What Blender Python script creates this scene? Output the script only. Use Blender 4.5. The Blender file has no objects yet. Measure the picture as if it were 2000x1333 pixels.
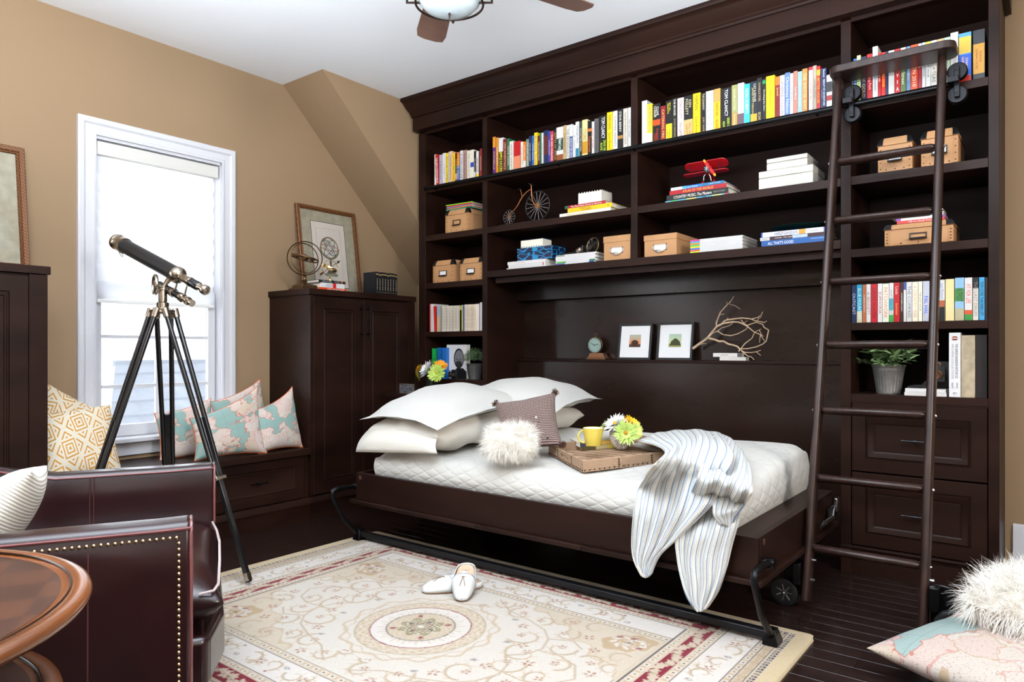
import bpy, bmesh, math, random
import numpy as np
from mathutils import Vector, Matrix, Euler
random.seed(7); RNG = np.random.default_rng(7)
R_ = math.radians
SC = bpy.context.scene
COL = SC.collection

# ------------------------------------------------------------------ camera, world, lights, exposure
CAMH, FPX, CY0, YAW = 1.05, 1364.3, 683.0, R_(37.80)
cd = bpy.data.cameras.new('camera'); cam = bpy.data.objects.new('camera', cd); COL.objects.link(cam)
cd.sensor_width = 36.0; cd.lens = FPX / 2000 * 36; cd.shift_y = (CY0 - 666.5) / 2000
cd.clip_start = 0.05; cd.clip_end = 200
cam.location = (0, 0, CAMH); cam.rotation_euler = (R_(90), 0, YAW)
SC.camera = cam
SC.view_settings.view_transform = 'Standard'; SC.view_settings.look = 'None'
SC.view_settings.gamma = 1.0; SC.view_settings.use_curve_mapping = False
SC.view_settings.exposure = 0.42
W = bpy.data.worlds.new('world'); SC.world = W; W.use_nodes = True
wn = W.node_tree; wn.nodes.clear()
wo = wn.nodes.new('ShaderNodeOutputWorld'); wb = wn.nodes.new('ShaderNodeBackground')
wb.inputs[0].default_value = (0.86, 0.93, 1.0, 1); wb.inputs[1].default_value = 4.0
wn.links.new(wb.outputs[0], wo.inputs[0])

def area(name, loc, target, sx, sy, power, col=(1, 1, 1)):
    l = bpy.data.lights.new(name, 'AREA'); l.shape = 'RECTANGLE'; l.size = sx; l.size_y = sy
    l.energy = power; l.color = col
    o = bpy.data.objects.new(name, l); COL.objects.link(o); o.location = loc
    o.rotation_euler = (Vector(target) - Vector(loc)).to_track_quat('-Z', 'Y').to_euler()
    return o
area('right_window_light', (2.3, 1.0, 2.2), (-2.2, 2.7, 0.8), 0.7, 0.7, 70, (1.0, 0.96, 0.91))
area('left_window_light', (-4.0, -.50, 1.45), (0, -.15, 1.35), 1.45, 1.5, 30, (0.92, 0.96, 1.0))
area('rear_fill_light', (0.4, -1.6, 1.7), (-1.8, 3.0, 1.3), 2.2, 1.6, 14, (1.0, 0.97, 0.93))  # unseen fill light added behind the camera
area('ceiling_bounce_light', (-1.0, 0.4, 1.95), (-1.12, 0.62, 3.4), 2.0, 2.0, 255, (0.84, 0.92, 1.0))  # unseen lamp added below the ceiling to brighten it

# ------------------------------------------------------------------ measuring helpers: where a sight line meets a plane of the room
_s, _c = math.sin(YAW), math.cos(YAW)
def _ray(px, py):
    u, v = (px - 1000) / FPX, (CY0 - py) / FPX
    return Vector((-_s + _c * u, _c + _s * u, v))
def atz(px, py, z):
    d = _ray(px, py); t = (z - CAMH) / d.z; return Vector((d.x * t, d.y * t, z))
def aty(px, py, y):
    d = _ray(px, py); t = y / d.y; return Vector((d.x * t, y, CAMH + d.z * t))
def atx(px, py, x):
    d = _ray(px, py); t = x / d.x; return Vector((x, d.y * t, CAMH + d.z * t))

# ------------------------------------------------------------------ materials
MC = {}
def lin(c):
    if isinstance(c, str):
        c = [int(c[i:i + 2], 16) / 255 for i in (0, 2, 4)]
        c = [x / 12.92 if x <= 0.04045 else ((x + 0.055) / 1.055) ** 2.4 for x in c]
    return tuple(c) + (1,) if len(c) == 3 else tuple(c)
class NT:
    def __init__(s, name):
        s.m = bpy.data.materials.new(name); s.m.use_nodes = True; s.t = s.m.node_tree; s.t.nodes.clear()
        s.out = s.t.nodes.new('ShaderNodeOutputMaterial'); s.b = s.t.nodes.new('ShaderNodeBsdfPrincipled')
        s.t.links.new(s.b.outputs[0], s.out.inputs[0])
    def n(s, typ, **kw):
        x = s.t.nodes.new(typ)
        for k, v in kw.items():
            if k.startswith('i_'):
                x.inputs[k[2:]].default_value = v
            else: setattr(x, k, v)
        return x
    def l(s, a, b): s.t.links.new(a, b)
    def math(s, op, a, b=None, c=None):
        x = s.t.nodes.new('ShaderNodeMath'); x.operation = op
        for i, v in enumerate((a, b, c)):
            if v is None: continue
            if hasattr(v, 'node'): s.l(v, x.inputs[i])
            else: x.inputs[i].default_value = v
        return x.outputs[0]
    def mix(s, f, a, b):
        x = s.t.nodes.new('ShaderNodeMix'); x.data_type = 'RGBA'
        for sock, v in ((x.inputs[0], f), (x.inputs[6], a), (x.inputs[7], b)):
            if hasattr(v, 'node'): s.l(v, sock)
            else: sock.default_value = v
        return x.outputs[2]
    def ramp(s, f, stops, const=False):
        x = s.t.nodes.new('ShaderNodeValToRGB'); s.l(f, x.inputs[0])
        if const: x.color_ramp.interpolation = 'CONSTANT'
        e = x.color_ramp.elements
        while len(e) < len(stops): e.new(0.5)
        for i, (p, c) in enumerate(stops): e[i].position = p; e[i].color = lin(c)
        return x.outputs[0]
    def bump(s, h, strength=0.3, dist=0.002):
        x = s.t.nodes.new('ShaderNodeBump'); x.inputs['Strength'].default_value = strength
        x.inputs['Distance'].default_value = dist; s.l(h, x.inputs['Height']); s.l(x.outputs[0], s.b.inputs['Normal'])
def P(name, col, rough=0.5, metal=0.0, spec=0.5, coat=0.0, n=0, var=0.0, stretch=(1, 1, 1), bump=0.0, bs=None, bd=0.001, trans=0.0, ior=1.45, sheen=0.0, emit=0, sss=0):
    if name in MC: return MC[name]
    t = NT(name); b = t.b; c = lin(col)
    b.inputs['Base Color'].default_value = c; b.inputs['Roughness'].default_value = rough
    b.inputs['Metallic'].default_value = metal; b.inputs['Specular IOR Level'].default_value = spec
    b.inputs['Coat Weight'].default_value = coat; b.inputs['Coat Roughness'].default_value = 0.15
    b.inputs['Transmission Weight'].default_value = trans; b.inputs['IOR'].default_value = ior
    b.inputs['Sheen Weight'].default_value = sheen
    if emit: b.inputs['Emission Color'].default_value = c; b.inputs['Emission Strength'].default_value = emit
    if n or bump:
        tc = t.n('ShaderNodeTexCoord'); mp = t.n('ShaderNodeMapping'); mp.inputs['Scale'].default_value = stretch
        t.l(tc.outputs['Object'], mp.inputs[0])
    if n:
        nz = t.n('ShaderNodeTexNoise', i_Scale=float(n), i_Detail=5.0); t.l(mp.outputs[0], nz.inputs['Vector'])
        lo = tuple(max(0, x * (1 - var)) for x in c[:3]); hi = tuple(min(1, x * (1 + var)) for x in c[:3])
        t.l(t.ramp(nz.outputs[0], [(0.3, lo), (0.7, hi)]), b.inputs['Base Color'])
    if bump:
        nb = t.n('ShaderNodeTexNoise', i_Scale=float(bs or 200), i_Detail=4.0); t.l(mp.outputs[0], nb.inputs['Vector'])
        t.bump(nb.outputs[0], bump, bd)
    MC[name] = t.m; return t.m
def C(hexs, rough=0.45, spec=0.5): return P('paint_' + hexs + ('' if rough == 0.45 else '_%d' % (rough * 100)), hexs, rough, spec=spec)

WOOD = P('espresso_wood', (0.0175, 0.0066, 0.0041), 0.42, spec=0.20, n=2.2, var=0.45, stretch=(1, 1, 2.5), bump=0.06, bs=60)
WOODH = P('espresso_wood_horizontal', (0.0175, 0.0066, 0.0041), 0.42, spec=0.20, n=2.2, var=0.45, stretch=(0.5, 1, 3), bump=0.06, bs=60)
LADW = P('ladder_wood', (0.024, 0.010, 0.0072), 0.36, n=40, var=0.5, stretch=(1, 1, 0.06), bump=0.25, bs=220, bd=0.0006)
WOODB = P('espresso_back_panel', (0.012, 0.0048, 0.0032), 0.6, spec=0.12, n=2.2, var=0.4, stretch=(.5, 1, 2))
BLACKM = P('black_metal', (0.006, 0.006, 0.007), 0.32, 0.6)
STEEL = P('bright_steel', (0.55, 0.55, 0.57), 0.22, 1.0)
NICKEL = P('nickel', (0.50, 0.44, 0.36), 0.2, 1.0)
BRASSD = P('dark_bronze', (0.16, 0.095, 0.045), 0.33, 0.9, n=30, var=0.35)
BRASS = P('bright_brass', (0.85, 0.62, 0.30), 0.16, 1.0)
COPPER = P('aged_copper', (0.55, 0.22, 0.10), 0.35, 0.9)
WALL = P('tan_wall_paint', '957c60', 0.75, spec=0.3, n=0.8, var=0.03, bump=0.08, bs=300)
WHITEP = P('white_trim_paint', (0.60, 0.60, 0.63), 0.35)
CEIL = P('ceiling_paint', (0.88, 0.90, 0.93), 0.85, spec=0.2)
GLASS = P('clear_glass', (1, 1, 1), 0.0, trans=1.0, ior=1.45)
PAPER = P('book_pages', 'e9e2d2', 0.8, n=500, var=0.08, stretch=(1, 1, 1))
KRAFT = P('kraft_board', 'b98a5e', 0.6, n=6, var=0.08)
KRAFT2 = P('kraft_board_edge', 'b58658', 0.6)
COTTON = P('white_cotton', 'f3f0ea', 0.8, sheen=0.2, bump=0.25, bs=900, bd=0.0005)

# ------------------------------------------------------------------ mesh building
WM = {}
class B:
    def __init__(s): s.bm = bmesh.new(); s.mi = 0
    def face(s, vs):
        try:
            f = s.bm.faces.new(vs); f.material_index = s.mi; return f
        except ValueError: return None
    def box(s, x0, x1, y0, y1, z0, z1, M=None):
        v = [s.bm.verts.new((x, y, z)) for x in (x0, x1) for y in (y0, y1) for z in (z0, z1)]
        if M: 
            for q in v: q.co = M @ q.co
        for f in ((0, 1, 3, 2), (4, 6, 7, 5), (0, 4, 5, 1), (2, 3, 7, 6), (0, 2, 6, 4), (1, 5, 7, 3)):
            s.face([v[i] for i in f])
        return s
    def rings(s, rs, cap0=True, cap1=True, closed=True):
        R = [[s.bm.verts.new(p) for p in r] for r in rs]; n = len(R[0])
        for a, b in zip(R, R[1:]):
            for i in range(n if closed else n - 1):
                j = (i + 1) % n; s.face([a[i], a[j], b[j], b[i]])
        if cap0: s.face(R[0][::-1])
        if cap1: s.face(R[-1])
        return s
    def tube(s, pts, r, n=8, closed=False, flat=1.0, up=None):
        pts = [Vector(p) for p in pts]; N = len(pts)
        rr = r if isinstance(r, (list, tuple)) else [r] * N
        rs = []; prev = None
        for i, p in enumerate(pts):
            if closed: t = pts[(i + 1) % N] - pts[i - 1]
            else: t = pts[min(i + 1, N - 1)] - pts[max(i - 1, 0)]
            t.normalize()
            if prev is None:
                a = Vector(up) if up else (Vector((0, 0, 1)) if abs(t.z) < 0.9 else Vector((1, 0, 0)))
            else: a = prev
            nrm = (a - t * a.dot(t)).normalized(); prev = nrm; bn = t.cross(nrm)
            rs.append([p + nrm * (math.cos(2 * math.pi * k / n) * rr[i]) + bn * (math.sin(2 * math.pi * k / n) * rr[i] * flat) for k in range(n)])
        if closed:
            R = [[s.bm.verts.new(q) for q in ring] for ring in rs]
            for i in range(N):
                a, b = R[i], R[(i + 1) % N]
                for k in range(n): s.face([a[k], a[(k + 1) % n], b[(k + 1) % n], b[k]])
        else: s.rings(rs)
        return s
    def cyl(s, p, q, r, r2=None, n=16): return s.tube([p, q], [r, r if r2 is None else r2], n)
    def lathe(s, prof, c=(0, 0, 0), n=24, axis=None, M=None, cap=True):
        c = Vector(c); Q = Matrix.Identity(3) if axis is None else Vector((0, 0, 1)).rotation_difference(Vector(axis)).to_matrix()
        rs = []
        for r, z in prof:
            ring = []
            for k in range(n):
                a = 2 * math.pi * k / n; p = Q @ Vector((max(r, 1e-5) * math.cos(a), max(r, 1e-5) * math.sin(a), z)) + c
                ring.append(M @ p if M else p)
            rs.append(ring)
        return s.rings(rs, cap, cap)
    def sph(s, c, r, n=12, sc=(1, 1, 1)):
        m = n // 2
        return s.rings([[Vector(c) + Vector((sc[0] * r * math.sin(math.pi * i / m) * math.cos(2 * math.pi * k / n),
                 sc[1] * r * math.sin(math.pi * i / m) * math.sin(2 * math.pi * k / n), sc[2] * r * math.cos(math.pi * i / m)))
                 for k in range(n)] for i in [0.02] + list(range(1, m)) + [m - 0.02]])
    def ring(s, c, rad, r, n=32, k=6, axis=(0, 0, 1), flat=1.0, a0=0, a1=360):
        Q = Vector((0, 0, 1)).rotation_difference(Vector(axis)).to_matrix(); full = abs(a1 - a0) >= 360
        m = n if full else n + 1
        pts = [Vector(c) + Q @ Vector((rad * math.cos(R_(a0 + (a1 - a0) * i / n)), rad * math.sin(R_(a0 + (a1 - a0) * i / n)), 0)) for i in range(m)]
        return s.tube(pts, r, k, closed=full, flat=flat, up=tuple(Q @ Vector((0, 0, 1))))
    def prism(s, poly, z0, z1, M=None):
        M = M or Matrix.Identity(4)
        return s.rings([[M @ Vector((x, y, z)) for x, y in poly] for z in (z0, z1)])
    def grid(s, A, closed_u=False, uv=None):
        n, m = len(A), len(A[0]); V = [[s.bm.verts.new(A[i][j]) for j in range(m)] for i in range(n)]
        L = s.bm.loops.layers.uv.verify() if uv else None
        for i in range(n - 1):
            for j in range(m - 1):
                f = s.face([V[i][j], V[i + 1][j], V[i + 1][j + 1], V[i][j + 1]])
                if L and f:
                    for lp, (a, b) in zip(f.loops, ((i, j), (i + 1, j), (i + 1, j + 1), (i, j + 1))): lp[L].uv = uv(a / (n - 1), b / (m - 1))
        return s

def tag(o, label=None, cat=None, group=None, kind=None):
    if label: o['label'] = label
    if cat: o['category'] = cat
    if group: o['group'] = group
    if kind: o['kind'] = kind
    return o
def link(o, parent=None, world=None):
    COL.objects.link(o); WM[o.name] = world
    if parent:
        o.parent = parent; o.matrix_parent_inverse = WM[parent.name].inverted()
    return o
def thing(name, label, cat, loc, group=None, rz=0.0):
    o = bpy.data.objects.new(name, None); o.empty_display_size = 0.05
    o.location = loc; o.rotation_euler = (0, 0, rz)
    link(o, None, Matrix.Translation(loc) @ Matrix.Rotation(rz, 4, 'Z')); return tag(o, label, cat, group)
def fin(b, name, mats, parent=None, M=None, smooth=30, bevel=0.0, seg=2, sub=0, solid=0.0, label=None, cat=None, group=None, kind=None, fix=True):
    bm = b.bm if isinstance(b, B) else b
    if M is not None: bm.transform(M)
    if fix: bmesh.ops.recalc_face_normals(bm, faces=bm.faces)
    xs = [v.co for v in bm.verts]
    lo = Vector([min(v[i] for v in xs) for i in range(3)]); hi = Vector([max(v[i] for v in xs) for i in range(3)])
    c = Vector(((lo.x + hi.x) / 2, (lo.y + hi.y) / 2, lo.z))
    bmesh.ops.translate(bm, verts=bm.verts, vec=-c)
    me = bpy.data.meshes.new(name); bm.to_mesh(me); bm.free()
    for m in (mats if isinstance(mats, (list, tuple)) else [mats]): me.materials.append(m)
    if smooth:
        me.shade_smooth(); me.set_sharp_from_angle(angle=R_(smooth))
    o = bpy.data.objects.new(name, me); o.location = c
    if bevel:
        md = o.modifiers.new('bevel', 'BEVEL'); md.width = bevel; md.segments = seg; md.limit_method = 'ANGLE'; md.angle_limit = R_(40)
    if solid:
        md = o.modifiers.new('solid', 'SOLIDIFY'); md.thickness = solid; md.offset = 0
    if sub:
        md = o.modifiers.new('sub', 'SUBSURF'); md.levels = sub; md.render_levels = sub
    link(o, parent, Matrix.Translation(c)); return tag(o, label, cat, group, kind)
def copy_tree(o, parent=None):
    kids = [k for k in o.children]
    c = o.copy(); COL.objects.link(c)
    if parent: c.parent = parent; c.matrix_parent_inverse = o.matrix_parent_inverse.copy()
    WM[c.name] = WM[o.name].copy()
    for k in kids: copy_tree(k, c)
    return c
def dup(o, loc, rz=0.0, label=None, group=None):
    c = copy_tree(o); c.location = loc; c.rotation_euler = (0, 0, rz)
    WM[c.name] = Matrix.Translation(loc) @ Matrix.Rotation(rz, 4, 'Z')
    return tag(c, label, None, group)
def T(x=0, y=0, z=0): return Matrix.Translation((x, y, z))
def Rz(a): return Matrix.Rotation(R_(a), 4, 'Z')
def Rx(a): return Matrix.Rotation(R_(a), 4, 'X')
def Ry(a): return Matrix.Rotation(R_(a), 4, 'Y')
def frame(o, x, y, z=None):
    x = Vector(x).normalized(); y = Vector(y).normalized(); z = x.cross(y) if z is None else Vector(z)
    m = Matrix((x, y, z)).transposed().to_4x4(); m.translation = Vector(o); return m

TXT = {}
def text_mesh(s):
    if s not in TXT:
        cu = bpy.data.curves.new('t', 'FONT'); cu.body = s; cu.size = 1; cu.resolution_u = 2; cu.align_x = 'CENTER'; cu.align_y = 'CENTER'
        ob = bpy.data.objects.new('t', cu); me = bpy.data.meshes.new_from_object(ob)
        xs = [v.co.x for v in me.vertices] or [0]; ys = [v.co.y for v in me.vertices] or [0]
        TXT[s] = (me, min(xs), max(xs), min(ys), max(ys)); bpy.data.objects.remove(ob)
    return TXT[s]
def lettering(s, origin, xdir, ydir, length, height, col, parent, name='title', keep=False):
    me0, x0, x1, y0, y1 = text_mesh(s)
    sx = length / max(x1 - x0, 1e-6); sy = height / max(y1 - y0, 1e-6)
    if keep: sx = sy = min(sx, sy)
    else: sx = min(sx, sy * 1.3)
    me = me0.copy(); F = frame(origin, xdir, ydir)
    M = F @ Matrix.Diagonal((sx, sy, 1, 1)) @ T(-(x0 + x1) / 2, -(y0 + y1) / 2, 0)
    me.transform(M); c = Vector(origin); me.transform(Matrix.Translation(-c)); me.materials.clear(); me.materials.append(C(col, 0.5))
    o = bpy.data.objects.new(name, me); o.location = c; return link(o, parent, Matrix.Translation(c))

def struct(o): o['kind'] = 'structure'; return o
def rect_loft(b, M, x0, x1, z0, z1, rings):
    """panel front in local x/z, depth along local y; rings = (inset, depth)"""
    rs = []
    for ins, d in rings:
        rs.append([M @ Vector(p) for p in ((x0 + ins, d, z0 + ins), (x1 - ins, d, z0 + ins), (x1 - ins, d, z1 - ins), (x0 + ins, d, z1 - ins))])
    return b.rings(rs)
def sweep(b, path, prof):
    """mitred moulding: path = list of (x, y) with outward normals handled by caller via function"""
    return b.rings([[Vector(path(d, k)).to_3d() + Vector((0, 0, z)) for d, z in prof] for k in range(path.n)])

# ================================================================== THE ROOM
XL, YB, ZC, XR, YF = -4.07, 4.0, 2.82, 2.7, -1.9
floor = struct(fin(B().box(XL - .15, XR + .15, YF - .15, YB + .15, -0.12, -0.012), 'floor', P('subfloor', (0.006, 0.004, 0.003), 0.9)))
PLK = P('dark_hardwood', (0.017, 0.0085, 0.0068), 0.22, spec=0.5, n=3.0, var=0.5, stretch=(1, 9, 1), bump=0.06, bs=50)
def plank_mesh(L, w):
    b = B(); h = 0.012; c = 0.0007
    b.rings([[(-L / 2, -w / 2, 0), (L / 2, -w / 2, 0), (L / 2, w / 2, 0), (-L / 2, w / 2, 0)],
             [(-L / 2, -w / 2, h - c), (L / 2, -w / 2, h - c), (L / 2, w / 2, h - c), (-L / 2, w / 2, h - c)],
             [(-L / 2 + c, -w / 2 + c, h), (L / 2 - c, -w / 2 + c, h), (L / 2 - c, w / 2 - c, h), (-L / 2 + c, w / 2 - c, h)]])
    bmesh.ops.recalc_face_normals(b.bm, faces=b.bm.faces)
    me = bpy.data.meshes.new('plank'); b.bm.to_mesh(me); b.bm.free(); me.materials.append(PLK); return me
PW = 0.0828; plk = {L: plank_mesh(L - 0.0012, PW - 0.0012) for L in (0.7, 0.95, 1.2, 1.45)}
rest = B(); npl = 0
for r in range(int((YB - YF) / PW)):
    y = YB - PW * (r + .5); x = XL + random.choice((-.5, -.2, -.35, -.05)) 
    while x < XR:
        L = random.choice((0.7, 0.95, 1.2, 1.45, 1.45)); cx = x + L / 2; x += L
        if cx + L / 2 < XL or cx - L / 2 > XR: continue
        vis = y > 0.9 and y < 3.6 and cx < 1.3
        if vis and npl < 190:
            o = bpy.data.objects.new('floor_plank', plk[L]); o.location = (cx, y, -0.012); link(o, floor, Matrix.Translation((cx, y, -.012))); npl += 1
        else: rest.box(max(cx - L / 2 + .0006, XL), min(cx + L / 2 - .0006, XR), y - PW / 2 + .0006, y + PW / 2 - .0006, -0.012, 0)
fin(rest, 'outer_floor_planks', PLK, floor, kind='stuff')

WY0, WY1, WZ0, WZ1 = 1.592, 2.308, 0.56, 2.19     # window opening
b = B()
b.box(XL - .15, XL, YF, WY0, 0, ZC); b.box(XL - .15, XL, WY1, YB, 0, ZC); b.box(XL - .15, XL, WY0, WY1, 0, WZ0); b.box(XL - .15, XL, WY0, WY1, WZ1, ZC)
struct(fin(b, 'wall_left', WALL, smooth=0))
# dropped wall with the 45 degree underside of the roof slope
XS = -3.645
b = B(); b.rings([[(x, 2.75, ZC), (x, YB, ZC), (x, YB, ZC - 1.25)] for x in (XL + .001, XS)])
struct(fin(b, 'wall_sloped', WALL, smooth=0))
struct(fin(B().box(XL - .15, XR + .15, YB, YB + .12, 0, ZC), 'wall_back', WALL, smooth=0))
struct(fin(B().box(XR, XR + .12, YF, YB, 0, ZC), 'wall_right', WALL, smooth=0))
struct(fin(B().box(XL - .15, XR + .12, YF - .12, YF, 0, ZC), 'wall_front', WALL, smooth=0))
struct(fin(B().box(XL - .15, XR + .15, YF - .15, YB + .15, ZC, ZC + .1), 'ceiling', CEIL, smooth=0))
def bb(x0, x1):
    b = B(); pr = [(0, 0), (.018, 0), (.018, .105), (.012, .125), (.012, .205), (.007, .235), (0, .24)]
    b.rings([[(x, YB - d, z) for d, z in pr] for x in (x0, x1)]); return b
struct(fin(bb(-.15, XR), 'baseboard_back', WHITEP))

# ---- window: casing, jambs, sash, muntins, glass
win = bpy.data.objects.new('window_1', None); win.location = (XL, 1.95, WZ0); link(win, None, Matrix.Translation((XL, 1.95, WZ0))); struct(win)
cp = [(0, 0), (.020, 0), (.022, .012), (.015, .02), (.015, .052), (.024, .062), (.026, .082), (.020, .09), (0, .09)]   # (out of wall, across)
def casing(y0, z0, y1, z1, outn):   # a strip with mitred ends
    pass
b = B()
rings = []
for t, s_ in cp:
    rings.append([(XL + t, WY0 - s_, 0.50), (XL + t, WY0 - s_, WZ1 + s_ + .012), (XL + t, WY1 + s_, WZ1 + s_ + .012), (XL + t, WY1 + s_, 0.50)])
R = [[b.bm.verts.new(p) for p in r] for r in rings]
for k in range(3):
    for i in range(len(R)):
        j = (i + 1) % len(R); b.face([R[i][k], R[i][k + 1], R[j][k + 1], R[j][k]])
b.face([r[0] for r in R]); b.face([r[3] for r in R][::-1])
fin(b, 'window_casing', WHITEP, win)
b = B(); b.box(XL - .14, XL + .004, WY0 - .012, WY0 + .004, WZ0, WZ1 + .012); b.box(XL - .14, XL + .004, WY1 - .004, WY1 + .012, WZ0, WZ1 + .012)
b.box(XL - .14, XL + .004, WY0, WY1, WZ1 - .004, WZ1 + .012)
fin(b, 'window_jamb', WHITEP, win)
fin(B().box(XL - .14, XL + .06, WY0 - .10, WY1 + .10, .535, WZ0 + .002), 'window_sill', WHITEP, win, bevel=.006)
fin(B().box(XL, XL + .016, WY0 - .09, WY1 + .09, .462, .535), 'window_apron', WHITEP, win, bevel=.003)
def sash(y0, y1, z0, z1, x, nm):
    b = B(); w = .045
    b.box(x, x + .035, y0, y0 + w, z0, z1); b.box(x, x + .035, y1 - w, y1, z0, z1)
    b.box(x, x + .035, y0 + w, y1 - w, z0, z0 + w + .02); b.box(x, x + .035, y0 + w, y1 - w, z1 - w, z1)
    s = fin(b, nm, WHITEP, win, bevel=.003)
    ym = (y0 + y1) / 2 
    fin(B().box(x + .008, x + .026, ym - .009, ym + .009, z0 + w + .02, z1 - w), 'muntin', WHITEP, s)
    for k in (1, 2):
        zz = z0 + (z1 - z0) * k / 3
        fin(B().box(x + .009, x + .025, y0 + w, y1 - w, zz - .009, zz + .009), 'muntin', WHITEP, s)
    fin(B().box(x + .014, x + .018, y0 + w, y1 - w, z0 + w, z1 - w), 'pane', P('window_glass', (1, 1, 1), 0.0, trans=1, ior=1.02, spec=0.2), s)
sash(WY0 + .008, WY1 - .008, WZ0 + .004, 1.40, XL - .085, 'lower_sash')
sash(WY0 + .008, WY1 - .008, 1.36, WZ1 - .006, XL - .125, 'upper_sash')

# soft fabric shade hung in the upper part of the window
t = NT('sheer_shade_fabric'); tr = t.n('ShaderNodeBsdfTranslucent'); df = t.n('ShaderNodeBsdfDiffuse'); mx = t.n('ShaderNodeMixShader')
tr.inputs[0].default_value = (.78, .78, .80, 1); df.inputs[0].default_value = (.70, .70, .72, 1); mx.inputs[0].default_value = 0.45
t.l(tr.outputs[0], mx.inputs[1]); t.l(df.outputs[0], mx.inputs[2]); t.l(mx.outputs[0], t.out.inputs[0]); SHADE = t.m
sh = thing('fabric_shade', 'white fabric shade half lowered in the white-framed window', 'window shade', (XL - .03, 1.95, 1.305))
fin(B().box(XL - .045, XL - .004, WY0 + .012, WY1 - .012, 2.105, WZ1 - .012), 'headrail', P('shade_headrail', (.62, .60, .56), .5), sh, bevel=.004)
fin(B().box(XL - .042, XL - .022, WY0 + .02, WY1 - .03, 1.305, 1.325), 'bottom_rail', P('shade_rail', (.8, .8, .78), .5), sh, bevel=.003)
zt = 2.105; n = 8; hh = (zt - 1.325) / n
for k in range(n):
    z1 = zt - k * hh; z0 = z1 - hh
    A = [[(XL - .036 + .016 * math.sin(math.pi * min(1, i / 6)) ** .8 * (1 if i < 6 else 1), y, z1 - hh * i / 6 - (0.006 if 0 < i < 6 else 0)) for y in (WY0 + .02, WY1 - .03)] for i in range(7)]
    fin(B().grid(A), 'shade_fold', SHADE, sh, fix=False)

# ---- what stands outside the window
ROOF = P('grey_shingles', (.15, .16, .18), .9, n=3, var=.15)
ho = thing('neighbouring_house', 'pale house with grey shingle roof seen through the window', 'house', (-12.5, 6.8, -3))
b = B(); b.rings([[(-14, 2.0, -3), (-14, 12, -3), (-14, 12, 7), (-14, 2.0, 7)], [(-14.3, 2.0, -3), (-14.3, 12, -3), (-14.3, 12, 7), (-14.3, 2.0, 7)]])
fin(b, 'wall', P('white_siding', (.8, .8, .8), .8), ho)
for k in range(24):
    z = -0.2 + k * .2; fin(B().box(-14, -13.975, 2.0, 12, z, z + .02), 'siding_board', P('white_siding', (.8, .8, .8), .8), ho)
rz0, rz1, rx0, rx1 = -1.9, .86, -8.4, -11.4
n = 14
for k in range(n):
    f0, f1 = k / n, (k + 1) / n
    x0, x1 = rx0 + (rx1 - rx0) * f0, rx0 + (rx1 - rx0) * f1; z0, z1 = rz0 + (rz1 - rz0) * f0, rz0 + (rz1 - rz0) * f1
    ya, yb = 3.25 + f0 * 1.5, 3.25 + f1 * 1.5
    b = B(); b.rings([[(x0, ya, z0 + .03), (x1, yb, z1), (x1, yb, z1 - .04), (x0, ya, z0 - .01)], [(x0, 11, z0 + .03), (x1, 11, z1), (x1, 11, z1 - .04), (x0, 11, z0 - .01)]])
    fin(b, 'shingle_course', ROOF, ho)
fin(B().box(-11.5, -11.35, 4.75, 11, .78, .88), 'ridge_cap', ROOF, ho)
fin(B().box(-11.4, -8.5, 4.75, 11, -3, -1.95), 'lower_wall', P('white_siding', (.8, .8, .8), .8), ho)

# ================================================================== THE WALL OF SHELVES
YS = 3.564; YK = 3.985
ZA, ZB, ZS, ZCc, ZD, ZE = 2.205, 1.862, 1.57, 1.52, 1.175, .842     # shelf tops
bk = thing('bookcase', 'dark espresso built-in bookcase covering the far wall', 'bookcase', (-1.9, 3.78, 0))
ST = [(-3.614, -3.547), (-3.015, -2.975), (-1.907, -1.865), (-.797, -.752), (-.219, -.182)]
for i, (a, c) in enumerate(ST):
    z0 = ZS - .04 if i == 2 else 0.0
    if i == 4: fin(B().box(a, -.18, YS, YK, 0, 2.60), 'upright', WOOD, bk, bevel=.0015)
    else: fin(B().box(a, c, YS, YK, z0, 2.60), 'upright', WOOD, bk, bevel=.0015)
bays = [(-3.547, -3.015), (-2.975, -1.907), (-1.865, -.797), (-.752, -.219)]
for i, (a, c) in enumerate(bays):
    tops = [(ZA, .037), (ZB, .04)]
    if i in (0, 3): tops += [(ZCc, .038), (ZD, .035), (ZE, .035)]
    for z, th in tops: fin(B().box(a, c, YS + .002, YK, z - th, z), 'shelf', WOODH, bk, bevel=.0012)
    fin(B().box(a, c, YS + .001, YS + .02, 2.589, 2.66), 'top_rail', WOODH, bk)
fin(B().box(-2.975, -.797, YS - .002, YK, 1.527, ZS), 'long_shelf', WOODH, bk, bevel=.0015)
fin(B().box(-2.93, -.80, 3.60, 3.62, 1.490, 1.526), 'light_valance', WOODH, bk)
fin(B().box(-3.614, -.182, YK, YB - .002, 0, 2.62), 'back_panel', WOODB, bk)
GLOSS = P('espresso_gloss', (0.018, 0.0085, 0.0058), 0.25, spec=0.45, n=2.0, var=0.4, stretch=(.5, 1, 2))
fin(B().box(-2.975, -.797, 3.90, 3.925, 1.39, 1.527), 'niche_header', GLOSS, bk)
fin(B().box(-2.975, -.797, 3.905, YK, 0.0, .968), 'headboard_panel', GLOSS, bk)
fin(B().box(-2.975, -.797, YK - .004, YK, .987, 1.39), 'niche_panel', GLOSS, bk)
fin(B().box(-2.975, -.797, 3.895, YK, .969, .986), 'ledge', WOODH, bk, bevel=.002)
fin(B().box(-3.614, -.155, YS - .06, YK, 2.607, 2.71), 'frieze', WOODH, bk, bevel=.0015)
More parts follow.
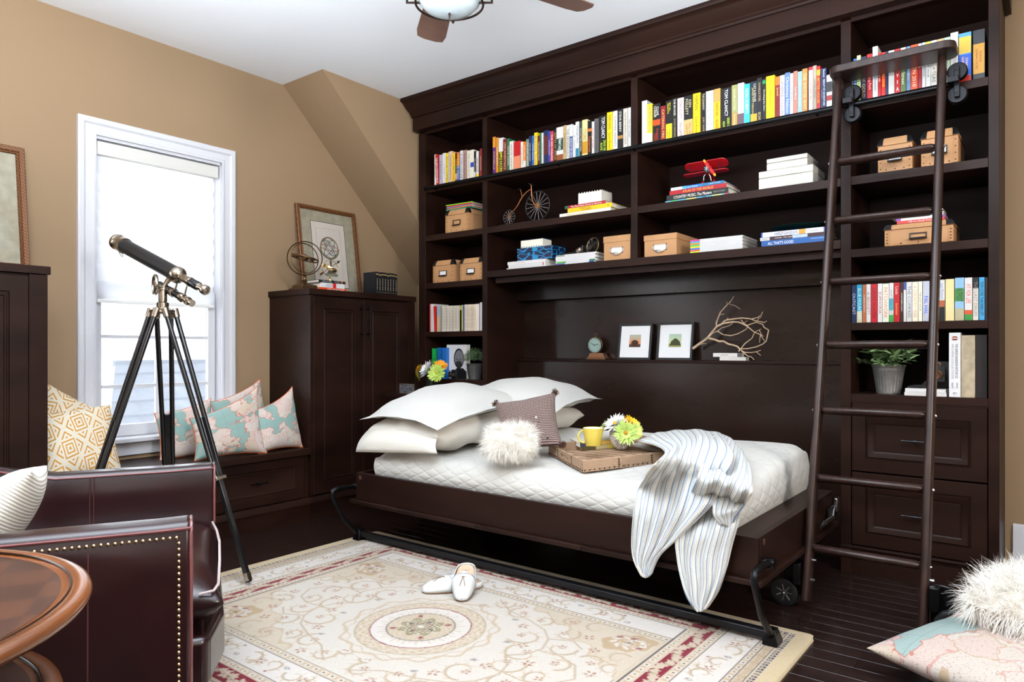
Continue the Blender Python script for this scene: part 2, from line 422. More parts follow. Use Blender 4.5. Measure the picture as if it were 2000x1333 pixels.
cr = [(0, 2.70), (.012, 2.70), (.014, 2.712), (.022, 2.718), (.022, 2.726), (.03, 2.735), (.05, 2.752), (.068, 2.775), (.078, 2.79), (.092, 2.795), (.096, 2.803), (.096, 2.8195), (0, 2.8195)]
def ring_at(k):
    out = []
    for d, z in cr:
        p = [(-3.614 - d * .28, YB - .01), (-3.614 - d * .28, YS - .06 - d), (-.155 + d, YS - .06 - d), (-.155 + d, YB - .01)][k]
        out.append((p[0], p[1], z))
    return out
fin(B().rings([ring_at(k) for k in range(4)]), 'crown_moulding', WOODH, bk, smooth=40)
# seams of the frieze boards
for x in (-2.86, -1.89, -.83):
    fin(B().box(x - .0012, x + .0012, YS - .0606, YS - .058, 2.609, 2.70), 'frieze_seam', P('seam_dark', (.004, .002, .002), .8), bk)
# plinth and moulding under the right column, and under the left one
for a, c in ((-3.614, -3.0), (-.797, -.18)):
    fin(B().box(a, c, YS + .012, YS + .03, 0, .11), 'plinth', WOODH, bk)
pr = [(0, .09), (.0, .118), (-.014, .112), (-.016, .10), (-.006, .09)]
fin(B().rings([[(x, YS + .012 + d, z) for d, z in [(0, .105), (0, .132), (-.012, .132), (-.014, .122), (-.006, .112), (-.004, .105)]] for x in (-.797, -.165)]), 'base_moulding', WOODH, bk)
fin(B().box(-.752, -.219, YS + .004, YS + .02, .80, .808), 'drawer_rail', WOODH, bk)
RAISED = [(0, .022), (0, .002), (.002, 0), (.058, 0), (.060, .007), (.066, .007), (.069, -.002), (.088, .004), (.096, .009), (.098, .007)]
def handle_bar(M, L, parent, vert=False):
    b = B(); a = Vector((0, 0, 1)) if vert else Vector((1, 0, 0)); o = Vector((0, -.032, 0))
    for p, q, r in ((-.5, .5, .0042), (-.5, -.42, .0055), (.42, .5, .0055), (-.08, .08, .0062), (-.02, .02, .0085)):
        b.cyl(o + a * p * L, o + a * q * L, r, n=8)
    if vert:
        for s_ in (-.36, .36): b.cyl(a * s_ * L, a * s_ * L + o, .005, n=8)
    else: b.cyl((0, 0, 0), o, .006, n=8)
    fin(b, 'handle', BLACKM, parent, M=M)
for z0, z1 in ((.483, .799), (.137, .476)):
    b = B(); rect_loft(b, T(0, YS + .002, 0), -.749, -.222, z0, z1, RAISED)
    d = fin(b, 'drawer', WOODH, bk, smooth=25)
    handle_bar(T(-.4855, YS + .004, (z0 + z1) / 2), .11, d)
fin(B().box(-3.53, -3.03, YS + .004, YS + .02, .12, .80), 'lower_door', WOODH, bk)
# pull-out night table board of the left column
nt = fin(B().box(-3.53, -3.03, 3.16, 3.60, .738, .758), 'pull_out_board', WOODH, bk, bevel=.002)

# black ladder rail
rl = thing('ladder_rail', 'black metal ladder rail along the front of the top bookshelf', 'rail', (-1.9, 3.52, 2.2))
fin(B().cyl((-3.50, 3.520, 2.185), (-.33, 3.520, 2.185), .0125, n=14), 'rail_tube', BLACKM, rl)
for x in (-3.50, -.33): fin(B().cyl((x - .006, 3.520, 2.185), (x + .006, 3.520, 2.185), .019, n=14), 'end_cap', BLACKM, rl)
for x in (-3.44, -2.4, -1.88, -.9, -.39): fin(B().cyl((x, 3.528, 2.182), (x, YS + .003, 2.180), .006, n=8), 'bracket', BLACKM, rl)

# ================================================================== CORNER CABINETS AND WINDOW SEAT (fronts face +X)
XF = -3.627
def MX(x): # local x -> world y, local -y (front) -> world +x
    return Matrix(((0, -1, 0, x), (1, 0, 0, 0), (0, 0, 1, 0), (0, 0, 0, 1)))
def cabinet(y0, y1, label, hy):
    cb = thing('cabinet', label, 'cabinet', ((XL + XF) / 2, (y0 + y1) / 2, 0))
    fin(B().box(XL + .002, XF - .022, y0 + .012, y1 - .012, .10, 1.392), 'body', WOOD, cb, bevel=.0015)
    fin(B().box(XL + .002, XF, y0, y1, 1.392, 1.429), 'top', WOODH, cb, bevel=.002)
    ym = (y0 + y1) / 2
    for a, c in ((y0 + .012, y0 + .036), (y1 - .085, y1 - .012)):
        fin(B().box(XF - .022, XF - .004, a, c, .14, 1.388), 'stile', WOOD, cb)
    ds = [(y0 + .038, (y0 + y1 - .05) / 2 - .001), ((y0 + y1 - .05) / 2 + .001, y1 - .087)]
    for i, (a, c) in enumerate(ds):
        b = B(); rect_loft(b, MX(XF - .003), a, c, .145, 1.380, [(0, .018), (0, .002), (.002, 0), (.072, 0), (.075, .006), (.080, .006), (.084, .003), (.09, .003), (.094, .008), (.10, .008)])
        d = fin(b, 'door', WOOD, cb, smooth=25)
        yy = c - .028 if i == 0 else a + .028
        handle_bar(MX(XF - .003) @ T(yy, 0, 1.235), .23, d, True)
    b = B().rings([[(XF + d, y, z) for d, z in [(0, 0), (.006, 0), (.006, .085), (.014, .10), (.012, .118), (.002, .135), (-.02, .135), (-.02, 0)]] for y in (y0 + .006, y1 - .012)])
    fin(b, 'base_moulding', WOODH, cb)
    return cb
cabinet(2.636, 3.552, 'dark two-door corner cabinet with framed print on top', 0)
cabinet(.24, 1.233, 'dark two-door cabinet cut off by the left edge of the photo', 0)
se = thing('storage_bench', 'dark window seat with long drawer below the window', 'bench', ((XL + XF) / 2, 1.93, 0))
fin(B().box(XL + .002, XF + .012, 1.248, 2.642, .402, .440), 'seat_top', WOODH, se, bevel=.002)
fin(B().box(XL + .002, XF - .022, 1.246, 2.646, .10, .402), 'body', WOODH, se)
b = B(); rect_loft(b, MX(XF - .003), 1.30, 2.60, .142, .398, [(0, .018), (0, .002), (.002, 0), (.052, 0), (.055, .006), (.060, .006), (.064, .002), (.075, .006)])
d = fin(b, 'drawer', WOODH, se, smooth=25)
for y in (1.62, 2.28): handle_bar(MX(XF - .003) @ T(y, 0, .278), .10, d)
fin(B().rings([[(XF + d, y, z) for d, z in [(0, 0), (.006, 0), (.006, .085), (.014, .10), (.012, .118), (.002, .135), (-.02, .135), (-.02, 0)]] for y in (1.248, 2.640)]), 'base_moulding', WOODH, se)

# ================================================================== FOLD-DOWN BED
bx0, bx1, by0, by1 = -2.959, -.814, 2.45, 3.50
bed = thing('fold_down_bed', 'dark wood fold-down wall bed lowered on black metal legs', 'bed', (-1.89, 3.0, 0))
fin(B().box(bx0, bx1, by0, by0 + .022, .246, .39), 'front_rail', WOODH, bed, bevel=.0015)
for x in (bx0, bx1 - .022): fin(B().box(x, x + .022, by0 + .023, by1, .246, .39), 'end_rail', WOODH, bed, bevel=.0015)
fin(B().box(bx1 - .11, bx1 - .023, by0 + .023, by1, .370, .389), 'deck_strip', WOODH, bed)
fin(B().box(bx0 + .023, bx0 + .11, by0 + .023, by1, .350, .369), 'deck_strip', WOODH, bed)
for a, c in ((-2.99, -2.62), (-2.618, -2.10), (-2.098, -1.53), (-1.528, -.795)):
    fin(B().box(a, c, by0 - .022, by1 + .03, .226, .2455), 'base_panel', WOODH, bed, bevel=.002)
for x, y in ((bx0 + .035, by0 - .001), (bx1 - .10, by0 - .001)):
    fin(B().lathe([(.011, 0), (.011, .0015), (.008, .002), (0, .002)], (x, y, .366), 16, axis=(0, -1, 0)), 'bolt_cap', P('bolt_cap_wood', (.09, .035, .028), .4), bed)
fin(B().lathe([(.011, 0), (.011, .0015), (.008, .002), (0, .002)], (bx1, by0 + .06, .366), 16, axis=(1, 0, 0)), 'bolt_cap', P('bolt_cap_wood', (.09, .035, .028), .4), bed)
# U-shaped metal leg
lg = fin(B().box(-3.0, -.80, 2.497, 2.535, .028, .056), 'leg_crossbar', P('satin_black_metal', (.012, .012, .014), .38, .5), bed, bevel=.004)
prof = [(1493, 1238), (1485, 1205), (1476, 1165), (1470, 1138), (1471, 1122), (1478, 1110), (1490, 1104), (1501, 1100)]
pp = [atx(px, py, -.79) for px, py in prof]
pp = [Vector((0, p.y, p.z)) for p in pp]; pp[0].y = 2.512; pp[0].z = .03
for x, s_ in ((-.785, 1), (-3.0, -1)):
    fin(B().tube([Vector((x, p.y, p.z)) for p in pp], .0125, 12), 'leg', BLACKM, bed, smooth=60)
    fin(B().cyl((x - .017, pp[-1].y, pp[-1].z), (x + .017, pp[-1].y, pp[-1].z), .019, n=14).cyl((x - s_ * .03, pp[-1].y, pp[-1].z), (x, pp[-1].y, pp[-1].z), .009), 'pivot', BLACKM, bed)
    b = B(); b.rings([[(x - .026, 2.478, .012), (x + .026, 2.478, .012), (x + .026, 2.548, .012), (x - .026, 2.548, .012)], [(x - .026, 2.482, .026), (x + .026, 2.482, .026), (x + .026, 2.544, .026), (x - .026, 2.544, .026)], [(x - .013, 2.494, .066), (x + .013, 2.494, .066), (x + .013, 2.532, .066), (x - .013, 2.532, .066)]])
    fin(b, 'rubber_foot', BLACKM, bed, bevel=.002)
# lift mechanism at the far right corner
b = B(); b.tube([atx(1633, 985, -.80), atx(1628, 998, -.80), atx(1626, 1012, -.80)], .006, 8); b.cyl(atx(1626, 1012, -.80), atx(1610, 1022, -.80), .012); b.cyl(atx(1608, 1020, -.80), atx(1603, 1030, -.80), .008)
fin(b, 'lift_link', STEEL, bed)
fin(B().box(-.812, -.803, 3.36, 3.52, .27, .33), 'lift_plate', BLACKM, bed, bevel=.003)
fin(B().box(-.806, -.79, 3.47, 3.53, .30, .36), 'lift_bracket', STEEL, bed, M=None, bevel=.003)
for x in (-2.55, -2.05, -1.5):
    for xx in (x, x + .09): fin(B().box(xx, xx + .028, 2.6, 2.63, .20, .226), 'panel_bracket', BLACKM, bed)

# ================================================================== ROLLING LADDER
LK = .2422; LY = 3.185
def ly(z): return LY + LK * (z - 1.05)
ang = math.atan(LK)
lad = thing('library_ladder', 'dark wooden rolling ladder leaning on the bookcase rail', 'ladder', (-.58, 2.96, 0))
def lframe(x, z): # local z along ladder stile
    zz = Vector((0, math.sin(ang), math.cos(ang))); xx = Vector((1, 0, 0)); yy = zz.cross(xx)
    m = Matrix((xx, yy, zz)).transposed().to_4x4(); m.translation = Vector((x, ly(z), z)); return m
oval = [(.016 * math.cos(a) * (1 if abs(math.cos(a)) < .7 else 1), .031 * math.sin(a)) for a in [2 * math.pi * k / 20 for k in range(20)]]
oval = [(max(-.0155, min(.0155, x * 1.25)), max(-.031, min(.031, y * 1.05))) for x, y in oval]
for x, zb in ((-.786, .040), (-.376, .035)):
    L = (2.30 - zb) / math.cos(ang)
    fin(B().prism(oval, 0, L, lframe(x, zb)), 'stile', LADW, lad, smooth=50, bevel=.002)
for i in range(7):
    z = 1.894 - i * .275
    M = lframe(0, z)
    b = B(); n = 18; pts = [(.0165 * math.cos(2 * math.pi * k / n), .027 * math.sin(2 * math.pi * k / n)) for k in range(n)]
    rs = []
    for x, s_ in ((-.771, .55), (-.755, 1.0), (-.407, 1.0), (-.391, .55)):
        rs.append([M @ Vector((x, q * s_, p * (s_ * .5 + .5))) for p, q in pts])
    b.rings(rs); r = fin(b, 'rung', LADW, lad, smooth=50)
    for x in (-.768, -.394):
        fin(B().prism([(p * .6, q * .72) for q, p in pts], -.004, .004, M @ T(x, 0, 0) @ Ry(90)), 'rung_cap', P('pewter', (.14, .14, .15), .35, .8), r)
    for x in (-.36, -.805):
        fin(B().sph((x, ly(z), z), .0065, 8), 'bolt', STEEL, r)
# top plank with rounded ends
rp = []
for cx, cy, a0 in ((-.335, .035, -90), (-.335, -.035 + .07, 0)): pass
W2, D2, rr = .245, .080, .045
for cx, cy, a0 in ((W2 - rr, -D2 + rr, -90), (W2 - rr, D2 - rr, 0), (-W2 + rr, D2 - rr, 90), (-W2 + rr, -D2 + rr, 180)):
    for k in range(6): a = R_(a0 + 90 * k / 5); rp.append((cx + rr * math.cos(a), cy + rr * math.sin(a)))
fin(B().prism(rp, 0, .034, T(-.565, ly(2.3) - .035, 2.296)), 'top_board', LADW, lad, smooth=50, bevel=.004)
for x in (-.735, -.325):
    b = B()
    for z in (2.234, 2.136):
        b.lathe([(.006, -.016), (.034, -.016), (.038, -.012), (.030, 0), (.038, .012), (.034, .016), (.006, .016)], (x, 3.52, z), 24, axis=(0, 1, 0))
    fin(b, 'rail_roller', BLACKM, lad, smooth=40)
    b = B().box(x - .010, x + .010, 3.486, 3.494, 2.12, 2.25).box(x - .03, x + .01, 3.45, 3.487, 2.175, 2.20)
    b.cyl((x, 3.485, 2.234), (x, 3.54, 2.234), .006).cyl((x, 3.485, 2.136), (x, 3.54, 2.136), .006)
    fin(b, 'roller_bracket', BLACKM, lad, bevel=.002)
for x, s_ in ((-.786, -1), (-.376, 1)):
    xw = x + s_ * .085; yw = ly(.06) + .005
    b = B().lathe([(.030, -.014), (.045, -.017), (.054, -.013), (.055, 0), (.054, .013), (.045, .017), (.030, .014)], (xw, yw, .056), 32, axis=(0, 1, 0))
    w_ = fin(b, 'wheel', P('wheel_rubber', (.012, .012, .013), .45), lad, smooth=50)
    b = B().ring((xw, yw - .012, .056), .041, .003, 32, 6, (0, 1, 0), flat=1)
    for k in range(7):
        a = 2 * math.pi * k / 7; b.cyl((xw, yw - .010, .056), (xw + .041 * math.cos(a), yw - .012, .056 + .041 * math.sin(a)), .0055, .0035, n=8)
    b.lathe([(.013, -.016), (.013, .016)], (xw, yw, .056), 16, axis=(0, 1, 0))
    fin(b, 'wheel_spokes', P('grey_metal', (.25, .25, .26), .3, .9), w_)
    fin(B().sph((xw, yw - .018, .056), .006, 8), 'axle_nut', STEEL, w_)
    q0, q1 = min(x + s_ * .017, xw + s_ * .01), max(x + s_ * .017, xw + s_ * .01)
    b = B().box(q0, q1, yw + .020, yw + .030, .045, .19).box(min(x + s_ * .017, x + s_ * .05), max(x + s_ * .017, x + s_ * .05), yw - .03, yw + .0195, .10, .19)
    fin(b, 'wheel_bracket', BLACKM, lad, bevel=.006)
    for z in (.125, .20):
        fin(B().cyl((x + .014, ly(z) - .005, z), (x + .030, ly(z) - .005, z), .007, n=8), 'bolt', STEEL, lad)

# ================================================================== RUG (pattern computed per vertex of the woven surface)
def hexc(h): return np.array(lin(h)[:3])
UX, VY = 1.19, .825; rcx, rcy = -1.872, 1.857
S = 0.0036; nu, nv = int(2 * UX / S), int(2 * VY / S)
U = np.linspace(-UX, UX, nu); V = np.linspace(-VY, VY, nv); Ug, Vg = np.meshgrid(U, V, indexing='ij')
img = np.zeros((nu, nv, 3))
CREAM, SAND, TAN_, RED, NAVY, OLIVE, GREY, WHITEC, EDGE = [hexc(h) for h in ('e0d8ce', 'd8c8b2', 'c2a47c', '8a1530', '2a2c45', 'a59a78', '8c8478', 'e8e1da', 'dcc7a2')]
aU, aV = np.abs(Ug), np.abs(Vg)
def put(mask, col, a=1.0): 
    img[mask] = img[mask] * (1 - a) + col * a
def ringm(u0, v0, u1, v1): return ((aU <= u1) & (aV <= v1)) & ~((aU <= u0) & (aV <= v0))
put(np.ones_like(aU, bool), EDGE)
put((aU < 1.135) & (aV < .795), SAND)
put((aU < 1.105) & (aV < .755), SAND * .93)
put((aU < 1.045) & (aV < .725), WHITEC)
put((aU < .925) & (aV < .705), SAND)
put((aU < .89) & (aV < .69), RED)
put((aU < .833) & (aV < .622), SAND)
put((aU < .795) & (aV < .587), WHITEC)
put((aU < .795) & (aV < .472), SAND)
put((aU < .78) & (aV < .438), CREAM)
# dashes
k = .021
d1 = ringm(1.111, .762, 1.130, .785); ph = np.where(aU > 1.111, Vg, Ug) / k
put(d1 & (np.mod(ph, 1) < .62) & (np.abs(np.mod(ph, 1) - .31) + np.where(aU > 1.111, np.abs(aU - 1.120), np.abs(aV - .7735)) * 30 > .18), NAVY)
for (u, v, t_, c_) in ((1.106, .756, .0035, NAVY), (1.072, .74, .003, NAVY), (1.047, .727, .0035, NAVY), (.925, .707, .003, NAVY), (.797, .589, .004, NAVY), (.797, .4745, .004, NAVY), (.779, .438, .003, GREY)):
    put(ringm(u - t_, v - t_, u, v) if v > .48 or u > .8 else ((np.abs(aV - v) < t_ / 2) & (aU < u)) | ((np.abs(aU - u) < t_ / 2) & (aV < v)), c_, .8)
# bead guards: ovals along the guard stripes
def beads(cu, cv, along_u, u_rng, v_rng, step, r1, r2, col, dot):
    for sg in (-1, 1):
        if along_u: A, Bc, lim = Ug, np.abs(Vg - sg * cv), (aU < u_rng)
        else: A, Bc, lim = Vg, np.abs(Ug - sg * cu), (aV < v_rng)
        f = (np.mod(A / step, 1) - .5) * step; q = (f / r1) ** 2 + (Bc / r2) ** 2
        put(lim & (q < 1) & (q > .35), col, .75); put(lim & (q < .10), dot, .9)
        g = (np.mod(A / step + .5, 1) - .5) * step; put(lim & (((g / (r1 * .4)) ** 2 + (Bc / (r2 * .8)) ** 2) < 1), TAN_, .6)
beads(.814, 0, False, 0, .60, .042, .013, .010, WHITEC, NAVY)
beads(.907, 0, False, 0, .69, .042, .013, .010, WHITEC, NAVY)
beads(1.059, 0, False, 0, .73, .042, .013, .009, WHITEC, NAVY)
beads(1.089, 0, False, 0, .75, .062, .022, .012, TAN_, OLIVE)
beads(0, .455, True, .78, 0, .042, .013, .010, WHITEC, NAVY)
beads(0, .605, True, .81, 0, .042, .013, .010, WHITEC, NAVY)
beads(0, .738, True, 1.05, 0, .062, .022, .010, TAN_, OLIVE)
# strokes
def stroke(pts, w, col, a=.85):
    pts = np.array(pts)
    for p, q in zip(pts[:-1], pts[1:]):
        lo = np.minimum(p, q) - w; hi = np.maximum(p, q) + w
        i0, i1 = np.searchsorted(U, [lo[0], hi[0]]); j0, j1 = np.searchsorted(V, [lo[1], hi[1]])
        if i1 <= i0 or j1 <= j0: continue
        X, Y = Ug[i0:i1, j0:j1], Vg[i0:i1, j0:j1]; d = q - p; L2 = max((d ** 2).sum(), 1e-9)
        t = np.clip(((X - p[0]) * d[0] + (Y - p[1]) * d[1]) / L2, 0, 1)
        m = np.hypot(X - p[0] - t * d[0], Y - p[1] - t * d[1]) < w / 2
        sub = img[i0:i1, j0:j1]; sub[m] = sub[m] * (1 - a) + col * a
def blob(x, y, rx, ry, col, a=.85, rot=0, ragged=0.0):
    r = max(rx, ry) * 1.3; i0, i1 = np.searchsorted(U, [x - r, x + r]); j0, j1 = np.searchsorted(V, [y - r, y + r])
    if i1 <= i0 or j1 <= j0: return
    X, Y = Ug[i0:i1, j0:j1] - x, Vg[i0:i1, j0:j1] - y; c, s = math.cos(rot), math.sin(rot); X, Y = X * c + Y * s, -X * s + Y * c
    rad = np.hypot(X / rx, Y / ry) + ragged * np.sin(np.arctan2(Y, X) * 7 + x * 90); m = rad < 1
    sub = img[i0:i1, j0:j1]; sub[m] = sub[m] * (1 - a) + col * a
def spiral(x, y, r0, a0, turns, sgn=1, shrink=.75, n=26):
    out = []
    for i in range(n):
        t = i / (n - 1); r = r0 * (1 - shrink * t); a = a0 + sgn * turns * 2 * math.pi * t
        out.append((x + r * math.cos(a), y + r * math.sin(a)))
    return out
LB = SAND * .62 + TAN_ * .38
def floret(x, y, s, rot=0, c=RED):
    for k_ in range(5):
        a = rot + k_ * 1.2566; blob(x + .7 * s * math.cos(a), y + .7 * s * math.sin(a), s * .42, s * .22, LB, .8, a)
    for k_ in range(4):
        a = rot + .6 + k_ * 1.57; blob(x + .55 * s * math.cos(a), y + .55 * s * math.sin(a), s * .30, s * .13, c, .75, a)
def leafy(x, y, r, a0, turns, sgn, w=.010, col=None):
    p = spiral(x, y, r, a0, turns, sgn); col = LB if col is None else col
    stroke(p[:9], w * 1.25, col); stroke(p[8:18], w, col); stroke(p[17:], w * .6, col)
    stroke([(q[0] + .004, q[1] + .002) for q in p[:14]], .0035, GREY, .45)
    for q, q2 in zip(p[2:-6:3], p[3:-5:3]):
        d = np.array(q2) - np.array(q); d = d / (np.hypot(*d) + 1e-9); nrm = np.array((-d[1], d[0])) * -sgn
        e = np.array(q) + nrm * .018 + d * .012; stroke([q, e], w * .5, col)
    return p[-1]
# scroll borders (long sides inside the red band, short sides outside it)
def border_scrolls(cu, cv, along_u, lim, half):
    step = .23
    for sg in (-1, 1):
        n = int(lim * 2 / step)
        for i in range(n):
            a = -lim + step * (i + .5)
            f = (1 if i % 2 else -1)
            for (da, db, r, a0, tu, sn) in ((-.05, f * .004, .042, .3, .85, 1), (.055, -f * .006, .040, 3.4, .85, -1), (0, f * .028, .022, 1.5, .6, 1)):
                x, y = (a + da, sg * cv + db) if along_u else (sg * cu + db, a + da)
                leafy(x, y, r, a0 + i, tu, sn * f, .008)
            x, y = (a, sg * cv) if along_u else (sg * cu, a); floret(x, y, .022, i)
            x, y = (a + step / 2, sg * cv - f * .02) if along_u else (sg * cu - f * .02, a + step / 2); blob(x, y, .012, .008, NAVY, .6, 0, .3); blob(x, y, .006, .004, WHITEC, .9)
            x, y = (a + step / 3, sg * cv + f * .035) if along_u else (sg * cu + f * .035, a + step / 3); blob(x, y, .007, .005, RED, .8)
border_scrolls(0, .53, True, .79, .05)
border_scrolls(.985, 0, False, .70, .05)
# red band with ragged leaves
for along_u, c_, lim in ((True, .656, .86), (False, .861, .66)):
    step = .088
    for sg in (-1, 1):
        n = int(2 * lim / step)
        for i in range(n):
            a = -lim + step * (i + .5); f = 1 if i % 2 else -1
            for da, db, rx, ry, rot in ((0, f * .004, .034, .016, .5 * f), (.03, -f * .010, .022, .011, -.7 * f), (-.03, f * .012, .020, .010, .9 * f)):
                x, y = (a + da, sg * c_ + db) if along_u else (sg * c_ + db, a + da)
                blob(x, y, rx, ry, SAND, .95, rot if along_u else rot + 1.57, .22)
            x, y = (a + .012, sg * c_ - f * .004) if along_u else (sg * c_ - f * .004, a + .012)
            blob(x, y, .012, .006, OLIVE * 1.1, .6, .4); blob(x - .012, y + .003, .007, .004, RED, .8); blob(x + .016, y - .004, .004, .003, RED, .8)
# sand-coloured shaped corners of the field with palmettes
put((aU < .78) & (aV < .438) & ((.78 - aU) * .9 + (.438 - aV) * 1.5 + .03 * np.sin(aU * 46) + .02 * np.sin(aV * 60) < .50), SAND, .8)
edge = np.abs((.78 - aU) * .9 + (.438 - aV) * 1.5 + .03 * np.sin(aU * 46) + .02 * np.sin(aV * 60) - .50)
put((aU < .775) & (aV < .433) & (edge < .009), LB, .85)
for sx in (-1, 1):
    for sy in (-1, 1):
        x, y = sx * .685, sy * .345; r = math.atan2(.30 * sy, .35 * sx)
        blob(x, y, .10, .068, TAN_, .75, r, .08)
        for k_ in range(9):
            a = k_ * .7; blob(x + .055 * math.cos(a), y + .042 * math.sin(a), .017, .008, WHITEC, .85, a + .8, .2)
        leafy(x + .02 * sx, y, .045, 0, .9, 1, .006, WHITEC); leafy(x - .02 * sx, y, .045, 3, .9, -1, .006, WHITEC)
        for dx, dy in ((-.05, .03), (.05, -.02), (0, 0.045)): blob(x + dx, y + dy, .013, .008, RED, .8, .7, .3)
        blob(x, y, .010, .007, NAVY, .6, 0, .3)
        for dx, dy, r0 in ((-.16, .045, .05), (-.27, .05, .04), (.03, -.13, .045), (.05, -.22, .04)): leafy(sx * (.685 + dx), sy * (.345 + dy), r0, dx * 30, .9, sx * sy, .007)
# field arabesques, mirrored
for sx in (-1, 1):
    for sy in (-1, 1):
        for (x, y, r0, a0, tu, sn) in ((.44, .05, .075, 2.6, .8, 1), (.52, .16, .060, 0.4, .8, -1), (.36, .17, .070, 4.2, .85, 1), (.58, .06, .05, 5, .8, 1), (.47, .27, .055, 1.2, .8, -1),
                                       (.22, .33, .060, 2.2, .85, 1), (.10, .37, .050, 0.8, .85, -1), (.33, .33, .045, 5.2, .8, 1), (.66, .14, .05, 3, .7, -1), (.05, .30, .035, 4, .8, 1), (.42, .38, .035, 2.0, .8, 1)):
            e = leafy(sx * x, sy * y, r0, a0 if sx * sy > 0 else math.pi - a0, tu, sn * sx * sy, .009)
            floret(e[0], e[1], .019, x * 9)
        for p in ([(.40, 0), (.45, .05), (.47, .12), (.44, .20), (.38, .26), (.28, .30), (.16, .33), (.06, .40)], [(.46, .10), (.55, .11), (.63, .08), (.68, .0)], [(.44, .20), (.52, .24), (.58, .20)]):
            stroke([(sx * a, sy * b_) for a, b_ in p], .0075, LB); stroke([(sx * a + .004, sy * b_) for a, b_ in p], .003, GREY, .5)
        for x, y in ((.40, .10), (.30, .24), (.55, .30), (.62, .22), (.50, .0), (.18, .40), (.70, .06)): floret(sx * x, sy * y, .024, x * 7)
        for x, y in ((.34, .09), (.24, .27)): blob(sx * x, sy * y, .012, .008, NAVY, .55, .4, .4)
# medallion
RR = np.hypot(Ug, Vg); TH = np.arctan2(Vg, Ug)
put(RR < .305 + .010 * np.sin(TH * 16), CREAM)
sc = np.abs(RR - (.283 + .013 * np.sin(TH * 14))); put((sc < .006), LB, .85)
sc = np.abs(RR - (.270 - .012 * np.sin(TH * 14 + .7))); put((sc < .004), LB, .7)
put(RR < .243, SAND); put(np.abs(RR - .243) < .002, OLIVE, .7)
put((RR < .24) & (RR > .19) & (np.sin(TH * 26) * np.sin(RR * 260) > .35), TAN_, .55)
put((RR < .24) & (RR > .19) & (np.abs(RR - .215 - .014 * np.sin(TH * 22)) < .003), WHITEC, .7)
put(RR < .188, WHITEC); put(np.abs(RR - .188) < .0026, RED, .85)
put((RR < .155 + .012 * np.sin(TH * 20)) & (RR > .12) & (np.sin(TH * 40) > -.1), LB, .45)
put(RR < .128, SAND); put(np.abs(RR - .128) < .0024, NAVY, .75)
put((RR < .125) & (RR > .085) & (np.sin(TH * 18) * np.sin(RR * 300) > .4), TAN_, .5)
put(RR < .078 + .010 * np.sin(TH * 8), OLIVE); put((RR < .07) & (np.sin(TH * 12) * np.sin(RR * 330) > .3), WHITEC, .8)
put((RR < .055) & (RR > .02) & (np.abs(RR - .036 - .008 * np.sin(TH * 8)) < .0028), RED, .7); put(RR < .012, WHITEC)
for k_ in range(4):
    a = math.pi / 4 + k_ * math.pi / 2; blob(.102 * math.cos(a), .102 * math.sin(a), .013, .009, RED, .85, a, .35)
    a += math.pi / 4; blob(.05 * math.cos(a), .05 * math.sin(a), .010, .005, NAVY, .8, a, .3)
img *= (1 + RNG.normal(0, .035, (nu, nv, 1))); img = np.clip(img * np.array((.58, .57, .555)), 0, 1)
# woven surface mesh
hz = .011
rc = .03; inc = ~((aU > UX - rc) & (aV > VY - rc) & (np.hypot(aU - (UX - rc), aV - (VY - rc)) > rc))
z = np.full((nu, nv), hz); z[0, :] = z[-1, :] = 0; z[:, 0] = z[:, -1] = 0
co = np.stack([Ug, Vg, z], -1).reshape(-1, 3)
idx = np.arange(nu * nv).reshape(nu, nv)
F4 = np.stack([idx[:-1, :-1], idx[1:, :-1], idx[1:, 1:], idx[:-1, 1:]], -1)
keep = inc[:-1, :-1] & inc[1:, :-1] & inc[1:, 1:] & inc[:-1, 1:]; F4 = F4[keep]
me = bpy.data.meshes.new('rug'); me.vertices.add(len(co)); me.vertices.foreach_set('co', co.ravel())
me.loops.add(F4.size); me.loops.foreach_set('vertex_index', F4.ravel().astype(np.int32))
me.polygons.add(len(F4)); me.polygons.foreach_set('loop_start', np.arange(0, F4.size, 4, dtype=np.int32)); me.polygons.foreach_set('loop_total', np.full(len(F4), 4, dtype=np.int32))
me.update(); ca = me.color_attributes.new('weave', 'FLOAT_COLOR', 'POINT'); ca.data.foreach_set('color', np.concatenate([img.reshape(-1, 3), np.ones((nu * nv, 1))], 1).ravel().astype(np.float32))
t = NT('oriental_rug'); a = t.n('ShaderNodeAttribute', attribute_name='weave'); t.l(a.outputs['Color'], t.b.inputs['Base Color']); t.b.inputs['Roughness'].default_value = .95; t.b.inputs['Sheen Weight'].default_value = .15; t.b.inputs['Specular IOR Level'].default_value = .1
nz = t.n('ShaderNodeTexNoise', i_Scale=900.0); tc = t.n('ShaderNodeTexCoord'); t.l(tc.outputs['Object'], nz.inputs[0]); t.bump(nz.outputs[0], .35, .001)
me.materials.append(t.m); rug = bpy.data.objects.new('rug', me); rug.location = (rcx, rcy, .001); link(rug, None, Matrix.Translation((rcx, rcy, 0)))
tag(rug, 'cream oriental rug with red border band and round medallion', 'rug')

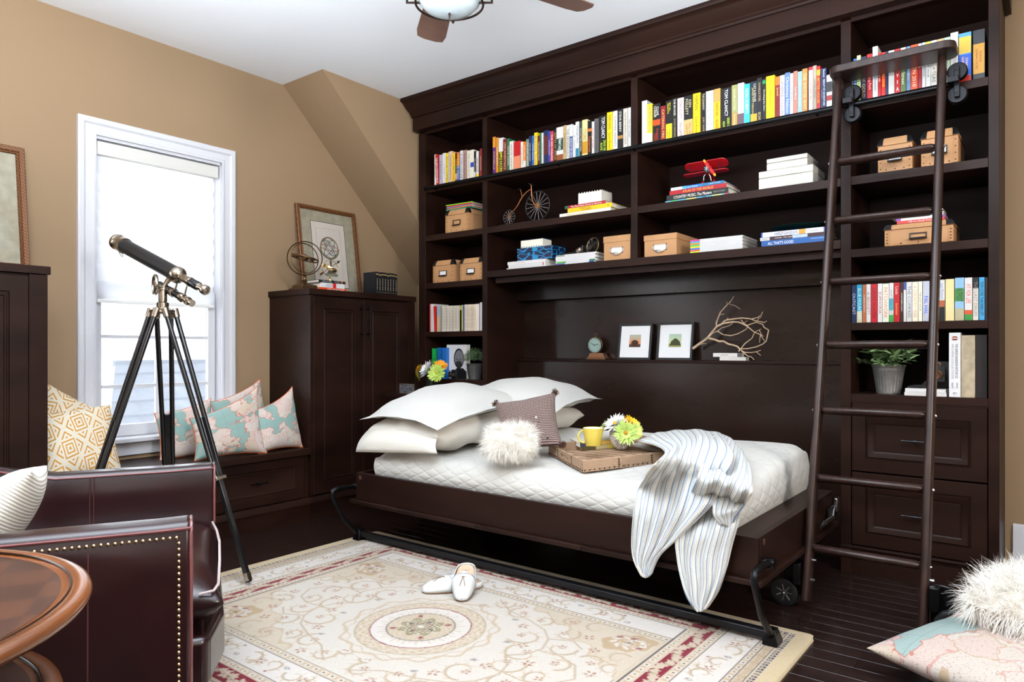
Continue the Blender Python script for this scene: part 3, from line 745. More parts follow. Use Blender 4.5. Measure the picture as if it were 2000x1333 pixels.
# ================================================================== BEDDING
def quilt_mat(name, base, sx=.105, sy=.105, depth=.5, dist=.006):
    t = NT(name); t.b.inputs['Base Color'].default_value = lin(base); t.b.inputs['Roughness'].default_value = .85; t.b.inputs['Sheen Weight'].default_value = .25
    uv = t.n('ShaderNodeUVMap'); sp = t.n('ShaderNodeSeparateXYZ'); t.l(uv.outputs[0], sp.inputs[0])
    nz = t.n('ShaderNodeTexNoise', i_Scale=22.0, i_Detail=3.0); t.l(uv.outputs[0], nz.inputs[0])
    x = t.math('ADD', sp.outputs[0], t.math('MULTIPLY', nz.outputs[0], .012)); y = t.math('ADD', sp.outputs[1], t.math('MULTIPLY', nz.outputs[0], .010))
    a = t.math('DIVIDE', t.math('ADD', x, y), sx); b_ = t.math('DIVIDE', t.math('SUBTRACT', x, y), sy)
    fa = t.math('ABSOLUTE', t.math('SINE', t.math('MULTIPLY', a, math.pi))); fb = t.math('ABSOLUTE', t.math('SINE', t.math('MULTIPLY', b_, math.pi)))
    h = t.math('POWER', t.math('MINIMUM', fa, fb), .45)
    wr = t.n('ShaderNodeTexNoise', i_Scale=130.0, i_Detail=2.0); t.l(uv.outputs[0], wr.inputs[0])
    h = t.math('ADD', h, t.math('MULTIPLY', wr.outputs[0], .22)); t.bump(h, depth, dist); return t.m
QUILT = quilt_mat('diamond_quilting', 'c4c1ba', depth=.5, dist=.006)
x0, x1, y0, y1, zb, zt = -2.84, -.925, 2.482, 3.475, .384, .600
n1, n2 = 150, 90; A = []; UVs = []
def prof(w, W_, H, r, bulge):     # travel w along a rounded profile: up side (H), across (W_), down side (H)
    tot = H * 2 + W_
    s = w * tot
    if s < H: p = 0; q = s
    elif s > H + W_: p = W_; q = tot - s
    else: p = s - H; q = H
    # round the corner
    dx = min(p, W_ - p); 
    return p, q, s
NXg, NYg = 150, 90
b = B(); L = b.bm.loops.layers.uv.verify(); VV = []
Hs = zt - zb
su = [i / (NXg - 1) for i in range(NXg)]; sv = [j / (NYg - 1) for j in range(NYg)]
def shape(u, v):
    # map the unit square on a cushion-like slab: superellipse sections
    cx, cy = (x0 + x1) / 2, (y0 + y1) / 2; hx, hy = (x1 - x0) / 2, (y1 - y0) / 2
    Lx, Ly = hx + Hs, hy + Hs
    a, c = (u * 2 - 1) * Lx, (v * 2 - 1) * Ly
    ox, oy = max(0, abs(a) - hx), max(0, abs(c) - hy)
    X = cx + math.copysign(min(abs(a), hx), a); Y = cy + math.copysign(min(abs(c), hy), c)
    drop = min(Hs, math.hypot(ox, oy))
    r = .075
    ex = max(0, min(abs(a), hx) - (hx - r)) / r; ey = max(0, min(abs(c), hy) - (hy - r)) / r
    rd = min(1, math.hypot(ex, ey)); dz = r * .55 * (1 - math.sqrt(max(0, 1 - rd * rd * .98)))
    slope = .085 * min(1, max(0, (Y - y0 - .1) / .85)) ** 1.2
    ztt = zt - .085 + slope; Hl = ztt - zb; Z = ztt - dz - drop * (Hl - r * .5) / Hs
    bul = math.sin(min(1, drop / Hs) * math.pi) * .012
    X += math.copysign(bul, a) if ox > oy and ox > 0 else 0; Y += math.copysign(bul, c) if oy >= ox and oy > 0 else 0
    Z += .004 * math.sin(X * 9 + Y * 5) * (drop == 0) + .006 * math.exp(-((X + 1.3) ** 2 + (Y - 3.2) ** 2) * 9) 
    return Vector((X, Y, Z)), (a, c)
pts = [[shape(u, v) for v in sv] for u in su]
Vs = [[b.bm.verts.new(p[0]) for p in row] for row in pts]
for i in range(NXg - 1):
    for j in range(NYg - 1):
        q = ((i, j), (i + 1, j), (i + 1, j + 1), (i, j + 1))
        f = b.face([Vs[a][c] for a, c in q])
        if f:
            for lp, (a, c) in zip(f.loops, q): lp[L].uv = pts[a][c][1]
bmesh.ops.remove_doubles(b.bm, verts=b.bm.verts, dist=.0004)
fin(b, 'quilted_coverlet', QUILT, smooth=60, label='white diamond-quilted coverlet stretched over the bed mattress', cat='coverlet')
fin(B().box(-2.80, -.95, 2.52, 3.45, .372, .40), 'mattress_base', COTTON, bed)

def cushion(w, h, th, n=22, pinch=.07, flange=0.0, wr=.0, seed=0, power=2.6, sag=0.0, chop=0.0):
    b = B(); L = b.bm.loops.layers.uv.verify(); rn = random.Random(seed); p1, p2 = rn.uniform(0, 6), rn.uniform(0, 6)
    def P_(u, v, s):
        x = w / 2 * u * (1 - pinch * (1 - v * v)); y = h / 2 * v * (1 - pinch * (1 - u * u))
        fu = fv = 1
        if flange: fu = fv = 1 - flange
        a, c = min(1, abs(u) / fu), min(1, abs(v) / fv)
        t_ = max(0, (1 - a ** power)) ** .5 * max(0, (1 - c ** power)) ** .5
        z = s * th / 2 * t_
        cr = wr * th * (math.sin(7 * u + p1 + 3 * v) * math.sin(5 * v + p2) + .6 * math.sin(13 * v * u + p1)) * (t_ ** .5 + .3 * max(abs(u), abs(v)) ** 6)
        z += cr - sag * (u * u + v * v) * .5 * 1.0
        if chop: y -= chop * h * ((1 - u) / 2) ** .8 * ((1 + v) / 2)
        return Vector((x, y, z))
    ev = [math.sin((i / n * 2 - 1) * math.pi / 2) for i in range(n + 1)]
    top = [[b.bm.verts.new(P_(u, v, 1)) for v in ev] for u in ev]
    bot = [[top[i][j] if i in (0, n) or j in (0, n) else b.bm.verts.new(P_(ev[i], ev[j], -1)) for j in range(n + 1)] for i in range(n + 1)]
    for g, fl in ((top, 0), (bot, 1)):
        for i in range(n):
            for j in range(n):
                q = [(i, j), (i + 1, j), (i + 1, j + 1), (i, j + 1)]
                if fl: q = q[::-1]
                f = b.face([g[a][c] for a, c in q])
                if f:
                    for lp, (a, c) in zip(f.loops, q): lp[L].uv = ((ev[a] + 1) / 2, (ev[c] + 1) / 2)
    return b
SHAM = quilt_mat('sham_fabric', 'bdbbb6', .05, .05, .15, .002)
LINEN = P('ivory_percale', 'd4cec3', .75, sheen=.2, bump=.3, bs=14, bd=.012)
# lower pillows
def pillow(name, c, size, rot, mat, label, group, **kw):
    o = fin(cushion(*size, **kw), name, mat, M=T(*c) @ rot, smooth=70, label=label, cat='pillow', group=group, fix=False)
    return o
g = 'bed pillows at the head end'
lp = pillow('pillow', (-2.60, 2.76, .635), (.52, .62, .19), Rz(-2) @ Rx(3), LINEN, 'ivory pillow with long hem overhanging the near bed corner', g, wr=.05, seed=3, pinch=.03, power=4)
# open hem of the near pillowcase
def lerp(a, b_, t_): return a + (b_ - a) * t_
hem_top = [atx(757, 846, -2.80), aty(800, 842, 2.50), aty(858, 850, 2.50)]
A = []
for i in range(9):
    t_ = i / 8; row = []
    for k_ in range(8):
        q = k_ / 7; top_ = Vector((lerp(-2.87, -2.37, t_), 2.50, .668 - .02 * (1 - math.sin(math.pi * t_)))); 
        bt = Vector((lerp(-2.93, -2.335, t_), 2.425, .505 + .045 * t_)); p = top_.lerp(bt, q); p.y -= .03 * math.sin(q * math.pi) + .005 * math.sin(t_ * 25) * q; row.append(p)
    A.append(row)
fin(B().grid(A), 'pillowcase_hem', LINEN, lp, smooth=70, solid=.004, fix=False)
pillow('pillow', (-2.45, 3.20, .668), (.62, .50, .17), Rz(4), LINEN, 'ivory pillow under the far sham, nearer the headboard panel', g, wr=.04, seed=5, pinch=.03, power=4)
pillow('sham', (-2.585, 2.77, .780), (.60, .74, .15), Rz(-3) @ Rx(6) @ Ry(1), SHAM, 'white flanged sham on the pillow pile nearest the camera', g, wr=.04, seed=8, pinch=.05, flange=.09, sag=.07)
pillow('sham', (-2.42, 3.24, .800), (.74, .60, .17), Rz(5) @ Rx(3), SHAM, 'white flanged sham on the pillow pile beside the headboard panel', g, wr=.035, seed=11, pinch=.05, flange=.09, sag=.06)
# brown woven cushion with tufted corners
t = NT('houndstooth_weave'); uv = t.n('ShaderNodeUVMap'); sp = t.n('ShaderNodeSeparateXYZ'); t.l(uv.outputs[0], sp.inputs[0])
cx_ = t.math('GREATER_THAN', t.math('FRACT', t.math('ADD', t.math('MULTIPLY', sp.outputs[0], 46), t.math('MULTIPLY', t.math('FRACT', t.math('MULTIPLY', sp.outputs[1], 30)), .6))), .52)
cy_ = t.math('GREATER_THAN', t.math('FRACT', t.math('MULTIPLY', sp.outputs[1], 30)), .38)
t.l(t.mix(t.math('MULTIPLY', cx_, cy_), lin('4a3230'), lin('b3a29a')), t.b.inputs['Base Color']); t.b.inputs['Roughness'].default_value = .9
t.bump(t.math('SINE', t.math('MULTIPLY', sp.outputs[1], 190)), .6, .002); HOUND = t.m
E3 = frame
def plane_frame(tl, tr, bl):   # frame from three corners: u along bottom
    x = (Vector(tr) - Vector(tl)).normalized(); y = (Vector(tl) - Vector(bl)); y = (y - x * y.dot(x)).normalized(); return x, y
bc = fin(cushion(.31, .31, .10, 20, .10, wr=.02, seed=2), 'cushion', HOUND, M=T(-2.02, 2.73, .690) @ Rz(22) @ Rx(52) @ Rz(14), smooth=70, fix=False,
         label='brown houndstooth cushion with fuzzy corners leaning on pillows', cat='cushion')
Mc = T(-2.02, 2.73, .690) @ Rz(22) @ Rx(52) @ Rz(14)
for u, v in ((1, 1), (-1, 1), (1, -1), (-1, -1)):
    b = B(); c = Mc @ Vector((u * .152, v * .152, 0))
    for k_ in range(60):
        d = Vector((random.gauss(0, 1), random.gauss(0, 1), random.gauss(0, 1))).normalized(); b.cyl(c + Vector((random.gauss(0, .006), random.gauss(0, .006), random.gauss(0, .006))), c + d * .022, .0018, .0008, n=3)
    fin(b, 'corner_tuft', P('brown_yarn', (.07, .03, .018), .9), bc, smooth=0)
for k_ in range(9):
    u = lerp(-.02, .07, k_ / 8) + .03; p = Mc @ Vector((u * .9, lerp(.11, -.12, k_ / 8), .047 - .02 * abs(k_ - 4) / 4))
    fin(B().sph(p, .0052, 8), 'bead', C(['d39a1c', 'e8e8ee', '2a1c18'][k_ % 3], .3), bc)
# fur: many thin strands
def fur(name, base, mat, parent, N, L_, w=.0011, seed=1, droop=.6, up=None, dens=None):
    """strands rooted on the faces of a cushion mesh"""
    rn = np.random.default_rng(seed); me = base.data; nf = len(me.polygons)
    ar = np.zeros(nf); me.polygons.foreach_get('area', ar); pr_ = ar / ar.sum(); pick = rn.choice(nf, N, p=pr_)
    vs, fs = [], []
    M = Matrix.Translation(base.location)
    for f in pick:
        pl = me.polygons[f]; c = M @ pl.center; nn = pl.normal
        c = c + Vector(rn.normal(0, math.sqrt(pl.area) * .35, 3))
        d = (Vector(nn) + Vector(rn.normal(0, .22, 3)) + Vector((math.sin(c.y * 70), math.sin(c.x * 75 + 1), 0)) * .5).normalized(); L = L_ * rn.uniform(.5, 1.15)
        side = d.cross(Vector(rn.normal(0, 1, 3))).normalized() * w; p = c.copy(); i0 = len(vs)
        curl = Vector((math.sin(c.x * 90 + c.z * 70), math.sin(c.y * 95 + c.x * 40), math.sin(c.z * 80 + c.y * 60))) * .55 + Vector(rn.normal(0, .12, 3))
        for k in range(5):
            s = side * (1 - k / 4.4); vs += [p - s, p + s]
            d = (d + curl * .35 + Vector((0, 0, -droop * .28))).normalized(); p = p + d * L / 4
            if p.z < .004: p.z = .004
        for k in range(4): fs.append((i0 + 2 * k, i0 + 2 * k + 1, i0 + 2 * k + 3, i0 + 2 * k + 2))
    m2 = bpy.data.meshes.new(name); c0 = base.location
    m2.from_pydata([v - c0 for v in vs], [], fs); m2.materials.append(mat); o = bpy.data.objects.new(name, m2); o.location = c0
    link(o, parent, Matrix.Translation(c0)); tag(o, kind='stuff'); return o
t = NT('ivory_fur'); t.b.inputs['Base Color'].default_value = (.88, .84, .77, 1); t.b.inputs['Roughness'].default_value = .6; t.b.inputs['Subsurface Weight'].default_value = 0; FUR = t.m
FB = P('fur_backing', (.68, .63, .55), .9)
fp = fin(cushion(.21, .16, .12, 14, .0, power=2), 'fur_cushion', FB, M=T(-1.95, 2.50, .635) @ Rz(30) @ Rx(30), fix=False, smooth=70, label='small round shaggy ivory fur cushion in front of brown cushion', cat='cushion')
fur('fur', fp, FUR, fp, 9000, .046, .0007, 4, 1.1)

# ---- floor cushions at the right
def map_mat(name, seed, sea='8aa8a1', dim=1.0):
    t = NT(name); uv = t.n('ShaderNodeUVMap'); mp = t.n('ShaderNodeMapping'); t.l(uv.outputs[0], mp.inputs[0]); mp.inputs['Location'].default_value = (seed * 3.1, seed * 1.7, 0); mp.inputs['Scale'].default_value = (1, 1, 1)
    n1_ = t.n('ShaderNodeTexNoise', i_Scale=2.1, i_Detail=7.0, i_Roughness=.55); t.l(mp.outputs[0], n1_.inputs[0]); coast = n1_.outputs[0]
    wz = t.n('ShaderNodeTexNoise', i_Scale=5.0, i_Detail=6.0); t.l(mp.outputs[0], wz.inputs[0])
    va = t.n('ShaderNodeVectorMath', operation='MULTIPLY_ADD'); t.l(wz.outputs[1], va.inputs[0]); va.inputs[1].default_value = (.30, .30, .30); t.l(mp.outputs[0], va.inputs[2])
    vo = t.n('ShaderNodeTexVoronoi', i_Scale=5.5, feature='DISTANCE_TO_EDGE'); t.l(va.outputs[0], vo.inputs['Vector'])
    vc = t.n('ShaderNodeTexVoronoi', i_Scale=5.5); t.l(va.outputs[0], vc.inputs['Vector'])
    sp = t.n('ShaderNodeSeparateXYZ'); t.l(mp.outputs[0], sp.inputs[0]); cs = t.n('ShaderNodeSeparateColor'); t.l(vc.outputs['Color'], cs.inputs[0])
    landc = t.ramp(cs.outputs[0], [(0, 'd2c2b8'), (.3, 'cdb8ad'), (.5, 'cbc5b9'), (.75, 'd1bfb9'), (1, 'c9b6a1')])
    bc_ = t.ramp(cs.outputs[1], [(0, 'd08a74'), (.5, 'c9888f'), (1, 'a8a862')])
    bd = t.math('LESS_THAN', vo.outputs['Distance'], .022); landc = t.mix(t.math('MULTIPLY', bd, .75), landc, bc_)
    tx = t.n('ShaderNodeTexNoise', i_Scale=170.0, i_Detail=0.0); mp2 = t.n('ShaderNodeMapping'); mp2.inputs['Scale'].default_value = (.45, 1.6, 1); t.l(mp.outputs[0], mp2.inputs[0]); t.l(mp2.outputs[0], tx.inputs[0])
    dots = t.math('GREATER_THAN', tx.outputs[0], .70); landc = t.mix(t.math('MULTIPLY', dots, .55), landc, lin('6b5a55'))
    seac = t.mix(t.math('MULTIPLY', t.math('GREATER_THAN', tx.outputs[0], .755), .5), lin(sea), lin('4c5a60'))
    gx = t.math('LESS_THAN', t.math('FRACT', t.math('MULTIPLY', sp.outputs[0], 6)), .018); gy = t.math('LESS_THAN', t.math('FRACT', t.math('MULTIPLY', sp.outputs[1], 6)), .018)
    seac = t.mix(t.math('MULTIPLY', t.math('MAXIMUM', gx, gy), .5), seac, lin('56706c'))
    isl = t.math('GREATER_THAN', coast, .485); col = t.mix(isl, seac, landc)
    sh_ = t.math('LESS_THAN', t.math('ABSOLUTE', t.math('SUBTRACT', coast, .485)), .006); col = t.mix(t.math('MULTIPLY', sh_, .8), col, lin('c06a55'))
    col = t.mix(1 - dim, col, (0, 0, 0, 1)); t.l(col, t.b.inputs['Base Color']); t.b.inputs['Roughness'].default_value = .85; t.b.inputs['Sheen Weight'].default_value = .1; return t.m
ORANGE = C('c8622f', .7)
def piping(w, h, pinch, M, mat, parent, r=.0028, n=22):
    ev = [math.sin((i / n * 2 - 1) * math.pi / 2) for i in range(n + 1)]; pts = []
    f = lambda u, v: Vector((w / 2 * u * (1 - pinch * (1 - v * v)), h / 2 * v * (1 - pinch * (1 - u * u)), 0))
    pts += [f(u, -1) for u in ev[:-1]] + [f(1, v) for v in ev[:-1]] + [f(u, 1) for u in ev[::-1][:-1]] + [f(-1, v) for v in ev[::-1][:-1]]
    return fin(B().tube([M @ p for p in pts], r, 5, closed=True), 'piping', mat, parent)
Mf = T(-.055, 2.625, .098) @ Rz(-22)
f1 = fin(cushion(.64, .64, .17, 26, .05, wr=.012, seed=21), 'floor_cushion', map_mat('map_print_floor', 5, '9ab0ab', .72), M=Mf, fix=False, smooth=70, label='large map-print cushion lying on floor at lower right', cat='cushion')
Mf2 = T(.03, 2.80, .232) @ Rz(-8) @ Rx(-3) @ Ry(3)
f2 = fin(cushion(.44, .46, .14, 18, .03, power=2.2), 'fur_cushion', FB, M=Mf2, fix=False, smooth=70, label='long-haired ivory fur cushion on top of map-print floor cushion', cat='cushion')
fur('fur', f2, FUR, f2, 26000, .075, .0009, 9, 1.0)

# ---- striped knitted throw
t = NT('striped_knit'); uv = t.n('ShaderNodeUVMap'); sp = t.n('ShaderNodeSeparateXYZ'); t.l(uv.outputs[0], sp.inputs[0])
fr = t.math('FRACT', t.math('MULTIPLY', sp.outputs[0], 23)); vv = t.math('MULTIPLY', sp.outputs[1], 120)
wob = t.math('MULTIPLY', t.math('SINE', t.math('MULTIPLY', vv, 2 * math.pi)), .035)
fr2 = t.math('ADD', fr, wob)
m1 = t.math('LESS_THAN', t.math('ABSOLUTE', t.math('SUBTRACT', fr2, .30)), .085); m2 = t.math('LESS_THAN', t.math('ABSOLUTE', t.math('SUBTRACT', fr2, .60)), .14)
col = t.mix(m1, lin('e0dace'), lin('8099b6')); col = t.mix(m2, col, lin('c3cdd6'))
st = t.math('GREATER_THAN', t.math('ABSOLUTE', t.math('SINE', t.math('MULTIPLY', vv, math.pi))), .55)
col = t.mix(t.math('MULTIPLY', t.math('MULTIPLY', m1, st), .55), col, lin('5f7284'))
t.l(col, t.b.inputs['Base Color']); t.b.inputs['Roughness'].default_value = .9; t.b.inputs['Sheen Weight'].default_value = .3
hh_ = t.math('ADD', t.math('ABSOLUTE', t.math('SINE', t.math('MULTIPLY', fr, 3 * math.pi))), t.math('MULTIPLY', t.math('ABSOLUTE', t.math('SINE', t.math('MULTIPLY', vv, math.pi))), .5))
t.bump(hh_, .6, .003); KNIT = t.m
def zq(zx, zy): return (1000 + zx / 2.667, 800 + zy / 2.667)
def net(rows, uvr, amp, name, parent=None, **kw):
    Pn = np.array([[list(p) for p in r] for r in rows]); 
    def cr(Q, k):      # Catmull-Rom along axis 0
        n = len(Q); out = []
        for i in range(n - 1):
            p0, p1, p2, p3 = Q[max(i - 1, 0)], Q[i], Q[i + 1], Q[min(i + 2, n - 1)]
            for j in range(k):
                s = j / k; out.append(.5 * ((2 * p1) + (-p0 + p2) * s + (2 * p0 - 5 * p1 + 4 * p2 - p3) * s * s + (-p0 + 3 * p1 - 3 * p2 + p3) * s ** 3))
        out.append(Q[-1]); return np.array(out)
    Q = cr(Pn, 9); Q = cr(Q.transpose(1, 0, 2), 16).transpose(1, 0, 2)
    n, m = Q.shape[:2]; A = []
    for i in range(n):
        row = []
        for j in range(m):
            r = math.sin(j / (m - 1) * 2 * math.pi * amp[1] + i * .03) * amp[0] * min(1, i / 20 + .3)
            row.append(Vector(Q[i, j]) + Vector((0, -r * (1 if i > n * .45 else .2), r * (0 if i > n * .45 else 1))))
        A.append(row)
    return fin(B().grid(A, uv=lambda a, b_: (uvr[0] + (uvr[1] - uvr[0]) * b_, uvr[2] + (uvr[3] - uvr[2]) * a)), name, KNIT, parent, smooth=70, solid=.007, fix=False, **kw)
def R3(kind, h, pts): return [(atz(*zq(*p), h) if kind == 'z' else aty(*zq(*p), h)) for p in pts]
rowsA = [R3('z', .612, [(655, 168), (745, 128), (850, 112), (975, 108), (1085, 126)]),
         R3('z', .630, [(745, 192), (800, 168), (890, 150), (1000, 140), (1120, 175)]),
         R3('z', .655, [(800, 235), (845, 205), (905, 190), (1005, 180), (1150, 235)]),
         R3('z', .650, [(745, 300), (805, 275), (880, 255), (985, 250), (1130, 300)]),
         R3('y', 2.462, [(672, 395), (745, 380), (840, 365), (950, 370), (1075, 400)]),
         R3('y', 2.392, [(642, 520), (715, 520), (800, 530), (900, 530), (1060, 475)]),
         R3('y', 2.384, [(628, 650), (685, 670), (745, 690), (805, 690), (880, 655)]),
         R3('y', 2.382, [(636, 770), (665, 790), (700, 800), (735, 785), (765, 765)]),
         R3('y', 2.380, [(680, 868), (692, 874), (703, 876), (712, 870), (722, 858)])]
throw = net(rowsA, (0, .62, 0, 1), (.009, 4.5), 'knitted_throw', label='blue and cream striped knitted throw draped over bed side', cat='throw')
rowsB = [R3('z', .615, [(1060, 124), (1120, 140), (1175, 190), (1215, 250), (1235, 300)]),
         R3('z', .622, [(1020, 190), (1090, 215), (1165, 260), (1220, 320), (1250, 385)]),
         R3('z', .612, [(980, 330), (1050, 350), (1130, 370), (1195, 410), (1245, 440)]),
         R3('y', 2.474, [(920, 480), (1000, 480), (1085, 480), (1150, 490), (1212, 492)]),
         R3('y', 2.402, [(860, 640), (950, 640), (1040, 620), (1120, 600), (1180, 580)]),
         R3('y', 2.400, [(862, 760), (925, 770), (1000, 770), (1080, 750), (1145, 700)]),
         R3('y', 2.400, [(885, 890), (935, 910), (1000, 915), (1060, 890), (1115, 830)]),
         R3('y', 2.400, [(915, 975), (945, 995), (985, 1005), (1030, 985), (1075, 940)]),
         R3('y', 2.400, [(962, 1046), (972, 1052), (984, 1052), (1000, 1044), (1018, 1030)])]
net(rowsB, (.45, 1.05, 0, 1), (.008, 3.5), 'throw_fold', throw)
rowsC = [R3('y', 2.41, [(1060, 470), (1100, 462), (1140, 468), (1180, 485), (1208, 492)]),
         R3('y', 2.385, [(1050, 500), (1090, 495), (1130, 505), (1170, 515), (1205, 508)]),
         R3('y', 2.375, [(1050, 540), (1080, 545), (1120, 535), (1160, 525), (1195, 518)]),
         R3('y', 2.385, [(1070, 575), (1095, 570), (1125, 560), (1150, 560), (1165, 560)]),
         R3('y', 2.395, [(1090, 595), (1110, 600), (1130, 608), (1142, 610), (1150, 600)])]
net(rowsC, (.5, .75, 0, .3), (.003, 2), 'throw_curl', throw)

# ---- window seat cushions
t = NT('yellow_diamond_print'); uv = t.n('ShaderNodeUVMap'); mp = t.n('ShaderNodeMapping'); mp.inputs['Rotation'].default_value = (0, 0, .6); mp.inputs['Scale'].default_value = (3.4, 2.3, 1); t.l(uv.outputs[0], mp.inputs[0]); sp = t.n('ShaderNodeSeparateXYZ'); t.l(mp.outputs[0], sp.inputs[0])
ax = t.math('ABSOLUTE', t.math('SUBTRACT', t.math('FRACT', sp.outputs[0]), .5)); ay = t.math('ABSOLUTE', t.math('SUBTRACT', t.math('FRACT', sp.outputs[1]), .5))
mm = t.math('FRACT', t.math('MULTIPLY', t.math('ADD', ax, ay), 6)); mm2 = t.math('FRACT', t.math('MULTIPLY', t.math('MAXIMUM', ax, ay), 8))
sel = t.math('GREATER_THAN', t.math('ADD', ax, ay), .5); line_ = t.math('LESS_THAN', t.math('ADD', t.math('MULTIPLY', mm, t.math('SUBTRACT', 1, sel)), t.math('MULTIPLY', mm2, sel)), .38)
t.l(t.mix(line_, lin('d2c8b4'), lin('bd8428')), t.b.inputs['Base Color']); t.b.inputs['Roughness'].default_value = .85; YEL = t.m
gs = 'cushions on the window seat'
def seat_cushion(c, size, M, mat, label, pipe=None, nm='cushion', **kw):
    MM = T(*c) @ M; o = fin(cushion(*size, **kw), nm, mat, M=MM, fix=False, smooth=70, label=label, cat='cushion', group=gs)
    if pipe: piping(size[0], size[1], kw.get('pinch', .07), MM, pipe, o)
    return o
up = Rx(90)   # cushion standing, face towards -y
def wallface(c, lean, yaw=0): return frame(c, Rz(yaw).to_3x3() @ Vector((0, 1, 0)), Rz(yaw).to_3x3() @ Vector((-math.sin(R_(lean)), 0, math.cos(R_(lean)))))
def sc2(c, lean, yaw, roll, size, mat, label, pipe=None, **kw):
    MM = wallface(c, lean, yaw) @ Rz(roll); o = fin(cushion(*size, **kw), 'cushion', mat, M=MM, fix=False, smooth=70, label=label, cat='cushion', group=gs)
    if pipe and not kw.get('chop'): piping(size[0], size[1], kw.get('pinch', .07), MM, pipe, o)
    elif pipe:
        w, h, pc, chp = size[0], size[1], kw.get('pinch', .07), kw['chop']; n = 22; ev = [math.sin((i / n * 2 - 1) * math.pi / 2) for i in range(n + 1)]
        f = lambda u, v: MM @ Vector((w / 2 * u * (1 - pc * (1 - v * v)), h / 2 * v * (1 - pc * (1 - u * u)) - chp * h * ((1 - u) / 2) ** .8 * ((1 + v) / 2), 0))
        fin(B().tube([f(u, -1) for u in ev[:-1]] + [f(1, v) for v in ev[:-1]] + [f(u, 1) for u in ev[::-1][:-1]] + [f(-1, v) for v in ev[::-1][:-1]], .0028, 5, closed=True), 'piping', pipe, o)
    return o
sc2((-3.77, 1.39, .585), 20, -8, 4, (.36, .37, .15), YEL, 'front yellow diamond-print cushion beside the left cabinet', wr=.02, seed=31)
sc2((-3.93, 1.40, .63), 14, -4, -32, (.37, .37, .12), YEL, 'yellow diamond-print cushion behind the front yellow one', wr=.02, seed=32)
mpA, mpB, mpC = map_mat('map_print_a', 1), map_mat('map_print_b', 2), map_mat('map_print_c', 3)
sc2((-3.745, 2.165, .635), 17, -6, 0, (.42, .41, .13), mpA, 'map-print cushion with sea in front, centre of the seat group', ORANGE, wr=.02, seed=33, pinch=.10, chop=.42)
sc2((-3.735, 2.475, .628), 15, 4, 0, (.32, .39, .12), mpB, 'map-print cushion leaning against the corner cabinet side', ORANGE, wr=.02, seed=34, pinch=.10, chop=.34)
sc2((-3.94, 2.37, .645), 10, 0, 8, (.36, .40, .09), mpC, 'map-print cushion half hidden behind the two front map cushions', ORANGE, wr=.02, seed=35, pinch=.1, chop=.2)
sc2((-3.93, 2.02, .595), 14, 0, 0, (.34, .34, .10), mpB, 'sunlit map-print cushion behind the telescope leg', ORANGE, wr=.02, seed=36, pinch=.1, chop=.2)

# ================================================================== BOOKS
ORD = ['first', 'second', 'third', 'fourth', 'fifth', 'sixth', 'seventh', 'eighth', 'ninth', 'tenth', 'eleventh', 'twelfth', 'thirteenth', 'fourteenth', 'fifteenth', 'sixteenth', 'seventeenth', 'eighteenth', 'nineteenth', 'twentieth']
def ordn(i): return ORD[i] if i < 20 else ('twenty-' + ORD[i - 20] if i < 29 else ['thirtieth', 'thirty-first', 'thirty-second', 'thirty-third', 'thirty-fourth', 'thirty-fifth', 'thirty-sixth', 'thirty-seventh', 'thirty-eighth'][i - 29])
def book(M, w, h, d, col, title=None, tcol='ffffff', bands=(), label='', group=None, flat=False, tl=.8, th=.6, rough=.4, parts=True, tpos=.5):
    """standing: local x width, z height, spine on y=0; flat: local x length, z thickness, spine on y=0"""
    c = M @ Vector((0, 0, 0)); r = thing('book', label, 'book', c, group)
    t_ = .0018; b = B()
    if flat: b.box(-w / 2, w / 2, 0, d, 0, t_).box(-w / 2, w / 2, 0, d, h - t_, h).box(-w / 2, w / 2, 0, t_, t_, h - t_)
    else: b.box(-w / 2, -w / 2 + t_, 0, d, 0, h).box(w / 2 - t_, w / 2, 0, d, 0, h).box(-w / 2 + t_, w / 2 - t_, 0, t_, 0, h)
    fin(b, 'cover', C(col, rough), r, M=M, smooth=0)
    if flat: fin(B().box(-w / 2 + .003, w / 2 - .003, .003, d - .003, t_, h - t_), 'pages', PAPER, r, M=M, smooth=0)
    else: fin(B().box(-w / 2 + t_, w / 2 - t_, .003, d - .003, .003, h - .004), 'pages', PAPER, r, M=M, smooth=0)
    X = M.to_3x3() @ Vector((1, 0, 0)); Y = M.to_3x3() @ Vector((0, 1, 0)); Z = M.to_3x3() @ Vector((0, 0, 1))
    for f0, f1, bc in bands:
        if flat: b = B().box(-w / 2 + w * f0, -w / 2 + w * f1, -.0004, .0005, .0003, h - .0003)
        else: b = B().box(-w / 2 + .0003, w / 2 - .0003, -.0004, .0005, h * f0, h * f1)
        fin(b, 'spine_label', C(bc, rough), r, M=M, smooth=0)
    if title:
        tt = title if isinstance(title, list) else [(title, tcol, tpos, tl, th, 0)]
        for s, tc_, ps, L_, H_, off in tt:
            if flat: lettering(s, M @ Vector((-w / 2 + w * ps, -.0007, h * (.5 + off))), X, Z, w * L_, h * H_, tc_, r)
            else: lettering(s, M @ Vector((w * off, -.0007, h * (1 - ps))), -Z, X, h * L_, w * H_, tc_, r)
    return r
COLN = {'r': 'red', 'w': 'white', 'k': 'black', 'y': 'yellow', 'b': 'blue', 'g': 'green', 'n': 'navy', 'm': 'maroon', 'c': 'cream', 't': 'tan', 'o': 'orange', 'p': 'pink', 'u': 'purple', 's': 'grey', 'e': 'teal', 'v': 'olive', 'a': 'brown', 'l': 'lavender'}
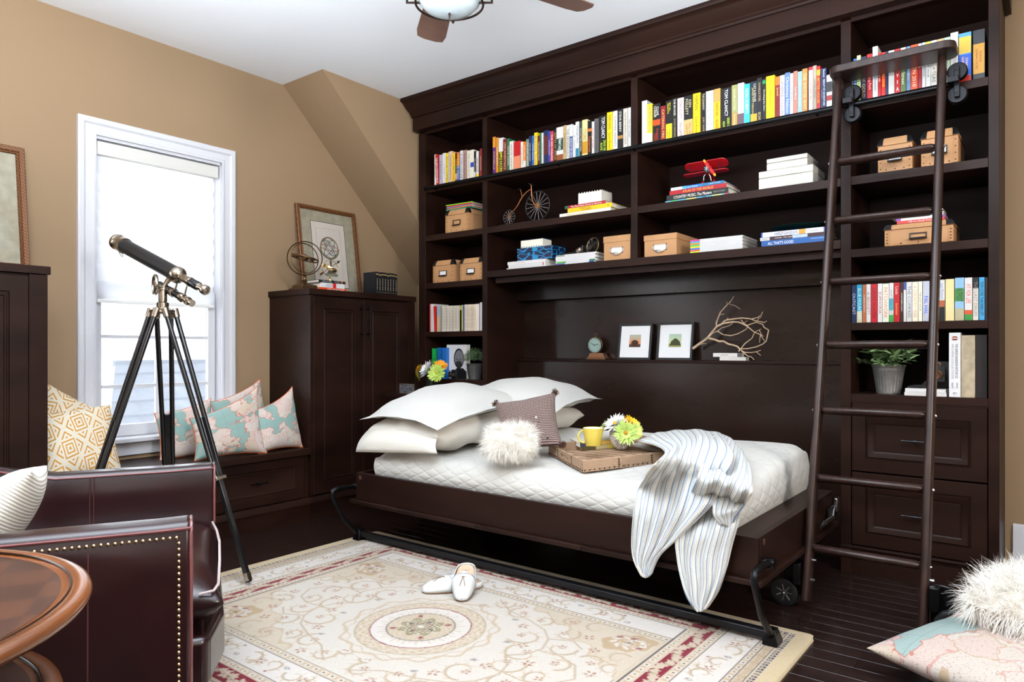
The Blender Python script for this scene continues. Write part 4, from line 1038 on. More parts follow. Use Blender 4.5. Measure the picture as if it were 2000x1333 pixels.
HX = {'r': 'b3161c', 'w': 'd2d0ce', 'k': '141315', 'y': 'f2cc10', 'b': '2f62a8', 'g': '1c6b45', 'n': '17264e', 'm': '5c1520', 'c': 'ddd6c4', 't': 'c9a67c', 'o': 'd9701e', 'p': 'd99a92', 'u': '55266b', 's': '9a9894', 'e': '1f94a8', 'v': '9a9a62', 'a': '5b3220', 'l': 'b0a8b8'}
def row(org, sc, zsh, ys, items, where, group, zb_px=None, hfix=None, depth=.15):
    n = 0
    for it in items:
        x0, x1, top, ck = it[0], it[1], it[2], it[3]; kw = dict(it[4]) if len(it) > 4 else {}
        hexv = kw.pop('hx', HX[ck]); a = aty(org[0] + x0 / sc, 300, ys).x; c = aty(org[0] + x1 / sc, 300, ys).x
        z1 = aty(org[0] + (x0 + x1) / 2 / sc, org[1] + top / sc, ys).z if hfix is None else zsh + hfix * kw.pop('hf', 1)
        kw.pop('hf', None); w = max(c - a - .0006, .005); lean = kw.pop('lean', 0)
        M = T((a + c) / 2, ys + random.uniform(-.003, .003), zsh + .0005) @ (T(0, 0, .0015) @ Ry(lean) if lean else Matrix.Identity(4))
        if 'title' not in kw and w > .011:
            kw['title'] = random.choice(['THE LONG ROAD', 'A SECOND LIFE', 'SUMMER NIGHTS', 'COLLECTED STORIES', 'THE LAST HOUR', 'WINTER GARDEN', 'HOME AND AWAY', 'NORTHERN LIGHT'])
            kw['tcol'] = {'w': '5a5a5e', 'c': '6a5a4a', 'y': '2a2a30', 't': '4a3528', 's': '2a2a2c', 'p': '7a2a2a', 'l': '4a4454'}.get(ck, 'e4ddc8'); kw['th'] = .42
        n += 1
        book(M, w, z1 - zsh, depth, hexv, label='%s-spined book, %s from the left %s' % (COLN[ck], ordn(n - 1), where), group=group, **kw)
D = dict
W1 = ('in the top left bay', 'books in the top left bay')
row((800, 130), 4.444, ZA, 3.585, [
    (217, 232, 765, 'c'), (233, 256, 765, 'r', D(title='THE NEW STANTON BELLE', tcol='ffffff', lean=-2.5)), (260, 282, 768, 'l'), (284, 311, 752, 'w', D(title='J. HALE', tcol='8a8a90', tl=.3)), (312, 334, 752, 'y', D(title='SECOND SUMMER', tcol='2a3a70')), (335, 343, 742, 'b', D(hx='6fb0cc')), (344, 371, 738, 't', D(hx='dcb48c')),
    (372, 394, 755, 'y', D(hx='e8b820')), (396, 412, 750, 'k', D(bands=((.1, .3, 'd9a07c'),))), (413, 436, 745, 'b', D(bands=((.55, 1, 'd9701e'),), title='SUMMER HEAT', tcol='f2cc10')), (438, 461, 730, 'w', D(title='A THIN HOUSE', tcol='141315')), (463, 495, 727, 'p', D(hx='a08078', title='Northern Stories', tcol='5c3a3a')), (497, 526, 730, 'c', D(hx='d8d2be')), (528, 557, 724, 'c', D(bands=((.42, .58, '2f3fb0'),), title=None)),
    (559, 575, 736, 'k', D(bands=((0, .25, 'd2d0ce'),))), (576, 597, 738, 'w', D(bands=((0, .17, 'f2cc10'),), title='SAM ROE', tcol='44444a', tl=.5)), (598, 609, 740, 'a'), (610, 626, 714, 'r', D(hx='8a2a2a'))], *W1)
row((800, 130), 4.444, ZA, 3.585, [
    (722, 747, 612, 'u', D(bands=((.72, 1, 'd98a1e'),), title='DANIELLE', tcol='d9b04a', tpos=.62, tl=.5)), (748, 769, 618, 'o', D(hx='cc8426')), (772, 811, 620, 'w', D(bands=((.0, .62, '1c1c20'),), title='SIMPLE SUCCESS', tcol='e8f020', tpos=.66, tl=.55)), (812, 845, 630, 'm', D(hx='6a1a1c', title='GRIM INHERITANCE', tcol='e0a080')), (847, 869, 628, 'g'),
    (870, 902, 650, 'w', D(hx='dccfc4')), (904, 961, 650, 'r', D(bands=((0, .5, 'd98560'),), title=None)), (963, 984, 653, 'c'), (986, 1008, 652, 'o', D(bands=((0, .3, 'd2d0ce'),))), (1009, 1035, 630, 'g', D(hx='6a8070', title='THE QUIET WOODS', tcol='e4ddc8')), (1037, 1058, 606, 'n'), (1060, 1079, 600, 'b'), (1080, 1107, 575, 'y', D(title='BLUE EYED TEXAN', tcol='2a3a90')), (1109, 1131, 600, 'm'),
    (1133, 1146, 576, 'g'), (1148, 1162, 577, 'w'), (1164, 1203, 556, 'n', D(bands=((.3, .85, '5a2220'),), title=None)), (1205, 1224, 563, 'u', D(hx='3a3a90')), (1225, 1249, 563, 'r', D(hx='b84048', title='THE RED PARADE', tcol='f0d8d0')), (1250, 1274, 543, 'k', D(title='GATES OF GOLD', tcol='c9a04a')), (1276, 1334, 527, 'w', D(bands=((0, .22, '8a4a22'), (.34, .68, '1c4030')), title='Robert Long', tcol='ffffff', tpos=.49, tl=.3)),
    (1336, 1362, 512, 't', D(hx='b89a68')), (1363, 1387, 511, 'w', D(title='THE REMARKABLE', tcol='2a2a2c')), (1389, 1415, 503, 'w', D(bands=((0, .66, '24407a'),), title='VOICE OF THE CROW', tcol='ffffff', tpos=.66, tl=.55)), (1417, 1441, 508, 'w', D(title='K. Stearn', tcol='8a8a90', tl=.4)), (1443, 1471, 481, 'w', D(bands=((0, .28, '1f7a98'),), title='Midnight Rain', tcol='24407a', tpos=.35, tl=.5)), (1473, 1497, 476, 'g', D(hx='2c3a2c')),
    (1499, 1544, 463, 'c', D(hx='dcc890', bands=((.1, .42, 'c08a1e'),), title='OGRE', tcol='a08030', tpos=.4, tl=.3)), (1546, 1579, 471, 'k', D(bands=((.7, .78, 'd9701e'),), title='Tomorrow', tcol='e06a1a', tpos=.65, tl=.45, th=.7)), (1581, 1602, 478, 'w', D(title='ROAD TO RED', tcol='c02020')), (1604, 1641, 453, 's', D(hx='5a5856')), (1644, 1713, 426, 'k', D(title=[('TOM CLANCY', 'ffffff', .32, .55, .42, .02), ('DEAD OR', 'c8f020', .79, .27, .3, .2), ('ALIVE', 'c8f020', .8, .2, .26, -.2)])), (1715, 1761, 398, 'y', D(title=[('FERMAN', '6a5a20', .25, .35, .5, 0), ('Good Women', '3a2a10', .72, .42, .4, 0)])), (1763, 1803, 386, 'w', D(hx='d4d2d8')),
    (1806, 1854, 375, 'k', D(title=[('STEVE BERRY', 'e8e4dc', .3, .5, .42, .0)], bands=((.28, .36, 'a87838'),))), (1856, 1894, 366, 'c', D(hx='c8c0b4')), (1896, 1921, 356, 'w')], 'in the top row above the bicycle', 'books in the top row above the model bicycle')
row((1230, 100), 4.444, ZA, 3.585, [
    (107, 152, 432, 'w', D(title='five small frogs', tcol='9a9a9a', tl=.5, th=.15)), (153, 197, 460, 'y', D(bands=((0, .28, 'd2d0ce'),), title='FIVE FROGS ON A LOG', tcol='2848b0', tpos=.37, tl=.62, th=.5)), (199, 264, 456, 'k', D(title=[('CLIVE', 'f0ece4', .19, .22, .3, .14), ('CUSSLER', 'f0ece4', .2, .28, .3, -.2), ('Crescent', 'd83020', .78, .3, .3, .12), ('Dawn', 'd83020', .85, .2, .28, -.16)], bands=((.45, .6, 'c04a18'),))), (268, 311, 476, 'r', D(hx='8a1a20', title='CATERING FIRE', tcol='e8c070', th=.5)),
    (314, 369, 431, 'k', D(bands=((0, .42, 'dcd21c'),), title=[('BUY ALL', 'e8e020', .16, .2, .25, .15), ('NIGHTS', 'e8e020', .2, .25, .25, -.15), ('TABLE', '1a1a1a', .82, .2, .25, .1), ('HARBOR', '1a1a1a', .85, .24, .22, -.2)])), (371, 411, 412, 'k', D(hx='24221e', title=[('THE BROKER', 'e8e4dc', .22, .4, .4, 0), ('JOHN GRISHAM', 'b8a878', .72, .45, .4, 0)])), (413, 469, 406, 'p', D(hx='dcc4c0', title=[('TONI SCOTT', '7a5a5a', .28, .45, .4, 0), ('The GATE', '5a4a3a', .78, .35, .4, 0)])),
    (471, 547, 386, 'k', D(bands=((0, .42, 'cbab70'),), title=[('KEN', 'e0d0a8', .2, .18, .28, .2), ('FOLLETT', 'e0d0a8', .27, .38, .3, -.18), ('FALL OF', '8a5a20', .8, .26, .24, .18), ('GIANTS', '8a5a20', .82, .28, .24, -.18)])), (549, 612, 366, 'y', D(title=[('FERMAN', '4a3a10', .23, .34, .45, 0), ('Good Women', '2a2010', .76, .4, .36, 0)])), (614, 661, 362, 'k', D(title=[('THE RUNAWAY', 'd8c8a8', .22, .4, .4, 0), ('JURY GAMES', 'c8a878', .78, .38, .4, 0)])), (663, 727, 347, 'w', D(hx='d8dad8', title='TULIPS & MANDY', tcol='9aa0a0', tl=.85)),
    (728, 786, 327, 'y', D(hx='e8b424', bands=((.7, 1, 'c09850'),), title=[('DANTE SIN', '6a4010', .48, .3, .36, 0), ('BLAND', 'c85a10', .85, .24, .4, 0)])), (789, 882, 320, 'k', D(title=[('TOM CLANCY', 'ffffff', .36, .64, .30, .02), ('DEAD OR', 'c8f020', .86, .26, .22, -.08 + .3), ('ALIVE', 'c8f020', .88, .18, .2, -.2)])), (884, 934, 294, 'v', D(title=[('DANIELLE STEEL', 'd8d8b0', .35, .5, .36, 0), ('Amazing', 'f0e0b0', .8, .3, .4, 0)], bands=((0, .35, 'b08a4a'),))),
    (936, 991, 277, 'l', D(hx='d8d4dc', title='SANTERAM', tcol='a49cac', tl=.45, tpos=.35, bands=((0, .3, '6a5460'),))), (993, 1044, 287, 'e', D(hx='38b8c4', title='NORA ROBERTS', tcol='e8f4f0', tpos=.42, tl=.6)), (1046, 1104, 262, 'n', D(hx='1a2030', title=[('CAT & MOUSE', 'd8dcd0', .27, .42, .36, .15), ('JAMES PATTERSON', 'd8c060', .45, .7, .34, -.2)], bands=((.0, .24, 'c8a030'),))), (1106, 1149, 234, 'k', D(title=[('DANIELLE STEEL', 'c8a878', .32, .42, .4, 0), ('ECHO', 'd8b888', .87, .2, .5, 0)])), (1151, 1181, 240, 'k', D(bands=((.88, .96, '1c8a50'),), title='Shrinking the Hero', tcol='dcdcdc')),
    (1183, 1258, 215, 'y', D(hx='ecc400', title='Night Reading', tcol='8a6a08', tl=.5, th=.22)), (1260, 1301, 221, 'o', D(bands=((0, .8, '7a1a20'),), title='Jewel', tcol='e8c050', tpos=.35, tl=.3)), (1303, 1344, 209, 'w', D(hx='d0ccd8', title='CATHERINE COULSON', tcol='4a4860')), (1346, 1390, 186, 'b', D(hx='5c7cb4', title='Christmas Nelson', tcol='d8e4f8')), (1391, 1419, 193, 'w', D(hx='ccd0cc')), (1421, 1454, 173, 'p', D(hx='e07868', title='Last Berry', tcol='f8e0d8')), (1456, 1496, 176, 'b', D(hx='8ab0d0')),
    (1498, 1543, 153, 'o', D(hx='c8823c', title='THE WINTER WAY', tcol='f0d0a0')), (1554, 1590, 139, 'w', D(hx='dccccc', bands=((.93, 1, 'c02030'),), title='a red letter day', tcol='b04050')), (1591, 1620, 125, 't', D(hx='a89c88')), (1622, 1654, 131, 'r', D(bands=((.8, .92, 'f0a020'),), title='A BETTER HOUSE', tcol='f0c030')), (1656, 1706, 150, 'n', D(title=[('Rachel', 'e0e0e8', .12, .18, .3, .1), ('REALM OF ADVENTURE', 'e8e8f0', .58, .62, .3, .12), ('Special Edition', 'a8b0d0', .62, .4, .2, -.25)])), (1708, 1755, 205, 'w', D(bands=((.25, .4, 'a02020'), (.5, .8, '2a2a2c')), title=None))], 'in the top row above the red biplane', 'books in the top row above the red biplane')
row((1600, 0), 3.7025, ZA, 3.585, [
    (232, 246, 0, 's', D(hf=.95)), (247, 272, 0, 'b', D(title='SEA OF BLUE', tcol='e8e8f0')), (273, 300, 0, 'g', D(hx='c4d890', title='GARDEN WAY', tcol='5a7a30', hf=1.05)), (303, 341, 0, 'n', D(title='BONE OF GOLD', tcol='c8a850')), (345, 383, 0, 'r', D(title='Crosswing Path', tcol='f0c8c0', hf=1.03)), (387, 425, 0, 'w', D(title='The Midnight Mountain', tcol='4a6a90', hf=1.16)), (427, 447, 0, 'r', D(title='RAINE LEE', tcol='f0d0c8')), (449, 478, 0, 'r', D(hx='d02018', title='THE BIG ONE', tcol='f0d030')), (480, 498, 0, 'n'), (500, 543, 0, 's', D(hx='c4c4c0', title=None)),
    (546, 586, 0, 'r', D(title=None)), (588, 627, 0, 'v', D(hx='5a7040', bands=((.6, 1, 'd0c8b0'),), title='Cedar Street', tcol='f0f0d8')), (630, 660, 0, 'b', D(hx='6a88b0')), (663, 713, 0, 'o', D(hx='dc4c18', title='LONDON 2010', tcol='f8e8d8', th=.5)), (715, 742, 0, 'r', D(hx='a02030', bands=((.5, 1, 'd8d8d4'),), title='TEXAS PARIS', tcol='b02030', tpos=.4)), (744, 769, 0, 'w', D(title='INHERITANCE', tcol='6a6a60')), (771, 806, 0, 'w', D(bands=((.6, 1, 'dcd040'),))), (808, 850, 0, 'c', D(hx='d4d0c4', title='TRAVEL ATLAS', tcol='6a6660')),
    (852, 901, 0, 't'), (903, 948, 0, 'g', D(hx='a8c8a8')), (950, 1005, 0, 'w', D(title='JAYNE', tcol='a0a4a8', tl=.4, hf=1.06)), (1010, 1100, 0, 'b', D(hx='4a90c8', bands=((.58, .92, 'c8a838'), (.14, .56, '1850c0'), (0, .13, 'b0281c')), title=[('DIANA', 'f0c030', .64, .26, .2, .15), ('GABALDON', 'f0c030', .66, .36, .2, -.17)], hf=1.0)), (1112, 1198, 0, 'k', D(hx='24262a', bands=((.12, .72, 'b8862a'),), title=[('DIANA', '7a2a10', .55, .26, .2, .15), ('GABALDON', '7a2a10', .58, .4, .2, -.17)], hf=1.0))], 'in the top right bay', 'books in the top right bay', hfix=.213)
row((1560, 340), 2.898, ZD, 3.575, [
    (300, 327, 632, 'n', D(title='OUTCAST', tcol='c8d0e8')), (329, 360, 628, 'e', D(hx='1a98b8', bands=((0, .3, 'c8c0a0'),), title='BLUE MOUNTAIN', tcol='d8f0f0')), (362, 381, 628, 'o', D(hx='b8643a')), (383, 407, 626, 'w', D(title='A. BENNETT', tcol='a04a40')), (409, 443, 625, 'r', D(hx='c01c28', title='LOUISE HUNTER', tcol='5a0a10')), (446, 473, 622, 'w', D(title='EUPHORIA', tcol='b02828')), (475, 510, 622, 'c', D(hx='dcdcc8', title='PATCHWORK', tcol='c86a5a')), (512, 537, 618, 'w', D(bands=((0, .18, '3a9a40'), (.3, .6, '3aa0b0')))), (539, 571, 616, 'r', D(title=[('Louis', 'f0d8d0', .2, .2, .5, 0), ('Summer', 'f0c060', .68, .4, .4, 0)])), (573, 592, 616, 'k', D(hx='3a2420')),
    (594, 609, 612, 'w', D(bands=((.8, 1, '3a4a90'),))), (611, 641, 612, 'w', D(title='THE COMPASS', tcol='5a6a80')), (643, 675, 612, 'c', D(hx='e6e2cc', title='A COUNTRY YEAR', tcol='d0a080')), (677, 699, 610, 'c', D(hx='ece4c8')), (702, 740, 608, 's', D(hx='b8bcc8', title='PAL HAL', tcol='2458d8', tpos=.6, tl=.45, th=.55)), (742, 765, 606, 'w'), (767, 788, 604, 's'), (790, 827, 600, 'w', D(bands=((0, .34, '1a1a1c'), (.34, .5, 'a85a3a')), title='Jean Michaels', tcol='6a88c0', tpos=.28, tl=.4)),
    (831, 880, 596, 'c', D(hx='e4d098', title=None)), (884, 936, 588, 'b', D(hx='8ab4d4', bands=((.45, .75, '4a8a48'), (0, .28, 'b0a888')), title='OUTPOST', tcol='14301c', tpos=.4, tl=.32)), (939, 982, 588, 'w', D(bands=((0, .14, '3a8a3a'), (.14, .24, 'd0502a')), title='FIT FOR LIFE', tcol='d85a48', tpos=.38, tl=.45)), (985, 1018, 586, 'k', D(bands=((0, .75, 'ccc4b8'),), title='THE LAST DRUM', tcol='8a8078')), (1021, 1052, 586, 'b', D(hx='3c98c8', title='TOM COVE  THE WISH LIST', tcol='141820')), (1054, 1070, 586, 'a', D(hx='2a1c1a'))], 'in the right bay below the flat box', 'books in the right bay below the flat kraft box')
# pale paperbacks of the left bay
its = [(288, 304, 400, 'r'), (305, 356, 402, 'w', D(title=None)), (360, 388, 435, 'r', D(hx='d42a1c', lean=-3, title=None)), (396, 428, 432, 'b', D(hx='8ab8d8', bands=((0, .6, 'cbb498'),), title=None)), (430, 450, 437, 't', D(title=None)), (452, 466, 436, 'e', D(hx='3a8298'))]
xs = [467, 492, 517, 541, 567, 592, 615, 640, 665, 690, 712, 727]
its += [(a, c - 1, 432 - i, 'c', D(hx=['cfc6b6', 'd6cec0', 'c8bca8', 'd8d2c6'][i % 4], title='A PLAY IN FIVE ACTS' if c - a > 20 else None, tcol='8a7a68')) for i, (a, c) in enumerate(zip(xs, xs[1:]))]
its += [(730, 747, 488, 'k'), (750, 767, 415, 'y', D(title=None)), (769, 797, 413, 'b', D(title=None))]
xs = [798, 825, 850, 878, 905, 930, 953]
its += [(a, c - 1, 410 - i, 'c', D(hx=['dccbb4', 'd8c6ae', 'e0d2be'][i % 3], title='VOLUME OF TALES', tcol='a08a70')) for i, (a, c) in enumerate(zip(xs, xs[1:]))]
its += [(954, 1004, 400, 'c', D(hx='e4dccb', title=None)), (1006, 1020, 385, 'u'), (1021, 1048, 378, 'w', D(title=None))]
row((800, 540), 7.404, ZD, 3.575, its, 'on the left bay paperback shelf', 'pale paperbacks in the left bay')
row((800, 540), 7.404, ZE, 3.60, [(325, 383, 1045, 'g', D(hx='18a048', title='A YEAR', tcol='0c5a28', tl=.4, th=.3)), (400, 455, 1035, 'b', D(hx='1c62a8', title='TWO YEARS', tcol='0c3a68', tl=.4, th=.3)), (468, 523, 1035, 'b', D(hx='1f6cb8', title='THREE', tcol='0c3a68', tl=.4, th=.3))], 'on the lowest visible shelf of the left bay', 'coloured books by the white biography')
# letters running down the red OLIVIA spine
ob = [o for o in bpy.data.objects if o.get('label', '').startswith('red-spined book, eleventh from the left in the top right')]
if ob:
    c = ob[0].location
    for i, ch in enumerate('OLIVIA'): lettering(ch, (c.x, c.y - .0008, ZA + .186 - i * .031), (1, 0, 0), (0, 0, 1), .010 if ch != 'I' else .003, .017, 'f4ecec', ob[0])
# biography turned cover-out, with a portrait in greys
bx0_, bx1_ = aty(800 + 537 / 7.404, 690, 3.6350).x, aty(800 + 826 / 7.404, 690, 3.6350).x; bh = aty(880, 540 + 990 / 7.404, 3.6350).z - ZE; bw = bx1_ - bx0_
r = thing('book', 'white cover-out book with grey portrait of a bearded man', 'book', ((bx0_ + bx1_) / 2, 3.6450, ZE)); cx = (bx0_ + bx1_) / 2
fin(B().box(bx0_, bx1_, 3.6350, 3.6370, ZE, ZE + bh).box(bx0_, bx1_, 3.6700, 3.6720, ZE, ZE + bh).box(bx0_, bx0_ + .002, 3.6370, 3.6700, ZE, ZE + bh), 'cover', C('dcdcde'), r, smooth=0)
fin(B().box(bx0_ + .002, bx1_ - .003, 3.6370, 3.6700, ZE + .003, ZE + bh - .003), 'pages', PAPER, r)
def flatpoly(pts, y, col, parent, nm, th=.0006): return fin(B().prism([(p[0], p[1]) for p in pts], 0, th, frame((0, y, 0), (1, 0, 0), (0, 0, 1))), nm, C(col, .5), parent, smooth=0)
def ell(cx_, cz, rx, rz, n=24, f=lambda a: 1): return [(cx_ + rx * f(2 * math.pi * k / n) * math.cos(2 * math.pi * k / n), cz + rz * f(2 * math.pi * k / n) * math.sin(2 * math.pi * k / n)) for k in range(n)]
hx_ = bx0_ + bw * .62; hz_ = ZE + bh * .58
flatpoly([(bx0_ + bw * .28, ZE + .001), (bx1_ - .001, ZE + .001), (bx1_ - .001, ZE + bh * .22), (bx0_ + bw * .82, ZE + bh * .32), (bx0_ + bw * .5, ZE + bh * .32), (bx0_ + bw * .34, ZE + bh * .16)], 3.6344, '111114', r, 'portrait_shoulders')
flatpoly(ell(hx_, hz_ + bh * .02, bw * .25, bh * .29), 3.6338, '1c1c1f', r, 'portrait_hair')
flatpoly(ell(hx_ + .002, hz_ + bh * .02, bw * .215, bh * .24), 3.6332, '77777a', r, 'portrait_face')
flatpoly(ell(hx_, hz_ - bh * .14, bw * .16, bh * .10), 3.6326, '2c2c2f', r, 'portrait_beard')
for s_ in (-1, 1): flatpoly(ell(hx_ + s_ * bw * .085, hz_, bw * .05, bh * .012, 10), 3.6320, '1a1a1c', r, 'portrait_eye')
flatpoly([(hx_ - .003, hz_ - bh * .01), (hx_ + .004, hz_ - bh * .01), (hx_ + .006, hz_ - bh * .08), (hx_ - .004, hz_ - bh * .08)], 3.6320, '5c5c60', r, 'portrait_nose')
# tall volumes at the lower right
def tall(x0, x1, top, hexv, label, rough=.45):
    a, c = aty(1560 + x0 / 2.898, 700, 3.59).x, aty(1560 + x1 / 2.898, 700, 3.59).x; z1 = aty(1560 + x0 / 2.898, 340 + top / 2.898, 3.59).z
    return book(T((a + c) / 2, 3.59, ZE + .0005), c - a - .001, z1 - ZE, .22, hexv, label=label, group='tall volumes at the lower right', rough=rough), a, c, z1
r, a, c, z1 = tall(850, 917, 900, 'dcdcde', 'tall white archive volume with an orange shield emblem')
w = c - a; cx = (a + c) / 2; hgt = z1 - ZE
lettering('THE HARLEY-DAVIDSON MOTOR CO.', (cx + w * .15, 3.589, ZE + hgt * .56), (0, 0, -1), (1, 0, 0), hgt * .54, w * .22, '2a2a2c', r)
lettering('ARCHIVE COLLECTION', (cx - w * .18, 3.589, ZE + hgt * .56), (0, 0, -1), (1, 0, 0), hgt * .54, w * .20, '9a9a9c', r)
flatpoly([(cx - w * .3, ZE + hgt * .915), (cx - w * .13, ZE + hgt * .945), (cx + w * .13, ZE + hgt * .945), (cx + w * .3, ZE + hgt * .915), (cx + w * .13, ZE + hgt * .885), (cx - w * .13, ZE + hgt * .885)], 3.5890, '3a1a10', r, 'emblem')
flatpoly([(cx - w * .16, ZE + hgt * .935), (cx + w * .16, ZE + hgt * .935), (cx + w * .12, ZE + hgt * .90), (cx, ZE + hgt * .888), (cx - w * .12, ZE + hgt * .90)], 3.5883, 'b84a20', r, 'emblem_shield')
flatpoly([(cx - w * .3, ZE + hgt * .92), (cx + w * .3, ZE + hgt * .92), (cx + w * .3, ZE + hgt * .91), (cx - w * .3, ZE + hgt * .91)], 3.5876, 'e8e4e0', r, 'emblem_band')
lettering('ART', (cx, 3.589, ZE + hgt * .06), (1, 0, 0), (0, 0, 1), w * .34, .008, '2a2a2c', r); lettering('VALENTE', (cx - w * .2, 3.589, ZE + hgt * .18), (0, 0, -1), (1, 0, 0), hgt * .09, w * .14, '5a5a5c', r); lettering('CHRONICLE', (cx + w * .2, 3.589, ZE + hgt * .18), (0, 0, -1), (1, 0, 0), hgt * .09, w * .14, '5a5a5c', r)
MC['paint_b0a288_70'] = P('worn_cream_cloth', 'a99a80', .75, n=30, var=.25, bump=.3, bs=60)
tall(919, 999, 915, 'b0a288', 'tall worn cream cloth volume with stained spine', .7)
tall(1001, 1066, 912, '1c120f', 'tall dark brown volume against the right upright', .6)

def stack(org, sc, zsh, ys, items, depth, group):
    z = zsh + .0005; out = []
    for x0, x1, th, hexv, label, kw in items:     # bottom first; thickness in metres
        a, c = aty(org[0] + x0 / sc, 300, ys).x, aty(org[0] + x1 / sc, 300, ys).x; kw = dict(kw); dy = kw.pop('dy', 0); d_ = kw.pop('d', depth)
        out.append(book(T((a + c) / 2, ys + dy, z), c - a, th, d_, hexv, label=label, group=group, flat=True, **kw)); z += th + .0006
    return z, out
R6 = ((1230, 100), 4.444)
zt1, _ = stack(*R6, ZB, 3.585, [
    (308, 858, .009, '5ab0c8', 'thin multicoloured book at the bottom below the biplane', D(bands=((.1, .2, '48b868'), (.35, .5, 'e0d470'), (.6, .66, '2868b0'), (.75, .9, 'c8d480'), (.94, 1, 'c83848')), title=None)),
    (320, 855, .030, '1e1e1c', 'thick black country music book under the red atlas', D(title=[('COUNTRY MUSIC: The Masters', 'f0ece4', .43, .62, .52, 0), ('MARTY STUART', '9a9890', .86, .18, .26, 0)])),
    (345, 840, .022, 'a81820', 'red world atlas with gold lettering under the biplane', D(title='ATLAS OF THE WORLD', tcol='d8b060', tpos=.51, tl=.54, th=.62)),
    (357, 815, .016, '1f6a9a', 'blue and white book on top of the red atlas', D(bands=((0, .22, 'dce8f0'), (.22, .3, '5aa8e0'), (.3, .6, '2878c8'),), title=[('MOTOR BOATS', '2458a0', .13, .16, .5, 0), ('Sea to Forever', 'e8f0f8', .42, .2, .5, 0), ('J. HENRY RANGER', 'e0f0f0', .83, .22, .4, 0)]))], .21, 'books stacked under the red biplane')
R4 = ((800, 130), 4.444)
zt2, _ = stack(*R4, ZB, 3.585, [
    (1302, 1745, .022, 'e6e0d0', 'cream ceramics book at the bottom of its stack of three', D(title='World Ceramics', tcol='c8a850', tpos=.36, tl=.44, th=.6)),
    (1372, 1757, .026, 'ecbc1c', 'thick yellow book in the middle of the stack of three', D(title=[('AMERICAN', '5a4a10', .4, .34, .34, .18), ('COVERED', '5a4a10', .43, .28, .34, -.22), ('LEE', '6a5210', .92, .05, .3, 0)])),
    (1347, 1700, .017, 'a81c20', 'red scenic drives book on top of the stack of three', D(title='The Most Scenic Drives in America', tcol='f8f0f0', tpos=.53, tl=.76, th=.6, bands=((0, .09, '2a5a48'),)))], .20, 'books stacked beside the model bicycle')
R5 = ((800, 360), 4.444)
zt3, _ = stack(*R5, ZS, 3.585, [
    (842, 1190, .009, 'd4d2d0', 'spiral-edged white booklet at the bottom of the left white stack', D(title=None)),
    (857, 1182, .019, 'd4d2d0', 'white book with small red mark in the left white stack', D(title=None, bands=((.92, .945, 'c82828'),))),
    (850, 1180, .020, 'd8d6d4', 'white book carrying the blue patterned box', D(title='TIMOR TIMES', tcol='d8a8a0', tpos=.33, tl=.34, th=.4))], .19, 'white books under the blue patterned box')
its = []
for i in range(6):
    kw = D(title=None)
    if i == 0: kw['bands'] = ((0, .25, '5a5aa8'), (.85, .98, '2a3a9a'))
    if i == 1: kw['bands'] = ((.02, .26, '4aa83a'), (.83, .97, '187040'))
    if i == 5: kw['bands'] = ((0, .22, '7a8a80'),)
    its.append((1265 + (i % 3) * 3, 1610 + (i % 2) * 12, .0098, 'd2d0d0', ['lowest', 'second lowest', 'third', 'fourth', 'fifth', 'topmost'][i] + ' white magazine in the pile under the magnifying glass', kw))
zt4, _ = stack(*R5, ZS, 3.585, its, .20, 'white magazines under the magnifying glass')
R7 = ((1230, 380), 3.92)
cl7 = ['c8e020', 'e85a28', '2868c0', 'e0c818', '48b848', 'e08028', '30a0c8', 'd82880']
zt5, _ = stack(*R7, ZS, 3.585, [(463, 862 + (i % 2) * 4, .0085, 'cacac9', '%s journal with a %s spine end in the white journal pile' % (['lowest', 'second', 'third', 'fourth', 'fifth', 'sixth', 'seventh', 'topmost'][i], ['lime', 'orange', 'blue', 'yellow', 'green', 'amber', 'light blue', 'magenta'][i]), D(title=None, bands=((0, .19, cl7[i]),))) for i in range(8)], .23, 'white journals with coloured spine ends')
zt6, _ = stack(*R7, ZS, 3.585, [
    (1008, 1496, .030, '1c5aa0', 'blue cookery book at the bottom under the green dish', D(title=[("ALL THAT'S GOOD", 'ffffff', .31, .41, .5, 0), ('CANADIAN BAKING', 'b8d0e8', .88, .2, .18, .2)])),
    (998, 1508, .017, '3a1a20', 'maroon book with a pale end in the middle under the green dish', D(bands=((0, .15, 'c8c8c4'), (.5, .72, '9ab0c8')), title=[('Canada : The Land That Shapes Us', 'e8e0dc', .48, .5, .5, 0), ('World', '6a6a68', .07, .08, .4, 0)])),
    (1005, 1500, .024, '2040a0', 'white motorcycle book with blue ends just below the green dish', D(bands=((.025, .60, 'd4d4d8'), (.60, .70, 'd09028'), (.70, .97, 'd4d4d8')), title=[('HARLEY-DAVIDSON', '1c2c6a', .4, .36, .6, 0), ('MAC McDIARMID', '6a7aa0', .8, .18, .3, 0)]))], .22, 'books under the green dish')
# white books under the little camera at the right, small white books under the branch
R8 = ((1560, 340), 2.898)
zt7, _ = stack(*R8, ZE, 3.585, [(598, 836, .016, 'd2d0ce', 'lower white book under the old camera in the right bay', D(title=None)), (602, 832, .015, 'd6d4d4', 'upper white book under the old camera in the right bay', D(title=None))], .16, 'white books under the old camera')
zt8, _ = stack((1050, 560), 3.333, .986, 3.925, [(1185, 1362, .020, 'd8d4cc', 'lower of two slim cream books under the branch', D(title='EINSTEIN', tcol='b0aca4', tl=.35, th=.3, bands=((.97, 1, '5a5856'),))), (1142, 1330, .022, 'dcd8d2', 'upper of two slim cream books under the branch', D(title='MARILYN', tcol='3a3836', tl=.25, th=.3, tpos=.4, bands=((.84, 1, '5e5c5a'),)))], .045, 'slim books under the branch')

